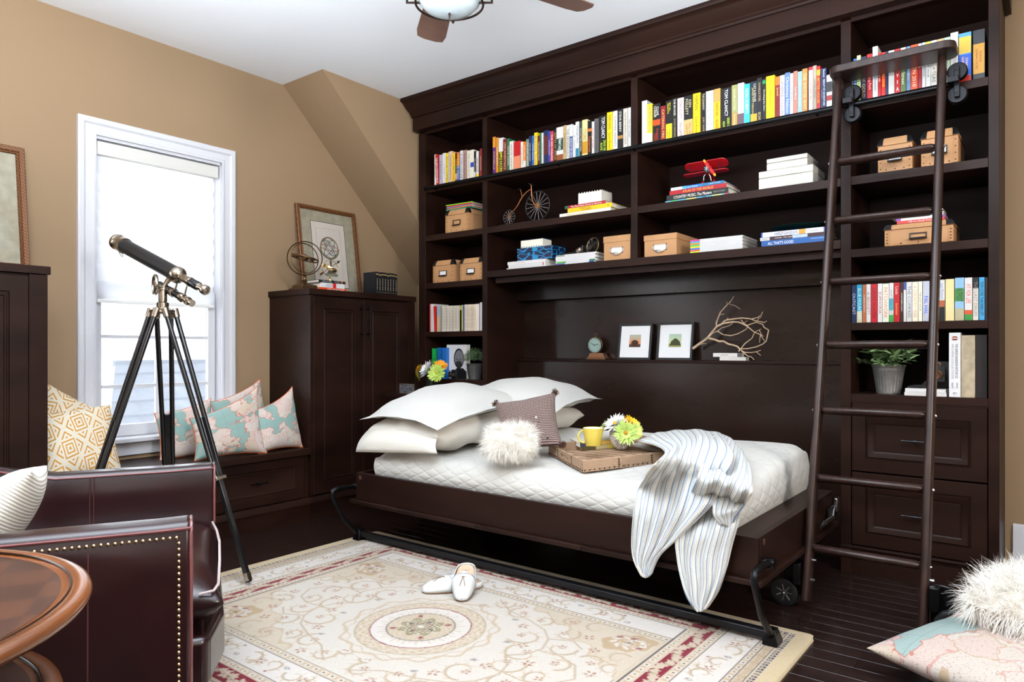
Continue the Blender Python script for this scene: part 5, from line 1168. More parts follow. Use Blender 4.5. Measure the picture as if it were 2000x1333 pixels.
# ================================================================== BOXES ON THE SHELVES
def X_(px, y): return aty(px, 300, y).x
def Z_(px, py, y): return aty(px, py, y).z
CARDW = C('e8e6e2', .6)
def trunk_box(px0, px1, ptop, zsh, y, depth, label, group, plate=True, cap=True):
    a, c = X_(px0, y), X_(px1, y); h = Z_((px0 + px1) / 2, ptop, y) - zsh; w = c - a; cx = (a + c) / 2; lh = min(.05, h * .24)
    r = thing('storage_box', label, 'box', (cx, y + depth / 2, zsh), group)
    fin(B().box(a + .003, c - .003, y + .003, y + depth - .003, zsh + .0008, zsh + h - lh), 'body', KRAFT, r, bevel=.003)
    b = B(); z0, z1 = zsh + h - lh, zsh + h; i = lh * .42
    b.rings([[(a - .001, y - .001, z0), (c + .001, y - .001, z0), (c + .001, y + depth + .001, z0), (a - .001, y + depth + .001, z0)],
             [(a, y, z0 + lh * .25), (c, y, z0 + lh * .25), (c, y + depth, z0 + lh * .25), (a, y + depth, z0 + lh * .25)],
             [(a + i, y + i, z1), (c - i, y + i, z1), (c - i, y + depth - i, z1), (a + i, y + depth - i, z1)]])
    lid = fin(b, 'lid', KRAFT, r, bevel=.002)
    for px_, s_ in ((a, 1), (c, -1)):
        b = B(); q = min(.03, w * .16)
        b.rings([[(px_ - s_ * .003, y - .004, z0 + .002), (px_ + s_ * q, y - .004, z0 + .002), (px_ + s_ * q, y + q, z0 + .002), (px_ - s_ * .003, y + q, z0 + .002)],
                 [(px_ - s_ * .002 + s_ * i * .5, y - .003 + i * .5, z1 - lh * .3), (px_ + s_ * q, y - .003 + i * .5, z1 - lh * .3), (px_ + s_ * q, y + q, z1 - lh * .3), (px_ - s_ * .002 + s_ * i * .5, y + q, z1 - lh * .3)],
                 [(px_ + s_ * i, y + i - .002, z1 + .002), (px_ + s_ * (q + i * .2), y + i - .002, z1 + .002), (px_ + s_ * (q + i * .2), y + q + i * .3, z1 + .002), (px_ + s_ * i, y + q + i * .3, z1 + .002)]])
        fin(b, 'corner_cap', P('black_enamel', (.008, .008, .009), .25), lid)
        e = px_ + s_ * .022
        fin(B().box(min(px_ + s_ * .003, e), max(px_ + s_ * .003, e), y + .0005, y + .003, zsh + .004, z0 - .002), 'edge_strip', KRAFT2, r)
    riv = B(); nv = 3
    for k in range(nv + 1):
        for s_, xx in ((1, a + .013), (-1, c - .013)): riv.sph((xx, y + .0005, zsh + .016 + (h - lh - .034) * k / nv), .0032, 6)
    for k in range(1, 4): riv.sph((a + w * k / 4, y + .002, zsh + .012), .0032, 6)
    fin(riv, 'rivets', P('dark_rivet', (.10, .05, .03), .4, .7), r, kind='stuff')
    hz = zsh + (h - lh) * .55; hw, hh = min(.034, w * .2), min(.017, h * .12)
    b = B(); b.box(cx - hw, cx + hw, y - .003, y + .003, hz - hh, hz - hh + .004).box(cx - hw, cx + hw, y - .003, y + .003, hz + hh - .004, hz + hh).box(cx - hw, cx - hw + .004, y - .003, y + .003, hz - hh + .004, hz + hh - .004).box(cx + hw - .004, cx + hw, y - .003, y + .003, hz - hh + .004, hz + hh - .004)
    hd = fin(b, 'label_holder', P('black_enamel', (.008, .008, .009), .25), r)
    fin(B().box(cx - hw * 1.05, cx + hw * 1.05, y - .014, y - .003, hz - hh - .006, hz - hh + .001), 'pull', P('black_enamel', (.008, .008, .009), .25), hd, bevel=.003)
    if plate: fin(B().box(cx - hw + .004, cx + hw - .004, y - .0005, y + .003, hz - hh + .004, hz + hh - .004), 'card', CARDW, hd)
    return r
gk = 'kraft storage boxes with black metal corners'
YB0 = 3.578
trunk_box(869.3, 915, 408, ZB, YB0, .28, 'kraft storage box with colourful booklets on its lid', gk, False)
trunk_box(845, 886, 508, ZCc, YB0, .28, 'kraft storage box with card label, left one of the touching pair', gk)
trunk_box(898, 941.5, 503.5, ZCc, YB0, .28, 'kraft storage box with card label, right one of the touching pair', gk)
trunk_box(1713.4, 1783, 265.5, ZB, YB0, .28, 'kraft storage box behind a ladder rung, left in the right bay', gk, True)
trunk_box(1797.7, 1873, 251, ZB, YB0, .28, 'kraft storage box with card label behind the right ladder stile', gk)
trunk_box(1726.3, 1863.7, 434, ZCc, YB0, .26, 'low wide kraft storage box with books on its lid', gk, False)
def lid_box(px0, px1, ptop, zsh, y, depth, label):
    a, c = X_(px0, y), X_(px1, y); h = Z_(px0, ptop, y) - zsh; cx = (a + c) / 2; lh = h * .27
    r = thing('storage_box', label, 'box', (cx, y + depth / 2, zsh), 'plain kraft boxes with nickel label holders')
    fin(B().box(a + .003, c - .003, y + .003, y + depth - .003, zsh + .0008, zsh + h - lh + .002), 'body', KRAFT, r, bevel=.002)
    fin(B().box(a, c, y, y + depth, zsh + h - lh, zsh + h), 'lid', KRAFT, r, bevel=.003)
    hz = zsh + h * .38; hw = .040; b = B()
    b.box(cx - hw, cx + hw, y - .0005, y + .003, hz + .016, hz + .021).box(cx - hw, cx + hw, y - .0005, y + .003, hz - .014, hz - .009)
    b.box(cx - hw, cx - hw + .006, y - .0005, y + .003, hz - .014, hz + .021).box(cx + hw - .006, cx + hw, y - .0005, y + .003, hz - .014, hz + .021)
    b.box(cx - hw - .008, cx - hw + .001, y - .0005, y + .003, hz - .002, hz + .010).box(cx + hw - .001, cx + hw + .008, y - .0005, y + .003, hz - .002, hz + .010)
    rs = []
    for k in range(9):
        a_ = math.pi * k / 8; rs.append([(cx - .030 * math.cos(a_) * s1, y - .012 * math.sin(a_) * s1 + .002, hz - .010 - .016 * math.sin(a_) * s2) for s1, s2 in ((1, 0), (1.02, .5), (.95, 1), (.9, .6))])
    b.rings(rs)
    hd = fin(b, 'label_holder', P('pewter_plate', (.45, .42, .38), .3, .9), r, smooth=40)
    fin(B().box(cx - hw + .006, cx + hw - .006, y + .0005, y + .0032, hz - .009, hz + .016), 'card', CARDW, hd)
lid_box(1178, 1231.5, 463, ZS, YB0, .25, 'kraft lidded box left of the middle divider')
lid_box(1257, 1322, 461, ZS, YB0, .30, 'kraft lidded box right of the middle divider')
# booklets on kraft boxes
bxz = Z_(892, 408, YB0) + .003
z = bxz
for i, (cl, nm, a_) in enumerate((('18907a', 'teal', 2), ('e87820', 'orange', -3), ('6a78b0', 'lavender', 1), ('c83830', 'red', -2), ('78c028', 'lime', 3))):
    book(T(X_(899, 3.62), 3.605, z) @ Rz(a_), .235, .0075, .16, cl, label=nm + ' thin booklet in the small pile on the kraft box', group='booklets on the upper left kraft box', flat=True); z += .0082
bxz = Z_(1795, 434, YB0) + .003; z = bxz
for i, (x0, x1, th, cl, nm, kw) in enumerate(((1752, 1845, .013, 'c83020', 'red book', D(title='Life at a Small Town', tcol='f8e8e0', tl=.5)), (1750, 1846, .011, '8a4098', 'purple book', D(bands=((.1, .8, 'e8e4e4'),))), (1742, 1842, .014, 'dcdcda', 'pale book', D()), (1738, 1840, .016, 'e8e0d0', 'white and blue topmost book', D(bands=((0, .45, '2060a8'),), title=[('ARTHUR MILLER', 'ffffff', .22, .36, .6, 0)])))):
    a, c = X_(x0, 3.6), X_(x1, 3.6)
    book(T((a + c) / 2, 3.60 + .004 * i, z), c - a, th, .17, cl, label=nm + ' in the pile on the low kraft box', group='books on the low kraft box', flat=True, **kw); z += th + .0006

# bone-inlay boxes, patterned boxes
def inlay_mat():
    t = NT('bone_inlay'); tc = t.n('ShaderNodeTexCoord'); br = t.n('ShaderNodeTexBrick', i_Scale=14.0); br.inputs['Color1'].default_value = lin('c6c1b5'); br.inputs['Color2'].default_value = lin('cfcbc1'); br.inputs['Mortar'].default_value = lin('cfc9bc'); br.inputs['Mortar Size'].default_value = .012
    br.inputs['Brick Width'].default_value = .7; br.inputs['Row Height'].default_value = .42
    mp = t.n('ShaderNodeMapping'); mp.inputs['Rotation'].default_value = (R_(90), 0, 0); t.l(tc.outputs['Object'], mp.inputs[0]); t.l(mp.outputs[0], br.inputs[0]); t.l(br.outputs[0], t.b.inputs['Base Color']); t.b.inputs['Roughness'].default_value = .35; return t.m
BONE = inlay_mat()
def bone(a, c, z0, z1, y, d, label):
    r = thing('inlay_box', label, 'box', ((a + c) / 2, y + d / 2, z0), 'bone inlay boxes')
    m = z0 + (z1 - z0) * .62
    fin(B().box(a, c, y, y + d, z0 + .0005, m - .001), 'body', BONE, r, bevel=.004); fin(B().box(a, c, y, y + d, m, z1), 'lid', BONE, r, bevel=.004)
yb = 3.58; a, c = X_(1481.5, yb), X_(1588, yb); zz1 = Z_(1481.5, 336.5, yb)
bone(a, c, ZB, zz1, yb, .22, 'large cream bone-inlay box at the bottom on the shelf')
a2 = X_(1497, yb + .01); c2 = X_(1577, yb + .01); bone(a2, c2, zz1 + .001, Z_(1497, 311.5, yb + .01), yb + .01, .20, 'smaller cream bone-inlay box on top of the larger')
def scallop(a, c, z0, z1, y, d, label, trim, base):
    r = thing('trinket_box', label, 'box', ((a + c) / 2, y + d / 2, z0), None)
    fin(B().box(a, c, y, y + d, z0 + .001, z1 - .003), 'body', C(base, .5), r, bevel=.003)
    b = B(); n = 9
    for k in range(n):
        x = a + (c - a) * (k + .5) / n
        b.rings([[(x - .004, yy, z1 - .004), (x + .004, yy, z1 - .004), (x, yy, z1 + .003)] for yy in (y - .001, y + .004)])
        b.rings([[(x - .004, yy, z0 + .010), (x + .004, yy, z0 + .010), (x, yy, z0 + .003)] for yy in (y - .0012, y + .001)])
    for k in range(6):
        yy = y + d * (k + .5) / 6; b.rings([[(xx, yy - .004, z1 - .004), (xx, yy + .004, z1 - .004), (xx, yy, z1 + .003)] for xx in (c - .004, c + .001)])
    fin(b, 'saw_tooth_trim', C(trim, .4), r, kind='stuff')
a, c = X_(1129, 3.60), X_(1174.5, 3.60); scallop(a, c, zt2, Z_(1150, 374.5, 3.60), 3.60, .13, 'cream trinket box with notched lid on the red book', 'e4dccb', 'e6e0d2')
t = NT('blue_coral_print'); tc = t.n('ShaderNodeTexCoord'); mp = t.n('ShaderNodeMapping'); mp.inputs['Scale'].default_value = (16, 16, 34); vo = t.n('ShaderNodeTexVoronoi', i_Scale=1.0, feature='DISTANCE_TO_EDGE'); nz = t.n('ShaderNodeTexNoise', i_Scale=60.0)
t.l(tc.outputs['Object'], mp.inputs[0]); t.l(mp.outputs[0], vo.inputs['Vector']); t.l(tc.outputs['Object'], nz.inputs[0])
t.l(t.mix(t.math('LESS_THAN', t.math('ADD', vo.outputs['Distance'], t.math('MULTIPLY', nz.outputs[0], .22)), .18), lin('141a40'), lin('1c84b4')), t.b.inputs['Base Color']); t.b.inputs['Roughness'].default_value = .4
a, c = X_(1010, 3.60), X_(1077, 3.60); zc = Z_(1012, 486, 3.60); pb = thing('patterned_box', 'navy box with turquoise coral pattern on white books', 'box', ((a + c) / 2, 3.68, zt3))
fin(B().box(a, c, 3.60, 3.76, zt3 + .0005, zt3 + (zc - zt3) * .62), 'body', t.m, pb, bevel=.003); fin(B().box(a - .001, c + .001, 3.599, 3.761, zt3 + (zc - zt3) * .63, zc), 'lid', t.m, pb, bevel=.003)
a, c = X_(1017, 3.62), X_(1060, 3.62); scallop(a, c, zc + .0005, Z_(1020, 469.5, 3.62), 3.62, .10, 'ivory trinket box with navy notched edges on the patterned box', '1c2450', 'ece4d4')

# ================================================================== MODEL BICYCLE
yb = 3.64
def PB(zx, zy): return aty(960 + zx / 12.12, 340 + zy / 12.12, yb)
bc1, bc2 = PB(1090, 790), PB(418, 1000); r1 = (PB(1090, 440) - PB(1090, 1110)).length / 2 * 1.03; r2 = .0
bc1.z = ZB + r1 + .016; r2 = (PB(418, 830) - PB(418, 1170)).length / 2; bc2.z = ZB + r2 + .016
bi = thing('model_bicycle', 'copper and black model penny-farthing bicycle on the shelf', 'model bicycle', ((bc1.x + bc2.x) / 2, yb, ZB))
fin(B().box(bc2.x - .06, bc1.x + .07, yb - .035, yb + .035, ZB + .001, ZB + .013), 'base', C('1a1210', .5), bi, bevel=.002)
IRON = P('blackened_iron', (.035, .036, .04), .4, .7); SPOKE = P('pale_spoke', (.45, .44, .42), .4, .6)
for c, rr, ns, nm in ((bc1, r1, 16, 'large_wheel'), (bc2, r2, 12, 'small_wheel')):
    wv = fin(B().ring(c, rr, .0035, 40, 8, (0, 1, 0)), nm, IRON, bi, smooth=60)
    for k in range(ns):
        a = 2 * math.pi * k / ns + .1; fin(B().cyl(c + Vector((.008 * math.cos(a), 0, .008 * math.sin(a))), c + Vector(((rr - .003) * math.cos(a), 0, (rr - .003) * math.sin(a))), .0012, n=5), 'spoke', SPOKE, wv)
    fin(B().lathe([(.013 * rr / .08, -.006), (.013 * rr / .08, .006)], c, 16, axis=(0, 1, 0)), 'hub', P('copper_hub', (.45, .2, .07), .35, .8), wv)
fin(B().tube([PB(*p) + Vector((0, -.008, 0)) for p in ((410, 985), (470, 930), (560, 855), (640, 750), (700, 630), (760, 530), (850, 430), (945, 372))], [.0035, .0035, .0035, .004, .0045, .0045, .004, .004], 8), 'frame', COPPER, bi, smooth=60)
fin(B().tube([PB(*p) + Vector((0, -.009, 0)) for p in ((945, 250), (962, 300), (962, 370), (965, 470), (985, 620), (1020, 700), (1075, 765))], .0038, 8), 'fork', COPPER, bi, smooth=60)
fin(B().tube([PB(690, 375), PB(708, 450), PB(725, 540)], .0032, 6), 'seat_post', COPPER, bi)
fin(B().sph(PB(650, 370), .012, 10, (1.8, 1, .35)), 'saddle', C('0c0a0a', .4), bi)
fin(B().tube([PB(945, 250) + Vector((0, -.03, 0)), PB(935, 240), PB(945, 250) + Vector((0, .03, 0))], .003, 6), 'handlebar', IRON, bi)

# ================================================================== RED MODEL BIPLANE (nose towards the room, turned a little)
REDP = P('red_enamel', (.42, .008, .012), .25, coat=.6)
yp = 3.66
def PP(zx, zy, y=yp): return aty(1300 + zx / 11.1, 290 + zy / 11.1, y)
pl = thing('model_biplane', 'red model biplane with yellow-tipped propeller on the book stack', 'model plane', (PP(880, 600).x, 3.68, zt1))
def wing(zx0, zx1, zy, chord, nm, y0, tl=0):
    a, c = PP(zx0, zy, y0).x, PP(zx1, zy, y0).x; z = PP((zx0 + zx1) / 2, zy, y0).z; n = 8; pts = []
    for k in range(n + 1): aa = math.pi / 2 + math.pi * k / n; pts.append((a + chord * .4 + chord * .4 * math.cos(aa), chord / 2 * math.sin(aa)))
    for k in range(n + 1): aa = -math.pi / 2 + math.pi * k / n; pts.append((c - chord * .4 + chord * .4 * math.cos(aa), chord / 2 * math.sin(aa)))
    return fin(B().prism(pts, -.003, .003, T(0, y0 + chord / 2, z) @ Rx(tl)), nm, REDP, pl, bevel=.002, smooth=40)
wing(368, 1305, 330, .070, 'upper_wing', yp - .01, -28); wing(350, 1330, 515, .050, 'lower_wing', yp - .01, -9)
eng = PP(905, 440, yp - .03)
rs = []
for y_, rr, dz in ((-.02, .020, 0), (0, .024, 0), (.05, .026, -.004), (.12, .016, -.02), (.20, .006, -.034)):
    rs.append([Vector((eng.x + rr * math.cos(2 * math.pi * k / 14) - (y_ * .25), eng.y + y_ + .02, eng.z + dz + rr * math.sin(2 * math.pi * k / 14))) for k in range(14)])
fin(B().rings(rs), 'fuselage', REDP, pl, smooth=60)
fin(B().box(eng.x - .10, eng.x, eng.y + .195, eng.y + .225, eng.z - .037, eng.z - .033), 'tailplane', REDP, pl, bevel=.001)
fin(B().lathe([(.019, 0), (.021, .004), (.012, .006)], (eng.x, eng.y - .001, eng.z), 18, axis=(0, -1, 0)), 'cowling', C('0a0a0b', .3), pl)
b = B()
for k in range(7): a = 2 * math.pi * k / 7; b.cyl((eng.x, eng.y - .008, eng.z), (eng.x + .015 * math.cos(a), eng.y - .008, eng.z + .015 * math.sin(a)), .0022, n=6)
fin(b, 'radial_engine', STEEL, pl)
p0, p1, pc = PP(822, 245, yp - .05), PP(1085, 600, yp - .05), PP(962, 408, yp - .05)
v = (p1 - p0); L = v.length; ux = v.normalized(); uy = Vector((0, 1, 0)).cross(ux); Mp = Matrix((ux, uy, Vector((0, -1, 0)))).transposed().to_4x4(); Mp.translation = (p0 + p1) / 2
bl = [(-L / 2 + L * .14, .006), (-L * .2, .0085), (-.004, .004), (.004, .004), (L * .2, .0085), (L / 2 - L * .14, .006)]; poly = bl + [(x, -y) for x, y in bl[::-1]]
pr_ = fin(B().prism(poly, -.0012, .0012, Mp), 'propeller', P('red_gloss', (.75, .01, .01), .25), pl)
for s_ in (-1, 1): fin(B().prism([(s_ * L * .36, .006), (s_ * L * .47, .005), (s_ * L * .5, 0), (s_ * L * .47, -.005), (s_ * L * .36, -.006)], -.0012, .0012, Mp), 'propeller_tip', C('e8a010', .35), pr_)
fin(B().sph((p0 + p1) / 2 + Vector((0, -.003, 0)), .006, 10), 'spinner', P('red_gloss', (.75, .01, .01), .25), pr_)
for zx in (500, 1170):
    for dx in (-14, 16): fin(B().cyl(PP(zx + dx, 300, yp + .01), PP(zx - dx, 480, yp + .015), .0014, n=5), 'strut', C('1a1a1c', .4), pl)
for zx, zx2 in ((860, 825), (940, 990)): fin(B().tube([PP(zx, 565), PP((zx + zx2) / 2 + (6 if zx > 900 else -14), 610), PP(zx2, 700)], .0022, 6), 'gear_leg', C('d8d8d8', .3), pl)
for zx in (815, 1055): 
    c = PP(zx, 660); c.z = zt1 + .0145; fin(B().lathe([(.008, -.004), (.013, -.004), (.014, 0), (.013, .004), (.008, .004)], c, 18, axis=(1, 0, 0)), 'gear_wheel', REDP, pl)

# ================================================================== MAGNIFYING GLASS and small brass camera
mg = thing('magnifying_glass', 'round magnifying glass with brass rim on white magazines', 'magnifying glass', (X_(1157, 3.68), 3.68, zt4))
c = aty(1157.5, 478, 3.68); rr = .050; c.z = zt4 + rr + .002; ax_ = Vector((-.25, -1, .15)).normalized()
fin(B().ring(c, rr, .0028, 36, 8, ax_), 'rim', P('dull_brass', (.32, .22, .10), .3, .9), mg, smooth=60)
fin(B().lathe([(.001, -.006), (.03, -.004), (.0485, -.0005), (.0485, .0005), (.03, .004), (.001, .006)], c, 32, axis=ax_), 'lens', P('thick_glass', (.85, .95, .93), .02, trans=1.0, ior=1.5), mg, smooth=70)
e = c + Vector((-rr - .02, 0, -.022)); fin(B().cyl(c + Vector((-rr, 0, -.010)), e, .004).cyl(e, e + Vector((-.02, 0, -.008)), .007), 'ferrule', BRASS, mg)
e2 = e + Vector((-.02, 0, -.008)); fin(B().tube([e2, e2 + Vector((-.05, 0, -.012)), Vector((e2.x - .10, e2.y, zt4 + .010))], [.007, .009, .006], 12), 'handle', C('0c0a09', .3), mg, smooth=60)
yb = 3.63; c = aty(1128, 488, yb); kc = thing('brass_instrument', 'small brass optical instrument lying beside the magnifying glass', 'instrument', (c.x, yb, zt4))
fin(B().lathe([(.016, 0), (.018, .006), (.018, .03), (.014, .034), (.014, .045), (.018, .047)], (c.x, yb, zt4 + .02), 20, axis=(.9, -.2, .25)), 'barrel', P('silvered_brass', (.42, .34, .28), .25, .9), kc, smooth=40)
fin(B().box(c.x + .042, c.x + .052, yb - .022, yb + .022, zt4 + .001, zt4 + .052, None), 'front_plate', C('14100e', .35), kc, bevel=.003)
fin(B().tube([(c.x, yb, zt4 + .016), (c.x - .05, yb, zt4 + .012), (c.x - .10, yb, zt4 + .009)], [.010, .006, .008], 10), 'black_grip', C('0a0909', .35), kc, smooth=60)
fin(B().cyl((c.x + .02, yb - .012, zt4 + .0005), (c.x + .02, yb + .012, zt4 + .0005 + .004), .004, n=8), 'foot', BRASSD, kc)
# green dish
c = aty(1230 + 1310 / 3.92, 380 + 235 / 3.92, 3.72); ds = fin(B().lathe([(.001, .002), (.045, 0), (.05, .004), (.11, .014), (.155, .030), (.157, .033), (.15, .031), (.10, .017), (.045, .009), (.001, .008)], (c.x, 3.76, zt6 + .001), 48), 'dish', P('dark_green_glaze', (.004, .020, .010), .45, spec=.2), smooth=50, label='dark green glazed dish on the motorcycle book', cat='dish')

# ================================================================== NICHE LEDGE: clock, framed prints, branch
def PL(zx, zy, y=3.93): return aty(1050 + zx / 3.333, 560 + zy / 3.333, y)
yk = 3.935; a, c = PL(317, 470, yk - .03).x, PL(440, 470, yk - .03).x; cx = (a + c) / 2; hw = (c - a) / 2
ck = thing('desk_clock', 'round glass desk clock with ring on stepped bronze base', 'clock', (cx, yk, .986))
zb = .9865; zt_ = PL(378, 433, yk - .03).z
fin(B().rings([[(cx - hw * q, yk - .032 * w_, z), (cx + hw * q, yk - .032 * w_, z), (cx + hw * q, yk + .032 * w_, z), (cx - hw * q, yk + .032 * w_, z)] for q, w_, z in ((1, 1, zb), (1, 1, zb + .008), (.9, .9, zb + .010), (.86, .85, zb + .014), (.72, .7, zt_ - .008), (.72, .7, zt_))]), 'base', P('bronze_base', (.30, .15, .08), .28, .9), ck, smooth=20)
fc = PL(376, 382, yk); rf = (PL(376, 330, yk).z - PL(376, 433, yk).z) / 2; fc.z = zt_ + rf * .98
fin(B().sph(fc, rf, 28, (1, .62, 1)), 'glass_ball', P('ball_glass', (.9, 1, .98), .0, trans=1.0, ior=1.4), ck, smooth=80)
fin(B().ring(fc, rf * 1.02, .0035, 36, 8, (0, 1, 0)), 'case_rim', BRASSD, ck, smooth=60)
dial = fin(B().lathe([(rf * .90, 0), (rf * .90, .002), (0, .002)], fc + Vector((0, -rf * .10, 0)), 32, axis=(0, -1, 0)), 'dial', P('pale_green_dial', (.55, .68, .62), .4), ck)
fy = fc.y - rf * .10 - .003; b = B()
for k in range(12):
    a_ = 2 * math.pi * k / 12; u_ = Vector((math.sin(a_), 0, math.cos(a_))); b.cyl(Vector((fc.x, fy, fc.z)) + u_ * rf * .66, Vector((fc.x, fy, fc.z)) + u_ * rf * .82, .0011, n=4)
fin(b, 'numerals', C('1c2422', .5), dial, kind='stuff')
for a_, L in ((-60, .5), (75, .62)): u_ = Vector((math.sin(R_(a_)), 0, math.cos(R_(a_)))); fin(B().cyl(Vector((fc.x, fy - .001, fc.z)) - u_ * rf * .1, Vector((fc.x, fy - .001, fc.z)) + u_ * rf * L, .0014, n=5), 'clock_hand', C('0c1010', .4), dial)
fin(B().cyl(fc + Vector((0, 0, rf)), fc + Vector((0, 0, rf + .012)), .005).ring(fc + Vector((0, 0, rf + .022)), .009, .0024, 20, 6, (0, 1, 0)), 'hanging_ring', BRASSD, ck, smooth=60)
def photo_frame(bl, br, ztop, y0, label, sky0, sky1, ground, kind):
    a, c = PL(*bl, y0).x, PL(*br, y0).x; w = c - a; z0 = .9865; h = ztop - z0; lean = math.degrees(math.atan2(.035, h)); M = T((a + c) / 2, y0, z0) @ Rx(-lean); hh = h / math.cos(R_(lean)); f = .014
    r = thing('photo_frame', label, 'picture frame', ((a + c) / 2, y0, z0), 'black photo frames on the niche ledge'); d = .022
    BF = P('black_frame_wood', (.012, .012, .013), .35)
    b = B().box(-w / 2, -w / 2 + f, 0, d, 0, hh).box(w / 2 - f, w / 2, 0, d, 0, hh).box(-w / 2 + f, w / 2 - f, 0, d, 0, f).box(-w / 2 + f, w / 2 - f, 0, d, hh - f, hh)
    fin(b, 'frame', BF, r, M=M, bevel=.001); fin(B().box(-w / 2 + f, w / 2 - f, .008, .014, f, hh - f), 'mat', P('mat_board', 'e8e8e8', .8), r, M=M)
    s = w * .17; zc = hh * .52
    t = NT('print_' + kind); tc = t.n('ShaderNodeTexCoord'); sp = t.n('ShaderNodeSeparateXYZ'); t.l(tc.outputs['Object'], sp.inputs[0])
    g = t.ramp(t.math('MULTIPLY', sp.outputs[2], 1 / (s * 2)), [(0, ground), (.22, ground), (.26, sky1), (1, sky0)]); t.l(g, t.b.inputs['Base Color']); t.b.inputs['Roughness'].default_value = .5
    p = fin(B().box(-s, s, .0065, .0078, zc - s, zc + s), 'print', t.m, r, M=M)
    if kind == 'sunset': poly = ell(0, zc - s * .35, s * .62, s * .5, 20)
    else: poly = [(-s * .85, zc - s * .75), (s * .9, zc - s * .75), (s * .8, zc - s * .2), (s * .35, zc + s * .2), (0, zc + s * .35), (-s * .3, zc + s * .12), (-s * .6, zc - s * .1)]
    poly = [(x, max(z_, zc - s + .001)) for x, z_ in poly]
    fin(B().prism(poly, 0, .0008, M @ frame((0, .0064, 0), (1, 0, 0), (0, 0, 1))), 'print_motif', C('3a2010' if kind == 'sunset' else '3c4020', .6), p)
    return r
y0 = 3.898 + .012
zt9 = PL(645, 240, y0 + .03).z
photo_frame((515, 467), (732, 467), zt9, y0, 'black frame with small sunset print, beside the clock', 'a8b8a8', 'd8803c', '4a2414', 'sunset')
photo_frame((768, 470), (1003, 470), PL(900, 232, y0 + .03).z, y0, 'black frame with small tree print, beside the branch', 'a8c4b0', 'c8cc90', '8a8c40', 'tree')
# branch
WB = P('bleached_wood', (.56, .40, .26), .7, n=30, var=.25)
def BR(zx, zy, dy=0): return aty(1360 + zx / 9.52, 570 + zy / 9.52, 3.93 + dy)
br = thing('branch', 'bleached bare branch lying across two slim books', 'branch', BR(800, 1100, -.01))
def limb(pts, r0, r1, nm='limb', d0=0, d1=-.06):
    n = len(pts); P3 = [BR(x, y, lerp(d0, d1, i / (n - 1))) for i, (x, y) in enumerate(pts)]
    fin(B().tube(P3, [lerp(r0, r1, i / (n - 1)) for i in range(n)], 7), nm, WB, br, smooth=60); return P3
limb([(-60, 1060), (20, 1000), (120, 930), (215, 860), (290, 760), (380, 650), (480, 600), (560, 580), (680, 565), (790, 570), (880, 610), (950, 650), (1080, 755), (1190, 800), (1270, 920)], .0088, .0018, 'main_stem', -.02, -.05)
limb([(380, 650), (372, 580), (410, 480), (450, 380), (530, 290), (620, 200), (660, 150), (695, 90)], .005, .0016)
limb([(620, 235), (720, 262), (815, 322)], .0025, .0012, 'twig'); limb([(450, 430), (515, 415)], .003, .0022, 'twig'); limb([(572, 250), (570, 195)], .003, .002, 'twig')
limb([(480, 600), (520, 550), (570, 525), (700, 510), (840, 490), (1000, 505), (1120, 550), (1270, 572), (1310, 545)], .0055, .0016, 'limb', -.02, -.07)
limb([(1040, 505), (1130, 485), (1205, 440), (1235, 375)], .0026, .0014, 'twig', -.05, -.06); limb([(1130, 545), (1165, 490), (1215, 470)], .0022, .0012, 'twig', -.05, -.06)
limb([(830, 520), (880, 590), (945, 630), (1110, 570), (1235, 610), (1260, 665), (1345, 715), (1320, 830), (1300, 920), (1230, 980), (1110, 1030), (960, 1060), (830, 1065)], .0032, .0028, 'limb', -.03, -.05)
limb([(215, 865), (330, 890), (420, 925), (510, 925), (590, 975), (700, 1000), (760, 1020), (820, 1080)], .0068, .0042, 'limb', -.02, -.03)
limb([(790, 1110), (830, 1060), (900, 970), (1035, 865), (1090, 750), (1205, 695)], .004, .0014, 'limb', -.03, -.05); limb([(1170, 720), (1215, 800), (1250, 840)], .002, .0012, 'twig', -.05, -.05); limb([(1190, 810), (1175, 950)], .002, .0012, 'twig', -.05, -.05)
limb([(820, 1080), (900, 1130), (1010, 1135), (1110, 1120), (1200, 1090)], .0032, .0014, 'limb', -.03, -.06); limb([(1115, 1120), (1200, 1190)], .002, .0012, 'twig', -.05, -.06)
limb([(830, 1090), (890, 1150), (960, 1200), (1020, 1215), (1080, 1270)], .0034, .0014, 'limb', -.03, -.06)
limb([(250, 830), (310, 770), (400, 730), (480, 670), (600, 640), (680, 590)], .003, .0016, 'limb', -.03, -.03)
limb([(400, 740), (500, 800), (640, 820), (760, 790), (850, 745), (940, 690), (945, 640)], .003, .0020, 'limb', -.03, -.06); limb([(60, 980), (195, 962)], .002, .0012, 'twig', -.03, -.04); limb([(885, 580), (950, 540)], .002, .0012, 'twig', -.03, -.05); limb([(560, 525), (595, 480)], .002, .0012, 'twig', -.03, -.03)

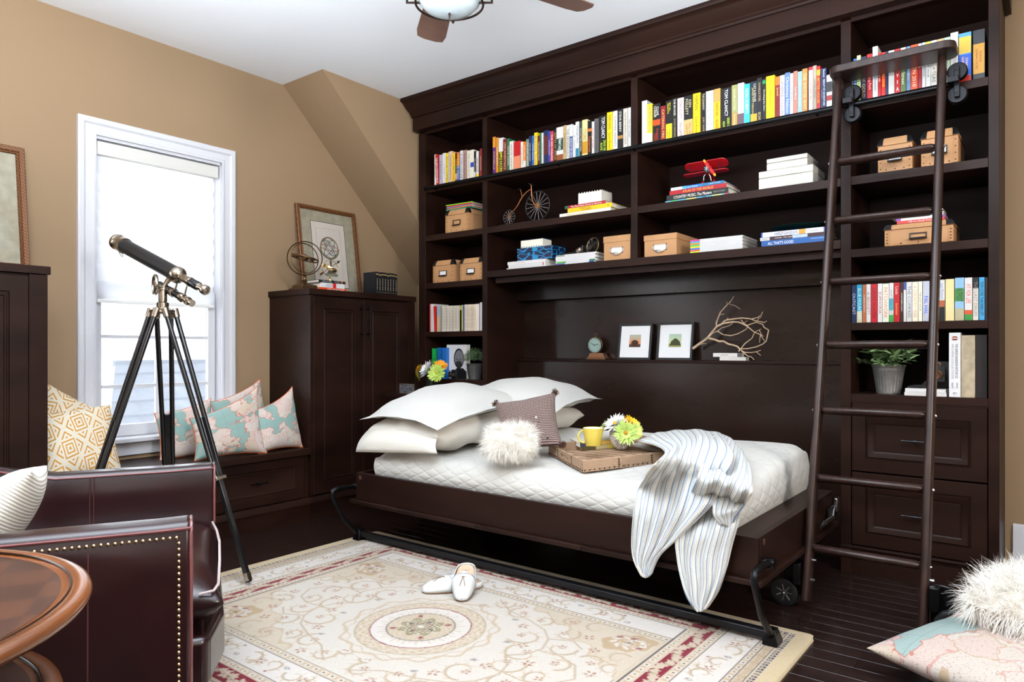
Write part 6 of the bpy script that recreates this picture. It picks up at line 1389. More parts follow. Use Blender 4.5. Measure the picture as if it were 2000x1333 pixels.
# ================================================================== PLANTS AND FLOWERS
ZINC = P('grey_zinc', (.22, .21, .20), .45, .6, n=14, var=.35)
def zinc_pot(c, r0, r1, h, parent, ribs=26, mat=None):
    n = ribs * 4; prof = [(0, 0), (.06, 0), (.10, 1), (.80, 1), (.84, 0), (.9, 0), (1.0, 0)]; rs = []
    for f, rib in [(0, 0), (.08, 0), (.10, 1), (.5, 1), (.78, 1), (.80, 0), (.86, 0), (.865, .3), (.90, .3), (.905, 0), (.97, 0), (1, .4)]:
        rr = lerp(r0, r1, f) + (.003 if f >= .97 else 0); rs.append([(c[0] + (rr - rib * r1 * .03 * (math.cos(2 * math.pi * k / 4) > .5)) * math.cos(2 * math.pi * k / n), c[1] + (rr - rib * r1 * .03 * (math.cos(2 * math.pi * k / 4) > .5)) * math.sin(2 * math.pi * k / n), c[2] + h * f) for k in range(n)])
    rs.append([(c[0] + r1 * .93 * math.cos(2 * math.pi * k / n), c[1] + r1 * .93 * math.sin(2 * math.pi * k / n), c[2] + h * .99) for k in range(n)])
    rs.append([(c[0] + r1 * .9 * math.cos(2 * math.pi * k / n), c[1] + r1 * .9 * math.sin(2 * math.pi * k / n), c[2] + h * .88) for k in range(n)])
    fin(B().rings(rs), 'pot', mat or ZINC, parent, smooth=40)
    fin(B().lathe([(r1 * .88, 0), (r1 * .88, .004), (0, .006)], (c[0], c[1], c[2] + h * .885), 20), 'soil', C('1c140e', .95), parent)
def leaf_mesh(L, W_, mat, name='leaf'):
    b = B(); n = 6; A = []
    for i in range(n + 1):
        t_ = i / n; w = W_ * math.sin(math.pi * min(1, t_ * .96 + .04)) ** .75; zz = -.25 * L * t_ * t_
        A.append([(t_ * L, -w / 2, zz + w * .18), (t_ * L, 0, zz), (t_ * L, w / 2, zz + w * .18)])
    b.grid(A); me = bpy.data.meshes.new(name); b.bm.to_mesh(me); b.bm.free(); me.materials.append(mat); me.shade_smooth(); return me
def leaf_mat(nm, c1, c2):
    t = NT(nm); oi = t.n('ShaderNodeObjectInfo'); t.l(t.ramp(oi.outputs['Random'], [(0, c1), (1, c2)]), t.b.inputs['Base Color']); t.b.inputs['Roughness'].default_value = .5; return t.m
yp = 3.70; pc = aty(1560 + 508 / 2.898, 760, yp); rt = (aty(1560 + 603 / 2.898, 720, yp).x - aty(1560 + 413 / 2.898, 720, yp).x) / 2; ph = .135
pp_ = thing('potted_plant', 'leafy green plant in ribbed zinc pot beside the old camera', 'plant', (pc.x, yp, ZE))
zinc_pot((pc.x, yp, ZE + .0006), rt * .72, rt, ph, pp_)
lm = leaf_mesh(.052, .017, leaf_mat('sage_leaf', '3c5c30', '8aa070')); rl_ = random.Random(5); top = Vector((pc.x, yp, ZE + ph * .9)); cnt = 0
for s in range(44):
    az = rl_.uniform(0, 2 * math.pi); el = rl_.uniform(.18, 1.42); d = Vector((math.cos(az) * math.cos(el), math.sin(az) * math.cos(el) * .8, math.sin(el))); L = rl_.uniform(.09, .145) * (1.15 - .25 * el / 1.4)
    pts = [top + Vector((d.x * L * q, d.y * L * q, d.z * L * q * (1.25 - .4 * q))) + Vector((math.cos(az), math.sin(az), 0)) * .015 for q in (0, .35, .7, 1)]
    if pts[-1].z > ZD - .045: continue
    fin(B().tube(pts, .0012, 4), 'stem', C('4a5a30', .6), pp_)
    for q, n2 in ((.45, 2), (.65, 2), (.85, 2), (1.0, 3)):
        p = pts[0].lerp(pts[-1], q) + Vector((0, 0, .25 * L * q * (1 - q))) * d.z
        for k in range(n2):
            if cnt >= 290 or p.y - .05 < 3.50: continue
            o = bpy.data.objects.new('leaf', lm); o.location = p; o.rotation_euler = (rl_.uniform(-.7, .7), rl_.uniform(-1.0, .05), az + rl_.uniform(-1.3, 1.3)); sc_ = rl_.uniform(.7, 1.15); o.scale = (sc_,) * 3; cnt += 1
            link(o, pp_, Matrix.Translation(p))
# small-leaved plant in the left bay
yp = 3.66; a, c = X_(800 + 852 / 7.404, yp), X_(800 + 1045 / 7.404, yp); rt = (c - a) / 2; cx = (a + c) / 2 - .002; ph = Z_(925, 540 + 1262 / 7.404, yp) - ZE
p2_ = thing('potted_plant', 'small-leaved bushy plant in grey pot by the white biography', 'plant', (cx, yp, ZE)); zinc_pot((cx, yp, ZE + .0006), rt * .68, rt * .96, ph, p2_, 20, P('dark_grey_pot', (.07, .065, .062), .6, n=12, var=.3))
verts, faces = [], []; rl_ = random.Random(8)
for i in range(1500):
    az = rl_.uniform(0, 2 * math.pi); el = math.asin(rl_.uniform(-.15, 1)); rr = rl_.uniform(.6, 1) * .080
    p = Vector((cx, yp, ZE + ph + .030)) + Vector((math.cos(az) * math.cos(el) * rr, math.sin(az) * math.cos(el) * rr, math.sin(el) * rr * .95))
    if p.x > -3.018 - .006: continue
    a1 = Vector((rl_.gauss(0, 1), rl_.gauss(0, 1), rl_.gauss(0, 1) + .5)).normalized(); b1 = a1.cross(Vector((rl_.gauss(0, 1), rl_.gauss(0, 1), rl_.gauss(0, 1)))).normalized(); L = rl_.uniform(.006, .010); i0 = len(verts)
    verts += [p, p + a1 * L * .5 + b1 * L * .32, p + a1 * L, p + a1 * L * .5 - b1 * L * .32]; faces.append((i0, i0 + 1, i0 + 2, i0 + 3))
me = bpy.data.meshes.new('foliage'); c0 = Vector((cx, yp, ZE)); me.from_pydata([v - c0 for v in verts], [], faces); me.materials.append(P('small_leaf', (.10, .17, .075), .55, n=90, var=.6)); o = bpy.data.objects.new('foliage', me); o.location = c0; link(o, p2_, Matrix.Translation(c0)); tag(o, kind='stuff')
def daisy(c, dirn, R0, col, ccol, parent, n=34, label=None, seed=0):
    rn = random.Random(seed); Q = Vector((0, 0, 1)).rotation_difference(Vector(dirn)).to_matrix(); b = B(); c = Vector(c)
    for ly_, (rr, tilt, m) in enumerate(((1, .10, n), (.86, .35, int(n * .8)), (.62, .65, int(n * .6)))):
        for k in range(m):
            a = 2 * math.pi * (k + .5 * ly_) / m + rn.uniform(-.06, .06); L = R0 * rr * rn.uniform(.85, 1.08); ti = tilt + rn.uniform(-.12, .12); w = R0 * .075
            u = Vector((math.cos(a), math.sin(a), 0)); s = Vector((-math.sin(a), math.cos(a), 0)); P3 = []
            for q, ww in ((.08, .5), (.45, 1), (.8, .9), (1, .15)):
                p = u * L * q * math.cos(ti) + Vector((0, 0, L * (q * math.sin(ti) + .12 * q * q * (1 - ly_ * .3) - .05)))
                P3.append([c + Q @ (p - s * w * ww), c + Q @ (p + Vector((0, 0, -w * .5 * ww))), c + Q @ (p + s * w * ww)])
            b.grid(P3)
    f = fin(b, 'blossom', C(col, .6), parent, smooth=60, fix=False, label=label)
    fin(B().sph(c + Q @ Vector((0, 0, R0 * .12)), R0 * .16, 10), 'flower_centre', C(ccol, .7), f)
# vase on the tray bed
tz = .612
vz = tz + .008; vc = atz(1213, 872, vz); vc.y -= .0
CRK = NT('crackle_glaze'); vo = CRK.n('ShaderNodeTexVoronoi', i_Scale=70.0, feature='DISTANCE_TO_EDGE'); tc = CRK.n('ShaderNodeTexCoord'); nz = CRK.n('ShaderNodeTexNoise', i_Scale=20.0); CRK.l(tc.outputs['Object'], vo.inputs['Vector']); CRK.l(tc.outputs['Object'], nz.inputs[0])
CRK.l(CRK.mix(CRK.math('MULTIPLY', CRK.math('LESS_THAN', vo.outputs['Distance'], .05), CRK.math('GREATER_THAN', nz.outputs[0], .5)), lin('d4d2cc'), lin('2a2826')), CRK.b.inputs['Base Color']); CRK.b.inputs['Roughness'].default_value = .3
# ---- tray on the bed
MZ = .520
TT = Rx(4.2)
Mt = T(-1.600, 2.563, MZ) @ TT @ Rz(55)
def trz(y): return (y - 2.563) * math.tan(R_(4.2))
# local: x along the long side (to the right/back), y along the short side (to the left)
tl_, ts_, thh = .50, .43, .050
JUTE = NT('woven_jute'); tc = JUTE.n('ShaderNodeTexCoord'); wv = JUTE.n('ShaderNodeTexWave', i_Scale=95.0, i_Distortion=3.0); wv.bands_direction = 'Z'; wv2 = JUTE.n('ShaderNodeTexWave', i_Scale=60.0, i_Distortion=2.0); wv2.bands_direction = 'DIAGONAL'
JUTE.l(tc.outputs['Object'], wv.inputs[0]); JUTE.l(tc.outputs['Object'], wv2.inputs[0]); h_ = JUTE.math('MULTIPLY', wv.outputs[1], wv2.outputs[1]); JUTE.l(JUTE.ramp(h_, [(.1, '8f6f55'), (.6, 'cbae92')]), JUTE.b.inputs['Base Color']); JUTE.b.inputs['Roughness'].default_value = .9; JUTE.bump(h_, .6, .002); JUTE = JUTE.m
tr = thing('serving_tray', 'woven jute serving tray with nailhead trim on the bed', 'tray', Mt @ Vector((.25, .2, 0)))
fin(B().box(0, tl_, 0, ts_, 0, .008), 'tray_floor', JUTE, tr, M=Mt)
for y in (0, ts_ - .012): fin(B().box(0, tl_, y, y + .012, .0085, thh), 'long_side', JUTE, tr, M=Mt, bevel=.002)
for x in (0, tl_ - .012):
    b = B(); m = ts_ / 2; b.box(x, x + .012, .0125, m - .045, .0085, thh).box(x, x + .012, m + .045, ts_ - .0125, .0085, thh).box(x, x + .012, m - .045, m + .045, .0085, .024).box(x, x + .012, m - .045, m + .045, thh - .014, thh)
    fin(b, 'handle_side', JUTE, tr, M=Mt, kind=None)
nh = B()
for k in range(22): nh.sph(Mt @ Vector((.008 + (tl_ - .016) * k / 21, -.001, .008)), .0035, 6)
for k in range(19): nh.sph(Mt @ Vector((-.001, .008 + (ts_ - .016) * k / 18, .008)), .0035, 6)
for x in (.17, .33):
    for z in (.018, .029, .040): nh.sph(Mt @ Vector((x, -.001, z)), .004, 6); nh.sph(Mt @ Vector((x, ts_ - .013, z)), .004, 6)
for y in (.13, .30):
    for z in (.016, .026, .036, .044): nh.sph(Mt @ Vector((-.001, y, z)), .003, 6)
fin(nh, 'nailheads', P('dark_nailhead', (.03, .022, .018), .3, .8), tr, kind='stuff')
# books in the tray, mug, vase
def tb(c, ang, w, th, d, hexv, label, **kw): return book(T(c[0], c[1], c[2] + trz(c[1]) + .0008) @ TT @ Rz(ang), w, th, d, hexv, label=label, group='paperbacks in the tray', flat=True, **kw)
bz = MZ + .0095
pL, pR = atz(1131, 884, bz + .02), atz(1227, 880, bz + .02); pd = pR - pL; pa = math.degrees(math.atan2(pd.y, pd.x)); pm = (pL + pR) / 2
tb((pm.x + .006, pm.y + .006, bz), pa - 3, pd.length * .94, .020, .125, 'b8a878', 'lower paperback in the tray', bands=((0, .3, '4a4020'), (.55, 1, 'c8b450')))
tb((pm.x, pm.y, bz + .021), pa, pd.length, .021, .130, 'cfc9b4', 'upper paperback in the tray, under the yellow mug', bands=((.02, .14, '2a3448'), (.14, .70, 'd8a83c'), (.70, 1, '24304a')), title=[('Mr. Falconer', 'f8f0d8', .28, .22, .4, 0), ('PATRICIA', 'f8f0d8', .58, .18, .4, 0), ('ARTIS', 'e0e4ec', .9, .12, .4, 0)])
mz_ = bz + .0442 + trz(pm.y) + .004; mc = atz(1160, 872, mz_); mc += Vector((-_s, _c, 0)) * .028
MUG = P('yellow_glaze', 'd8c254', .18, coat=.6)
mg_ = thing('mug', 'pale yellow mug with white inside on tray books', 'mug', (mc.x, mc.y, mz_))
mr, mh = .0485, .080
fin(B().lathe([(.0, 0), (mr * .70, 0), (mr * .73, .003), (mr * .86, mh * .5), (mr, mh), (mr * .96, mh + .0008), (mr * .93, mh - .001)], (mc.x, mc.y, mz_), 40, cap=False), 'body', MUG, mg_, smooth=40)
fin(B().lathe([(mr * .93, mh - .001), (mr * .80, mh * .5), (mr * .64, .008), (0, .007)], (mc.x, mc.y, mz_), 40, cap=False), 'inside', C('f4f2ea', .2), mg_, smooth=60)
dv = Vector((-_c, -_s, 0)); hp = []
for k in range(11): a = math.pi * (-.5 + k / 10); hp.append(Vector((mc.x, mc.y, mz_ + mh * .50)) + dv * (mr * .82 + .030 * math.cos(a)) + Vector((0, 0, .029 * math.sin(a))))
fin(B().tube(hp, .0042, 8, flat=1.5), 'handle', MUG, mg_, smooth=60)
vz = MZ + .0095 + trz(3.01) + .003; vc = atz(1212, 878, vz); vc += Vector((-.12, .30, 0)) * .0
vc = Vector((-1.54, 2.895, 0))
u_ = (1213 - 1000) / FPX; dd = 3.40; vc = Vector((dd * (-_s + _c * u_), dd * (_c + _s * u_), 0))
vs_ = thing('flower_vase', 'round crackled vase of daisies standing in the tray', 'vase', (vc.x, vc.y, vz))
vh = .098
fin(B().lathe([(0, 0), (.024, 0), (.030, .006), (.050, .035), (.058, .065), (.054, .092), (.048, vh), (.044, vh), (.050, .088), (.052, .065), (0, .02)], (vc.x, vc.y, vz), 32, cap=False), 'vase', CRK.m, vs_, smooth=50)
def PF(px, py, d): 
    r = _ray(px, py); return Vector((r.x * d, r.y * d, CAMH + r.z * d))
for px, py, d, dr, R0, cl, cc, nm in ((1202, 829, 3.36, (-.15, -.6, .75), .062, 'ecebe4', 'd89a18', 'white daisy in front'), (1222, 846, 3.29, (.45, -.75, .15), .062, 'c6e07c', 'b8801c', 'lime green daisy drooping over the rim'), (1180, 838, 3.42, (-.75, -.3, .5), .050, 'c8dc98', 'a8a030', 'pale green daisy at the left'), (1232, 828, 3.40, (.6, -.2, .65), .050, 'f0b818', 'a06810', 'yellow daisy at the back right'), (1240, 842, 3.35, (.85, -.35, .2), .046, 'd4e07c', 'a8a030', 'yellow-green daisy at the right')):
    c = PF(px, py, d); fin(B().tube([(vc.x, vc.y, vz + .06), (Vector((vc.x, vc.y, vz + vh)) + (c - Vector((vc.x, vc.y, vz + vh))) * .5), c], .0018, 5), 'stem', C('6a8a3a', .6), vs_)
    daisy(c, dr, R0, cl, cc, vs_, label=nm, seed=int(px))
# vase and little frame on the pull-out board beside the pillows
nz_ = .7585
vc = Vector((X_(841, 3.44), 3.44, nz_)); v2 = thing('flower_vase', 'dark glass vase of daisies beside the pillows', 'vase', vc)
fin(B().lathe([(0, 0), (.026, 0), (.030, .01), (.036, .07), (.042, .135), (.046, .150), (.042, .150), (.034, .08), (0, .015)], vc, 28, cap=False), 'vase', P('smoky_glass', (.02, .025, .018), .08, spec=.6), v2, smooth=50)
for px, py, y, dr, R0, cl, cc, nm in ((834, 722, 3.38, (-.3, -.8, .5), .070, 'eeeef0', 'c8d890', 'white daisy'), (853, 729, 3.36, (.4, -.85, .2), .064, 'c8e070', 'b0b040', 'lime green daisy'), (860, 716, 3.46, (.5, -.4, .7), .056, 'f4a410', 'd87a08', 'orange daisy'), (819, 724, 3.46, (-.8, -.4, .3), .050, 'e0a020', 'a87808', 'amber daisy at the left'), (818, 734, 3.42, (-.7, -.6, -.3), .04, 'a89828', '807018', 'dull yellow daisy low at the left')):
    c = aty(px, py, y); fin(B().tube([vc + Vector((0, 0, .10)), (vc + Vector((0, 0, .15))).lerp(c, .5), c], .0018, 5), 'stem', C('6a8a3a', .6), v2); daisy(c, dr, R0, cl, cc, v2, label=nm, seed=int(px) + 7)
fa = aty(780, 766, 3.22); fb = aty(808, 762, 3.22); ft = aty(790, 750, 3.22).z
sf = thing('small_frame', 'tiny silver picture frame peeking above the pillows', 'picture frame', ((fa.x + fb.x) / 2, 3.22, nz_)); a, c, h = fa.x, fb.x, ft
b = B().box(a, a + .006, 3.22, 3.228, nz_, h).box(c - .006, c, 3.22, 3.228, nz_, h).box(a + .006, c - .006, 3.22, 3.228, h - .006, h).box(a + .006, c - .006, 3.22, 3.228, nz_, nz_ + .006)
fin(b, 'frame', P('antique_silver', (.5, .47, .42), .35, .9, n=200, var=.3), sf); fin(B().box(a + .006, c - .006, 3.223, 3.226, nz_ + .006, h - .006), 'picture', P('grey_photo', (.10, .10, .11), .3, n=60, var=.9), sf)
fin(B().ring(((a + c) / 2, 3.224, h + .003), .006, .002, 12, 6, (0, 1, 0), a0=0, a1=180), 'crest', BRASS, sf)

# cameras on the shelves
def old_camera(cx, y, z, s, label, face=-1):
    r = thing('folding_camera', label, 'camera', (cx, y, z)); BK_ = P('black_leatherette', (.012, .011, .011), .5, bump=.5, bs=400)
    fin(B().box(cx - .030 * s, cx + .055 * s, y, y + .04 * s, z + .0006, z + .12 * s), 'body', BK_, r, bevel=.006 * s)
    b = B(); n = 7
    rs = []
    for k in range(n * 2): q = .026 * s * (1 if k % 2 else .82) * (1 - .025 * k); yy = y - .004 * s * k - .001; rs.append([(cx + .012 * s + sx * q, yy, z + .06 * s + sz * q) for sx, sz in ((-1, -1), (1, -1), (1, 1), (-1, 1))])
    fin(b.rings(rs), 'bellows', C('0e0c0c', .6), r)
    fy = y - .004 * s * 14 - .003
    fin(B().box(cx - .016 * s, cx + .040 * s, fy - .006 * s, fy, z + .030 * s, z + .095 * s), 'lens_board', BK_, r, bevel=.002)
    fin(B().lathe([(.018 * s, 0), (.019 * s, .006 * s), (.014 * s, .010 * s), (.013 * s, .004 * s), (0, .003 * s)], (cx + .012 * s, fy - .006 * s, z + .062 * s), 24, axis=(0, -1, 0)), 'lens', P('lens_brass', (.20, .11, .06), .25, .9), r, smooth=40)
    fin(B().box(cx - .020 * s, cx + .044 * s, fy - .012 * s, y, z + .0006, z + .006 * s + .0006), 'bed_plate', BLACKM, r)
    fin(B().ring((cx + .012 * s, fy - .002, z + .103 * s), .010 * s, .003 * s, 16, 6, (0, 1, 0)), 'viewfinder', P('lens_brass', (.20, .11, .06), .25, .9), r)
    return r
oc = X_(1560 + 778 / 2.898, 3.68); old_camera(oc, 3.69, zt7, 1.02, 'old black folding camera on two white books')
yc = 3.62; t_ = thing('typewriter_toy', 'dark scoop-shaped metal piece at the left of the old camera', 'ornament', (X_(1560 + 665 / 2.898, yc), yc + .05, zt7))
q = [X_(1560 + 612 / 2.898, yc), X_(1560 + 640 / 2.898, yc), X_(1560 + 690 / 2.898, yc), X_(1560 + 722 / 2.898, yc)]
fin(B().rings([[(q[0], yy, zt7 + .001), (q[3], yy, zt7 + .001), (q[3], yy, zt7 + .036), (q[3] - .006, yy, zt7 + .032), (q[2], yy, zt7 + .014), (q[1], yy, zt7 + .013), (q[0], yy, zt7 + .008)] for yy in (yc + .01, yc + .07)]), 'body', P('gunmetal', (.02, .02, .022), .35, .5), t_, bevel=.002)
old_camera(X_(884, 3.61), 3.612, ZE, .55, 'small black box camera before the white biography')

# ================================================================== FRAMED PRINTS AND BRASS PIECES ON THE CABINETS
CT = 1.4295
def lean_print(y0, y1, ztop, label, fw, xb, big):
    w = y1 - y0; h = ztop - CT; xt = XL + .030; lean = math.degrees(math.atan2(xb - xt, h)); hh = h / math.cos(R_(lean)); M = T(xb, (y0 + y1) / 2, CT + .001) @ Rz(90) @ Rx(-lean)
    r = thing('framed_print', label, 'framed print', (xb, (y0 + y1) / 2, CT)); d = .022
    t = NT('carved_gilt_wood_%d' % big); tc = t.n('ShaderNodeTexCoord'); v = t.n('ShaderNodeTexChecker', i_Scale=170.0); mp = t.n('ShaderNodeMapping'); mp.inputs['Rotation'].default_value = (.78, .2, .78); t.l(tc.outputs['Object'], mp.inputs[0]); t.l(mp.outputs[0], v.inputs[0]); v.inputs[1].default_value = lin('8a5a34'); v.inputs[2].default_value = lin('4a2c18'); t.l(v.outputs[0], t.b.inputs['Base Color']); t.b.inputs['Roughness'].default_value = .4; t.b.inputs['Metallic'].default_value = .3
    b = B(); prf = [(0, .0), (0, -.0), ]
    rings = [(0, d), (0, .004), (.004, 0), (fw * .62, 0), (fw * .72, .006), (fw * .95, .003), (fw, .008), (fw, d)]
    R = [[b.bm.verts.new(p) for p in ((-w / 2 + i, dd, i), (w / 2 - i, dd, i), (w / 2 - i, dd, hh - i), (-w / 2 + i, dd, hh - i))] for i, dd in rings]
    for A_, B_ in zip(R, R[1:]):
        for k in range(4): b.face([A_[k], A_[(k + 1) % 4], B_[(k + 1) % 4], B_[k]])
    fin(b, 'frame', t.m, r, M=M)
    fin(B().box(-w / 2 + fw, w / 2 - fw, .013, .019, fw, hh - fw), 'mat', P('suede_mat', 'a59e88', .85, n=25, var=.12), r, M=M)
    return r, M, w, hh
r, M, w, h = lean_print(2.832, 3.338, 2.043, 'gilt-framed print of an armillary sphere leaning on the wall', .030, -3.955, 1)
def fl(b_, nm, col, par, lvl): return fin(b_, nm, C(col, .7), par, M=M @ frame((0, .0128 - lvl * .0005, 0), (1, 0, 0), (0, 0, 1)), smooth=0)
cy_ = h * .46; pw, phh = w * .285, h * .375
fl(B().prism([(-pw, cy_ - phh), (pw, cy_ - phh), (pw, cy_ + phh), (-pw, cy_ + phh)], 0, .0004), 'liner', '1c2838', r, 0)
fl(B().prism([(-pw + .004, cy_ - phh + .004), (pw - .004, cy_ - phh + .004), (pw - .004, cy_ + phh - .004), (-pw + .004, cy_ + phh - .004)], 0, .0004), 'paper', 'd8cfc4', r, 1)
def outline(pts, wd, closed=True):
    b = B(); pts = [Vector((x, y, 0)) for x, y in pts]; n = len(pts)
    b.tube(pts, wd, 4, closed=closed, up=(0, 0, 1)); return b
iw, ih = pw * .70, phh * .80
fl(outline([(-iw, cy_ - ih), (iw, cy_ - ih), (iw, cy_ + ih), (-iw, cy_ + ih)], .0007), 'plate_mark', '8a8078', r, 2)
gc = (0, cy_ + phh * .22); gr = pw * .52
for k, (rx, ry, rot, col, wd) in enumerate(((1, 1, 0, '8a6030', .0032), (.93, .93, 0, '3c5a50', .0012), (1.02, .24, -.08, 'a05a40', .0024), (.30, .95, .6, '5a5a60', .0026), (.95, .32, .9, '4a5850', .002), (.5, .9, -.5, '6a7a78', .0016), (.9, .5, -.7, '45504c', .0014), (.12, .97, .75, '2c4a44', .002))):
    pts = []
    for i in range(36): a = 2 * math.pi * i / 36; x, y = rx * gr * math.cos(a), ry * gr * math.sin(a); pts.append((gc[0] + x * math.cos(rot) - y * math.sin(rot), gc[1] + x * math.sin(rot) + y * math.cos(rot)))
    fl(outline(pts, wd), 'drawn_ring', col, r, 2)
fl(outline([(gc[0] + gr * 1.08 * math.cos(a), gc[1] + gr * 1.08 * math.sin(a)) for a in [math.pi * (1 + i / 20) for i in range(21)]], .0026, False), 'drawn_cradle', '3c7a68', r, 2)
st = [(.010, gr * -1.1), (.006, gr * -1.25), (.010, gr * -1.4), (.005, gr * -1.7), (.012, gr * -1.95), (.030, gr * -2.25), (.040, gr * -2.45)]
fl(B().prism([(x, gc[1] + y) for x, y in st] + [(-x, gc[1] + y) for x, y in st[::-1]], 0, .0005), 'drawn_stand', '6a5c4c', r, 2)
fl(B().prism([(-.052, gc[1] - gr * 2.45), (.052, gc[1] - gr * 2.45), (.052, gc[1] - gr * 2.70), (-.052, gc[1] - gr * 2.70)], 0, .0005), 'drawn_plinth', '7f9282', r, 2)
o = fin(B().box(-w / 2 + .03, w / 2 - .03, .0108, .0112, .03, h - .03), 'glazing', P('picture_glass', (1, 1, 1), .0, trans=1, ior=1.25), r, M=M)
r, M, w, h = lean_print(.62, 1.258, 2.05, 'gilt-framed print cut off by the left edge of the photo', .038, -3.955, 2)
pw, phh, cy_ = w * .22, h * .33, h * .52
fl(B().prism([(-pw, cy_ - phh), (pw, cy_ - phh), (pw, cy_ + phh), (-pw, cy_ + phh)], 0, .0004), 'liner', '24364c', r, 0)
fl(B().prism([(-pw + .006, cy_ - phh + .006), (pw - .006, cy_ - phh + .006), (pw - .006, cy_ + phh - .006), (-pw + .006, cy_ + phh - .006)], 0, .0004), 'paper', '8a94a0', r, 1)
fin(B().box(-w / 2 + .04, w / 2 - .04, .0098, .0102, .04, h - .04), 'glazing', P('picture_glass', (1, 1, 1), .0, trans=1, ior=1.25), r, M=M)
# large bronze armillary
ax0 = Vector((-3.80, 2.728, CT)); ar = thing('armillary_sphere', 'bronze armillary sphere with ringed gears on the corner cabinet', 'armillary sphere', ax0)
b = B(); 
fin(B().rings([[(ax0.x + sx * q, ax0.y + sy * q, CT + z) for sx, sy in ((-1, -1), (1, -1), (1, 1), (-1, 1))] for q, z in ((.072, .0006), (.072, .008), (.060, .014), (.055, .030), (.030, .042), (.020, .048))]), 'base', BRASSD, ar, bevel=.002)
fin(B().lathe([(.018, .048), (.012, .055), (.017, .062), (.011, .068), (.011, .092), (.018, .098)], ax0, 20), 'pedestal', BRASSD, ar, smooth=50)
gcn = ax0 + Vector((0, 0, .098 + .108))
n1 = Vector((.80, -.60, .0)).normalized()
fin(B().ring(gcn, .108, .010, 48, 8, n1, flat=.35), 'meridian_ring', BRASSD, ar, smooth=50)
fin(B().ring(gcn, .096, .0035, 48, 8, Vector((.95, -.1, .1))), 'inner_ring', BRASSD, ar, smooth=50)
n2 = Vector((.10, .22, 1)).normalized(); fin(B().ring(gcn, .088, .005, 48, 8, n2, flat=.5), 'horizon_ring', BRASSD, ar, smooth=50)
Q = Vector((0, 0, 1)).rotation_difference(n2).to_matrix()
for k, (a, rr, s_) in enumerate(((0, .0, .022), (1.0, .045, .013), (2.4, .05, .010), (3.9, .055, .014), (5.2, .048, .009), (.4, .070, .008))):
    p = gcn + Q @ Vector((rr * math.cos(a), rr * math.sin(a), .004)); fin(B().sph(p, s_, 14).ring(p, s_ * 1.5, .0018, 20, 5, n2), 'planet', BRASSD, ar, smooth=60, kind='stuff' if False else None)
fin(B().cyl(gcn, ax0 + Vector((.02, .02, .10)), .002), 'axis_rod', BRASSD, ar)
# three books and small bright armillary
def mxb(y, z, x=-3.70): return MX(x) @ T(y, 0, z)
z = CT + .0006
for w_, t_, cl, nm, kw in ((.225, .022, 'd84a18', 'orange and white book at the bottom under the brass armillary', D(title='LIVES OF THE STARS', tcol='f4ece8', tl=.6, tpos=.6)), (.19, .030, 'dcdcdc', 'white book with a red block in the middle under the brass armillary', D(bands=((.50, .64, 'd02028'),), title=[('COLLECTED', '6a6a88', .33, .25, .5, 0)])), (.215, .018, '1a1c20', 'black book with an orange dot on top under the brass armillary', D(bands=((.84, .88, 'e07020'),), title=[('MEN OF MARS', 'b8b8b4', .3, .34, .5, 0), ('ULYSSES', 'b8b8b4', .68, .2, .5, 0)]))):
    book(mxb(2.895, z, -3.735 if t_ == .018 else -3.73), w_, t_, .14, cl, label=nm, group='books under the brass armillary', flat=True, **kw); z += t_ + .0006
ac = Vector((-3.775, 2.905, z)); sa = thing('armillary_sphere', 'small bright brass armillary with arrow on three books', 'armillary sphere', ac)
fin(B().lathe([(.026, 0), (.026, .003), (.018, .006), (.006, .010), (.005, .030), (.009, .034)], ac, 24), 'base', BRASS, sa, smooth=50)
g2 = ac + Vector((0, 0, .034 + .052)); n3 = Vector((.94, -.34, 0)).normalized()
fin(B().ring(g2, .052, .0022, 40, 6, n3), 'outer_ring', BRASS, sa, smooth=50)
fin(B().ring(g2, .046, .011, 40, 6, Vector((.35, .25, .9)).normalized(), flat=.16), 'band', BRASS, sa, smooth=50); fin(B().sph(g2, .013, 14), 'ball', BRASS, sa, smooth=60)
d_ = Vector((-.1, .84, .52)).normalized(); fin(B().cyl(g2 - d_ * .085, g2 + d_ * .085, .0022), 'arrow_shaft', BRASS, sa); fin(B().tube([g2 + d_ * .078, g2 + d_ * .085, g2 + d_ * .112], [.0022, .010, .0004], 8, flat=.5), 'arrow_head', P('dark_arrow', (.05, .04, .03), .4, .7), sa); fin(B().tube([g2 - d_ * .098, g2 - d_ * .07], [.008, .006], 6, flat=.3), 'arrow_fletching', BRASS, sa)
# eight black volumes
ya, yb_ = atx(734, 576, -3.665).y, atx(776, 576, -3.665).y; hb = atx(752, 533, -3.665).z - CT
for i in range(8):
    w_ = (yb_ - ya) / 8; book(mxb(ya + w_ * (i + .5), CT + .0006, -3.665), w_ - .0012, hb - (.004 if i % 3 == 1 else 0), .13, '0e1016', label='black gilt-lettered volume, %s from the window side on the cabinet' % ordn(i), group='black volumes on the corner cabinet', bands=((.86, .92, '8a7a50'), (.08, .10, '6a6048')), title='THE CENTURY LIBRARY', tcol='cfc8b0', tl=.55, th=.3, tpos=.55)

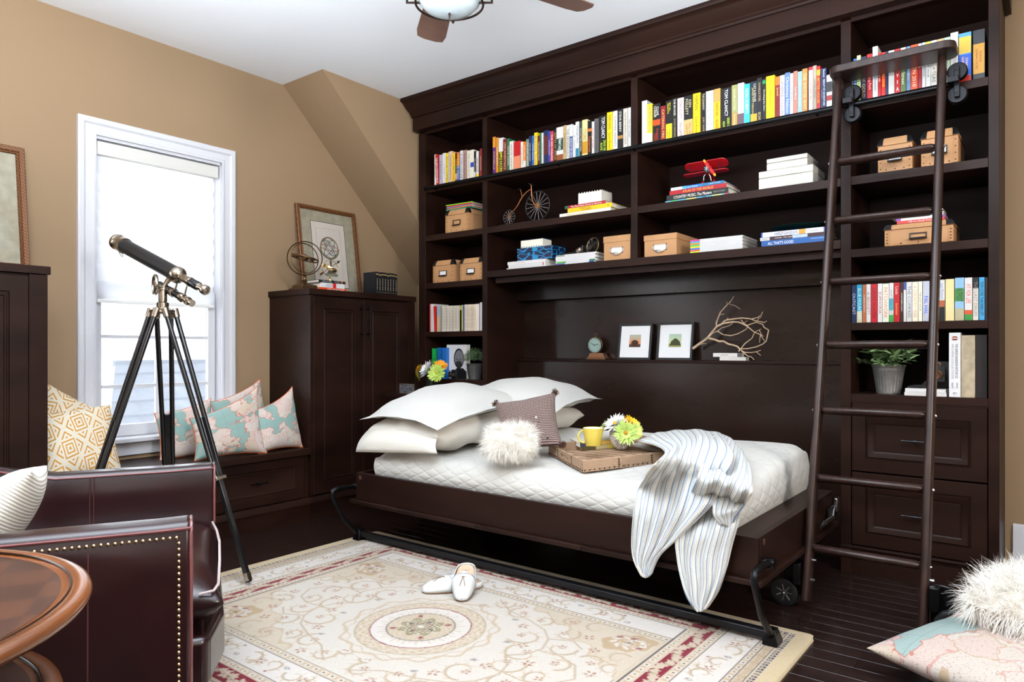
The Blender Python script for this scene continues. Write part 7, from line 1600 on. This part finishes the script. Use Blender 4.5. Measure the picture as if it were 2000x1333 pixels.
# ================================================================== TELESCOPE ON TRIPOD
tc0 = Vector((-3.23, 1.55, 0)); TH_ = 1.275
BLW = P('black_lacquer', (.006, .006, .007), .22, coat=.4); NIK = P('antique_nickel', (.42, .36, .29), .24, 1.0, n=25, var=.2)
tel = thing('telescope', 'black and nickel telescope on tall wooden tripod before window', 'telescope', tc0)
feet = [atz(488, 1143, .012), Vector((-3.245, 1.115, 0.0)), Vector((-3.585, 1.765, 0.0))]; feet[0].z = .012
for f_ in feet:
    top_ = Vector((tc0.x, tc0.y, TH_ - .045)); hd = (Vector((f_.x, f_.y, 0)) - tc0); hd.z = 0; hd.normalize(); top_ += hd * .040; sd = Vector((-hd.y, hd.x, 0)); dl = (Vector(f_) - top_); 
    lg_ = bpy.data.objects.new('leg', None); lg_.location = f_; lg_.empty_display_size = .05; link(lg_, tel, Matrix.Translation(f_))
    mid = top_ + dl * .62; m0 = top_ + dl * .40
    for s_ in (-1, 1):
        a_ = top_ + sd * s_ * .030; c_ = mid + sd * s_ * .018
        fin(B().tube([a_, c_], .0115, 10, up=tuple(sd)), 'rod', BLW, lg_, smooth=50); fin(B().tube([a_ - dl.normalized() * .006, a_ + dl.normalized() * .035], [.0165, .0145], 12), 'ferrule', NIK, lg_, smooth=50)
    zz = dl.normalized(); yy = zz.cross(sd); Ml = Matrix((sd, yy, zz)).transposed().to_4x4(); Ml.translation = m0
    L1 = (Vector(f_) - m0).length
    fin(B().box(-.0125, .0125, -.010, .010, 0, L1 - .012, None), 'lower_leg', BLW, lg_, M=Ml, bevel=.003)
    Mb = Ml.copy(); Mb.translation = mid
    fin(B().box(-.034, .034, -.016, .016, -.008, .010), 'clamp', NIK, lg_, M=Mb, bevel=.003); fin(B().cyl((0, -.03, 0), (0, -.016, 0), .007, n=10), 'clamp_screw', NIK, lg_, M=Mb)
    Mf_ = Ml.copy(); Mf_.translation = Vector(f_) - zz * .055
    fin(B().box(-.0135, .0135, -.011, .011, 0, .035), 'foot_plate', NIK, lg_, M=Mf_, bevel=.001); fin(B().cyl((0, 0, .035), (0, 0, .052), .004, .001, n=8), 'spike', NIK, lg_, M=Mf_)
    sc_ = mid + Vector((0, 0, -.01)); fin(B().cyl(sc_, Vector((tc0.x, tc0.y, sc_.z - .005)), .0042, n=8), 'spreader_arm', NIK, lg_)
zs_ = TH_ - .045 - (TH_ - .045) * .62
fin(B().lathe([(.012, -.02), (.026, -.012), (.026, -.004), (.012, .004), (.008, .02)], (tc0.x, tc0.y, zs_ - .012), 20), 'spreader_hub', NIK, tel, smooth=40)
fin(B().lathe([(0, -.062), (.05, -.062), (.056, -.055), (.056, -.045), (.040, -.040), (.026, -.030), (.026, -.012), (.018, -.006), (.018, .045), (.024, .048), (.024, .055), (.014, .06)], (tc0.x, tc0.y, TH_), 28), 'tripod_head', NIK, tel, smooth=40)
e1, e2 = atx(231, 474, -3.60), atx(408, 571, -2.95); ax_ = (e2 - e1).normalized(); Lt = (e2 - e1).length
def along(prof, nm, mat, par, c=e1, n=32): return fin(B().lathe(prof, c, n, axis=ax_), nm, mat, par, smooth=40)
tube = along([(.0345, .02), (.0345, .48), (.030, .485)], 'tube', P('black_leather_tube', (.010, .010, .011), .42, bump=.3, bs=300), tel)
along([(.030, -.010), (.039, -.012), (.040, .0), (.037, .004), (.037, .045), (.0395, .050), (.0395, .056), (.0345, .058)], 'dew_cap', NIK, tel)
along([(.0345, .470), (.039, .474), (.039, .490), (.033, .500), (.020, .508), (.020, .52)], 'rear_collar', NIK, tel)
along([(.017, .505), (.019, .512), (.019, .57), (.022, .572), (.022, .58), (.017, .584)], 'draw_tube', NIK, tel)
along([(.0205, .582), (.0205, .635), (.017, .64)], 'grip', BLW, tel)
along([(.015, .635), (.018, .64), (.014, .655), (.014, .668), (.022, .672), (.023, .688), (.018, .696), (.010, .697), (.008, .690), (0, .690)], 'eyepiece', NIK, tel)
dn = Vector((0, 0, -1)); off = dn - ax_ * dn.dot(ax_); off.normalize()
fs = e1 + ax_ * .375 + off * .085 + Vector((.0, .0, 0))
def al2(prof, nm, mat): return fin(B().lathe(prof, fs, 24, axis=ax_), nm, mat, tel, smooth=40)
al2([(0, 0), (.018, 0), (.019, .005), (.019, .10)], 'finder_tube', BLW); al2([(.019, .098), (.0215, .10), (.0215, .112), (.018, .114)], 'finder_collar', NIK)
al2([(.017, .112), (.017, .165)], 'finder_rear', BLW); al2([(.0175, .162), (.021, .166), (.021, .178), (.014, .184), (.014, .208), (.019, .211), (.019, .222), (.012, .226), (.012, .236), (.016, .240), (.015, .252), (.006, .252)], 'finder_eyepiece', NIK)
for q in (.115, .185): fin(B().cyl(fs + ax_ * q - off * .018, fs + ax_ * q - off * .060, .0045, n=8), 'finder_bracket', NIK, tel)
pv = Vector((tc0.x, tc0.y, TH_ + .06)); tp_ = e1 + ax_ * ((pv - e1).dot(ax_)) + off * .034
fin(B().tube([pv - Vector((0, 0, .01)), (pv + tp_) / 2, tp_], [.013, .010, .014], 12), 'pivot_arm', NIK, tel, smooth=50)
gc_ = pv + Vector((-_c, -_s, 0)) * .035 + Vector((0, 0, .012)); ga = Vector((.25, -.75, .1)).normalized(); ga = Vector((-_c * .80 + _s * .6, -_s * .8 - _c * .6, 0)).normalized()
gw = fin(B().ring(gc_, .046, .007, 36, 6, ga, flat=.35), 'altitude_wheel', NIK, tel, smooth=40)
Q = Vector((0, 0, 1)).rotation_difference(ga).to_matrix()
for k in range(4):
    a = math.pi / 4 + k * math.pi / 2; fin(B().tube([gc_ + Q @ Vector((.008 * math.cos(a), .008 * math.sin(a), 0)), gc_ + Q @ Vector((.043 * math.cos(a), .043 * math.sin(a), 0))], [.006, .010], 6, flat=.3, up=tuple(Q @ Vector((-math.sin(a), math.cos(a), 0)))), 'wheel_spoke', NIK, gw)
fin(B().cyl(gc_ - ga * .012, gc_ + (pv - gc_), .010), 'wheel_axle', NIK, gw)
fin(B().tube([e1 + Vector((0, 0, -.040)) + Vector((0, 0, 0)), e1 + Vector((.004, .008, -.058)), e1 + ax_ * .012 + Vector((0, .010, -.064)), e1 + ax_ * .03 + Vector((0, .006, -.058)), e1 + ax_ * .036 + Vector((0, 0, -.040))], .0018, 6), 'cap_chain', NIK, tel)

# ================================================================== ARMCHAIR
Mc = T(-2.10, 1.125, 0) @ Rz(-28)
LEA = P('burgundy_leather', (.015, .0028, .0034), .30, spec=.5, coat=.25, n=8, var=.22, bump=.22, bs=260, bd=.0008)
ch = thing('armchair', 'burgundy leather club armchair with nailhead trim and light piping', 'armchair', Mc @ Vector((0, -.4, 0)))
W3, DB, th = .50, -.90, .105
path = [(-W3 + .05, .045), (-W3 + .05, -.10), (-W3 + .05, -.30)] + [(-W3 + .05 + (W3 - .05) * (1 - math.cos(R_(a))), -.45 - .40 * math.sin(R_(a))) for a in range(0, 91, 15)]
hts = [.63, .628, .628] + [lerp(.628, .84, (a / 90) ** 1.3) for a in range(0, 91, 15)]
path = path + [(-x, y) for x, y in path[::-1][1:]]; hts = hts + hts[::-1][1:]
path[-1] = (W3 - .05, -.025)
secs = []; n = len(path)
for i, ((x, y), hz) in enumerate(zip(path, hts)):
    p0, p1 = Vector(path[max(i - 1, 0)]), Vector(path[min(i + 1, n - 1)]); t_ = (p1 - p0).normalized(); nr = Vector((-t_.y, t_.x)); o_ = Vector((x, y))
    w_ = .05; rr = .02
    sec = [(w_, .14), (w_ + .004, hz - .10), (w_, hz - .02), (w_ - .012, hz - .003), (0, hz), (-w_ + .014, hz - .004), (-w_ + .002, hz - .022), (-w_ - .006, hz - .12), (-w_ - .012, .30), (-w_, .14)]
    secs.append([Mc @ Vector((o_.x + nr.x * a, o_.y + nr.y * a, z)) for a, z in sec])
fin(B().rings(secs), 'shell', LEA, ch, smooth=45, bevel=.008, seg=3)
# welts on the shell's edges; piping colour lightened to paint in the highlights
for sidx in (2, 6): fin(B().tube([s[sidx] + Vector((0, 0, .004)) for s in secs], .004, 6), 'piping', P('leather_piping', (.16, .05, .05), .22, coat=.5), ch, smooth=60)
for k, (x, yf) in enumerate(((-W3 + .05, .047), (W3 - .05, -.023))):
    s = -1 if k == 0 else 1
    fin(B().tube([Mc @ Vector((x + s * .05, yf, .15)), Mc @ Vector((x + s * .05, yf, .60)), Mc @ Vector((x + s * .04, yf, .622)), Mc @ Vector((x - s * .04, yf, .622)), Mc @ Vector((x - s * .052, yf, .60)), Mc @ Vector((x - s * .055, yf, .42))], .004, 6), 'piping', P('leather_piping', (.16, .05, .05), .22, coat=.5), ch, smooth=60)
for yy in (-.34,):
    for dx in (-.006, .006):
        fin(B().tube([Mc @ Vector((-W3 + .108, yy + dx, z)) for z in (.33, .45, .56, .612)], .0016, 5), 'seam', P('leather_seam', (.09, .03, .03), .3), ch)
        fin(B().tube([Mc @ Vector((W3 - .05 + a, yy - .12 + dx, z)) for a, z in ((-.05, .605), (-.03, .628), (0, .632), (.03, .628), (.054, .60))], .0014, 5), 'seam', P('leather_seam', (.09, .03, .03), .3), ch)
nl = B(); xo = W3 + .006
def xz(z): return W3 + (.006 + (.508 - z) / .208 * .006 if z > .30 else .012 - (.30 - z) / .16 * .012) + .0005 if z < .508 else W3 + .006 - (z - .508) / .1 * .008
for k in range(44): nl.sph(Mc @ Vector((xz(.592), -.055 - k * .0145, .592)), .0052, 8)
for k in range(31): nl.sph(Mc @ Vector((xz(.578 - k * .0145), -.050, .578 - k * .0145)), .0052, 8)
fin(nl, 'nailhead_trim', P('aged_brass_nail', (.62, .46, .26), .25, 1.0), ch, smooth=60, kind='stuff')
fin(B().tube([Mc @ Vector((xz(z), -.24, z)) for z in (.575, .508, .40, .30, .16)], .0016, 5), 'side_seam', P('leather_seam', (.09, .03, .03), .3), ch)
b = B().box(-W3 + .105, W3 - .105, -.80, .020, .16, .300); fin(b, 'seat_base', LEA, ch, M=Mc, bevel=.02, seg=3)
b = B().rings([[(x, y, z) for x, y in ((-.385, .02), (-.2, .062), (.2, .062), (.385, .02), (.385, -.06), (-.385, -.06))] for z in (.165, .298)]); fin(b, 'front_rail', LEA, ch, M=Mc, bevel=.018, seg=4)
sc_ = cushion(.775, .80, .165, 20, .02, power=7, wr=.006, seed=3); fin(sc_, 'seat_cushion', LEA, ch, M=Mc @ T(0, -.345, .378), smooth=70, fix=False)
pp_ = [Mc @ Vector((.365 * sx, y, z)) for sx, y, z in ((-1, .040, .425), (-.5, .050, .438), (0, .054, .445), (.5, .050, .438), (1, .042, .425))]
fin(B().tube(pp_ + [Mc @ Vector((.385, .030, .415)), Mc @ Vector((.385, -.005, .41))], .0042, 6), 'cushion_piping', P('highlight_piping', (.42, .34, .33), .35), ch, smooth=60)  # highlight along the cushion's front edge put into the piping colour
for x in (-.43, .43):
    for y in (-.02, -.72): fin(B().rings([[(x - q, y - q, z), (x + q, y - q, z), (x + q, y + q, z), (x - q, y + q, z)] for q, z in ((.016, .0135 if y > -.5 else .001), (.026, .185))]), 'leg', P('washed_wood_leg', (.16, .10, .085), .45), ch, M=Mc, bevel=.003)
sw = NT('ribbed_cream_knit'); uv = sw.n('ShaderNodeUVMap'); sp = sw.n('ShaderNodeSeparateXYZ'); sw.l(uv.outputs[0], sp.inputs[0]); hh_ = sw.math('ABSOLUTE', sw.math('SINE', sw.math('MULTIPLY', sp.outputs[1], 150))); sw.l(sw.ramp(hh_, [(0, 'b8b0a2'), (.5, 'dcd6ca')]), sw.b.inputs['Base Color']); sw.b.inputs['Roughness'].default_value = .9; sw.bump(hh_, .6, .002)
fin(cushion(.42, .42, .16, 20, .06, power=2.4), 'cushion', sw.m, M=Mc @ T(.02, -.55, .545) @ Rx(52) @ Rz(8), smooth=70, fix=False, label='cream ribbed cushion on the leather armchair', cat='cushion')

# ================================================================== ROUND TWO-TIER TABLE
tx, ty = -1.565, .131
tb_ = thing('side_table', 'round two-tier wooden side table at the lower left corner', 'table', (tx, ty, 0))
VEN = NT('parquetry_veneer'); tc = VEN.n('ShaderNodeTexCoord'); mp = VEN.n('ShaderNodeMapping'); mp.inputs['Rotation'].default_value = (0, 0, .5); ckr = VEN.n('ShaderNodeTexChecker', i_Scale=11.0); nz = VEN.n('ShaderNodeTexNoise', i_Scale=9.0, i_Detail=4.0); VEN.l(tc.outputs['Object'], mp.inputs[0]); VEN.l(mp.outputs[0], ckr.inputs[0]); VEN.l(mp.outputs[0], nz.inputs[0]); ckr.inputs[1].default_value = (.085, .028, .012, 1); ckr.inputs[2].default_value = (.035, .012, .007, 1)
VEN.l(VEN.mix(VEN.math('MULTIPLY', nz.outputs[0], .9), ckr.outputs[0], lin((.05, .018, .009))), VEN.b.inputs['Base Color']); VEN.b.inputs['Roughness'].default_value = .33; VEN.b.inputs['Coat Weight'].default_value = .15
RIM = P('warm_walnut', (.135, .042, .012), .26, coat=.5, n=4, var=.35, stretch=(1, 1, 8))
for R0, zt_, nm in ((.445, .622, 'top'), (.40, .442, 'lower_shelf')):
    e = fin(B().lathe([(R0 - .05, -.030), (R0 - .022, -.030), (R0 - .006, -.022), (R0, -.012), (R0 - .003, -.003), (R0 - .012, .002), (R0 - .030, .003), (R0 - .036, -.003), (R0 - .05, -.003)], (tx, ty, zt_), 72), nm, RIM, tb_, smooth=50)
    fin(B().lathe([(R0 - .049, -.029), (R0 - .049, -.002), (0, -.002)], (tx, ty, zt_), 72), 'veneer', VEN.m, e, smooth=30)
    fin(B().ring((tx, ty, zt_ + .0015), R0 - .034, .0022, 90, 6), 'bead', P('dark_bead', (.02, .008, .004), .25), e, smooth=60)
fin(B().lathe([(.05, .412), (.035, .43), (.04, .46), (.028, .50), (.045, .55), (.06, .592)], (tx, ty, 0), 28), 'column', RIM, tb_, smooth=50)
fin(B().lathe([(.20, .0006), (.21, .02), (.18, .05), (.07, .09), (.04, .16), (.06, .26), (.035, .33), (.06, .411)], (tx, ty, 0), 32), 'pedestal', RIM, tb_, smooth=50)

# ================================================================== SLIPPERS
SLW = P('white_leather', (.60, .60, .59), .42, bump=.4, bs=160, bd=.0008); INS = P('tan_insole', (.62, .42, .29), .55)
def slipper(toe, heel, label, tilt=0):
    toe, heel = Vector(toe), Vector(heel); d = (heel - toe); L = .268; d.normalize(); ang = math.degrees(math.atan2(d.y, d.x)); M = T(toe.x, toe.y, .0135) @ Rz(ang) @ Ry(-tilt)
    r = thing('slipper', label, 'slipper', (toe + d * L / 2).to_tuple(), 'pair of white moccasin slippers')
    def hw(s): return .050 * (math.sin(math.pi * min(1, s / .62) / 2) ** .36 if s < .35 else 1) * (1 - .22 * max(0, (s - .45)) / .55) * (1 if s < .86 else math.sqrt(max(0, 1 - ((s - .86) / .14) ** 2) * .96 + .04)) * (1 if s > .02 else .35)
    S_ = [0, .02, .05, .1, .16, .22, .3, .38, .46, .54, .62, .7, .78, .86, .91, .95, .98, 1]
    out = [(s * L, hw(s)) for s in S_]; poly = out + [(x, -y) for x, y in out[::-1]]
    fin(B().prism(poly, .0, .009), 'sole', P('tan_sole', (.28, .13, .06), .5), r, M=M, bevel=.002)
    fin(B().prism([(x * .96 + .005, y * .86) for x, y in poly], .009, .018), 'insole', INS, r, M=M)
    A = []
    for s in [0.0, .03, .07, .12, .18, .25, .32, .40, .47]:
        H = .012 + .040 * math.sin(min(1, s / .42) * math.pi / 2) ** .8; w = hw(s); A.append([(s * L, (w + .001) * math.copysign(abs(math.cos(a)) ** .8, math.cos(a)), .006 + H * math.sin(a) ** .75 if 0 < a < math.pi else .006) for a in [math.pi * k / 14 for k in range(15)]])
    fin(B().grid(A), 'vamp', SLW, r, M=M, smooth=70, solid=.003, fix=False)
    A = []
    side = [s for s in S_ if s >= .46]
    rim = [(s, 1) for s in side] + [(s, -1) for s in side[::-1]]
    for s, sg in rim:
        w = hw(s); hz = lerp(.030, .020, (s - .46) / .54); A.append([(s * L, sg * (w + .001), .004), (s * L + (0), sg * (w + .001), .004 + hz * .6), (s * L, sg * (w * .93), .004 + hz)])
    fin(B().grid(A), 'heel_wall', SLW, r, M=M, smooth=70, solid=.003, fix=False)
    tg = .052
    fin(B().rings([[(x, y, z) for y, z in ((-.018, .050), (0, .056 + dz), (.018, .050), (.018, .052), (0, .059 + dz), (-.018, .052))] for x, dz in ((L * .30, -.004), (L * .42, .0), (L * .52, .004))]), 'tongue', SLW, r, M=M, smooth=50)
    GR = P('bronze_lace', (.22, .16, .10), .5)
    fin(B().tube([(L * .36, -.040, .030), (L * .36, -.022, .052), (L * .355, 0, .060), (L * .36, .022, .052), (L * .36, .040, .030)], .0022, 6), 'lace', GR, r, M=M)
    for s_ in (-1, 1): fin(B().tube([(L * .355, 0, .060), (L * .25, s_ * .006, .056), (L * .17, s_ * .011, .046)], .0017, 5), 'tassel', GR, r, M=M); fin(B().ring((L * .37, s_ * .024, .051), .004, .0012, 12, 5), 'eyelet', BRASS, r, M=M)
    return r, M, L
slipper((-2.125, 2.115, 0), (-1.99, 2.335, 0), 'white moccasin slipper seen from the side, toe pointing left')
r, M, L = slipper((-1.918, 2.135, 0), (-2.085, 2.36, 0), 'white moccasin slipper with tan insole showing, toe towards the viewer', 13)
lettering('hupo', M @ Vector((L * .80, 0, .0186)), M.to_3x3() @ Vector((0, 1, 0)), M.to_3x3() @ Vector((-1, 0, 0)) * -1 if False else M.to_3x3() @ Vector((1, 0, 0)), .030, .012, '3a2a20', r)

# ================================================================== CEILING FAN WITH LIGHT
fcx, fcy = -1.855, 1.995
fan = thing('ceiling_fan', 'ceiling fan with frosted bowl light and dark wood blades', 'ceiling fan', (fcx, fcy, 2.36))
BRZ = P('fan_bronze', (.045, .030, .022), .35, .8)
fin(B().lathe([(.065, 2.818), (.065, 2.79), (.03, 2.765), (.014, 2.76), (.014, 2.66), (.05, 2.655), (.12, 2.63), (.135, 2.60), (.135, 2.53), (.11, 2.50), (.06, 2.49)], (fcx, fcy, 0), 32), 'motor', BRZ, fan, smooth=40)
fin(B().lathe([(.06, 2.49), (.125, 2.47), (.125, 2.455)], (fcx, fcy, 0), 32), 'light_pan', BRZ, fan, smooth=40)
fin(B().lathe([(.120, 2.455), (.124, 2.43), (.118, 2.40), (.095, 2.375), (.06, 2.362), (0, 2.357)], (fcx, fcy, 0), 40), 'glass_bowl', P('frosted_glass', (.36, .40, .41), .45), fan, smooth=60)
fin(B().ring((fcx, fcy, 2.392), .131, .0045, 56, 8), 'bowl_ring', BRZ, fan, smooth=60)
fin(B().tube([(fcx, fcy, 2.36), (fcx, fcy, 2.352), (fcx, fcy, 2.327)], [.004, .005, .0015], 8), 'finial', BRZ, fan)
for a in (R_(37.8), R_(217.8), R_(307.8), R_(127.8)):
    u = Vector((math.cos(a), math.sin(a), 0)); c = Vector((fcx, fcy, 0))
    fin(B().tube([c + u * .105 + Vector((0, 0, 2.398)), c + u * .165 + Vector((0, 0, 2.398)), c + u * .165 + Vector((0, 0, 2.46)), c + u * .12 + Vector((0, 0, 2.475))], .006, 4), 'ring_bracket', BRZ, fan, smooth=0)
BLD = P('blade_wood', (.14, .075, .055), .45, n=5, var=.3)
for k in range(5):
    a = R_(141 - 72 * k); M = T(fcx, fcy, 2.545) @ Matrix.Rotation(a, 4, 'Z') @ Rx(10)
    fin(B().prism([(.20, -.05), (.24, -.058), (.60, -.070), (.66, -.062), (.675, -.03), (.675, .03), (.66, .062), (.60, .070), (.24, .058), (.20, .05)], -.003, .003), 'blade', BLD, fan, M=M, bevel=.0015)
    fin(B().box(.10, .26, -.022, .022, -.009, -.0035), 'blade_arm', BRZ, fan, M=M, bevel=.002)
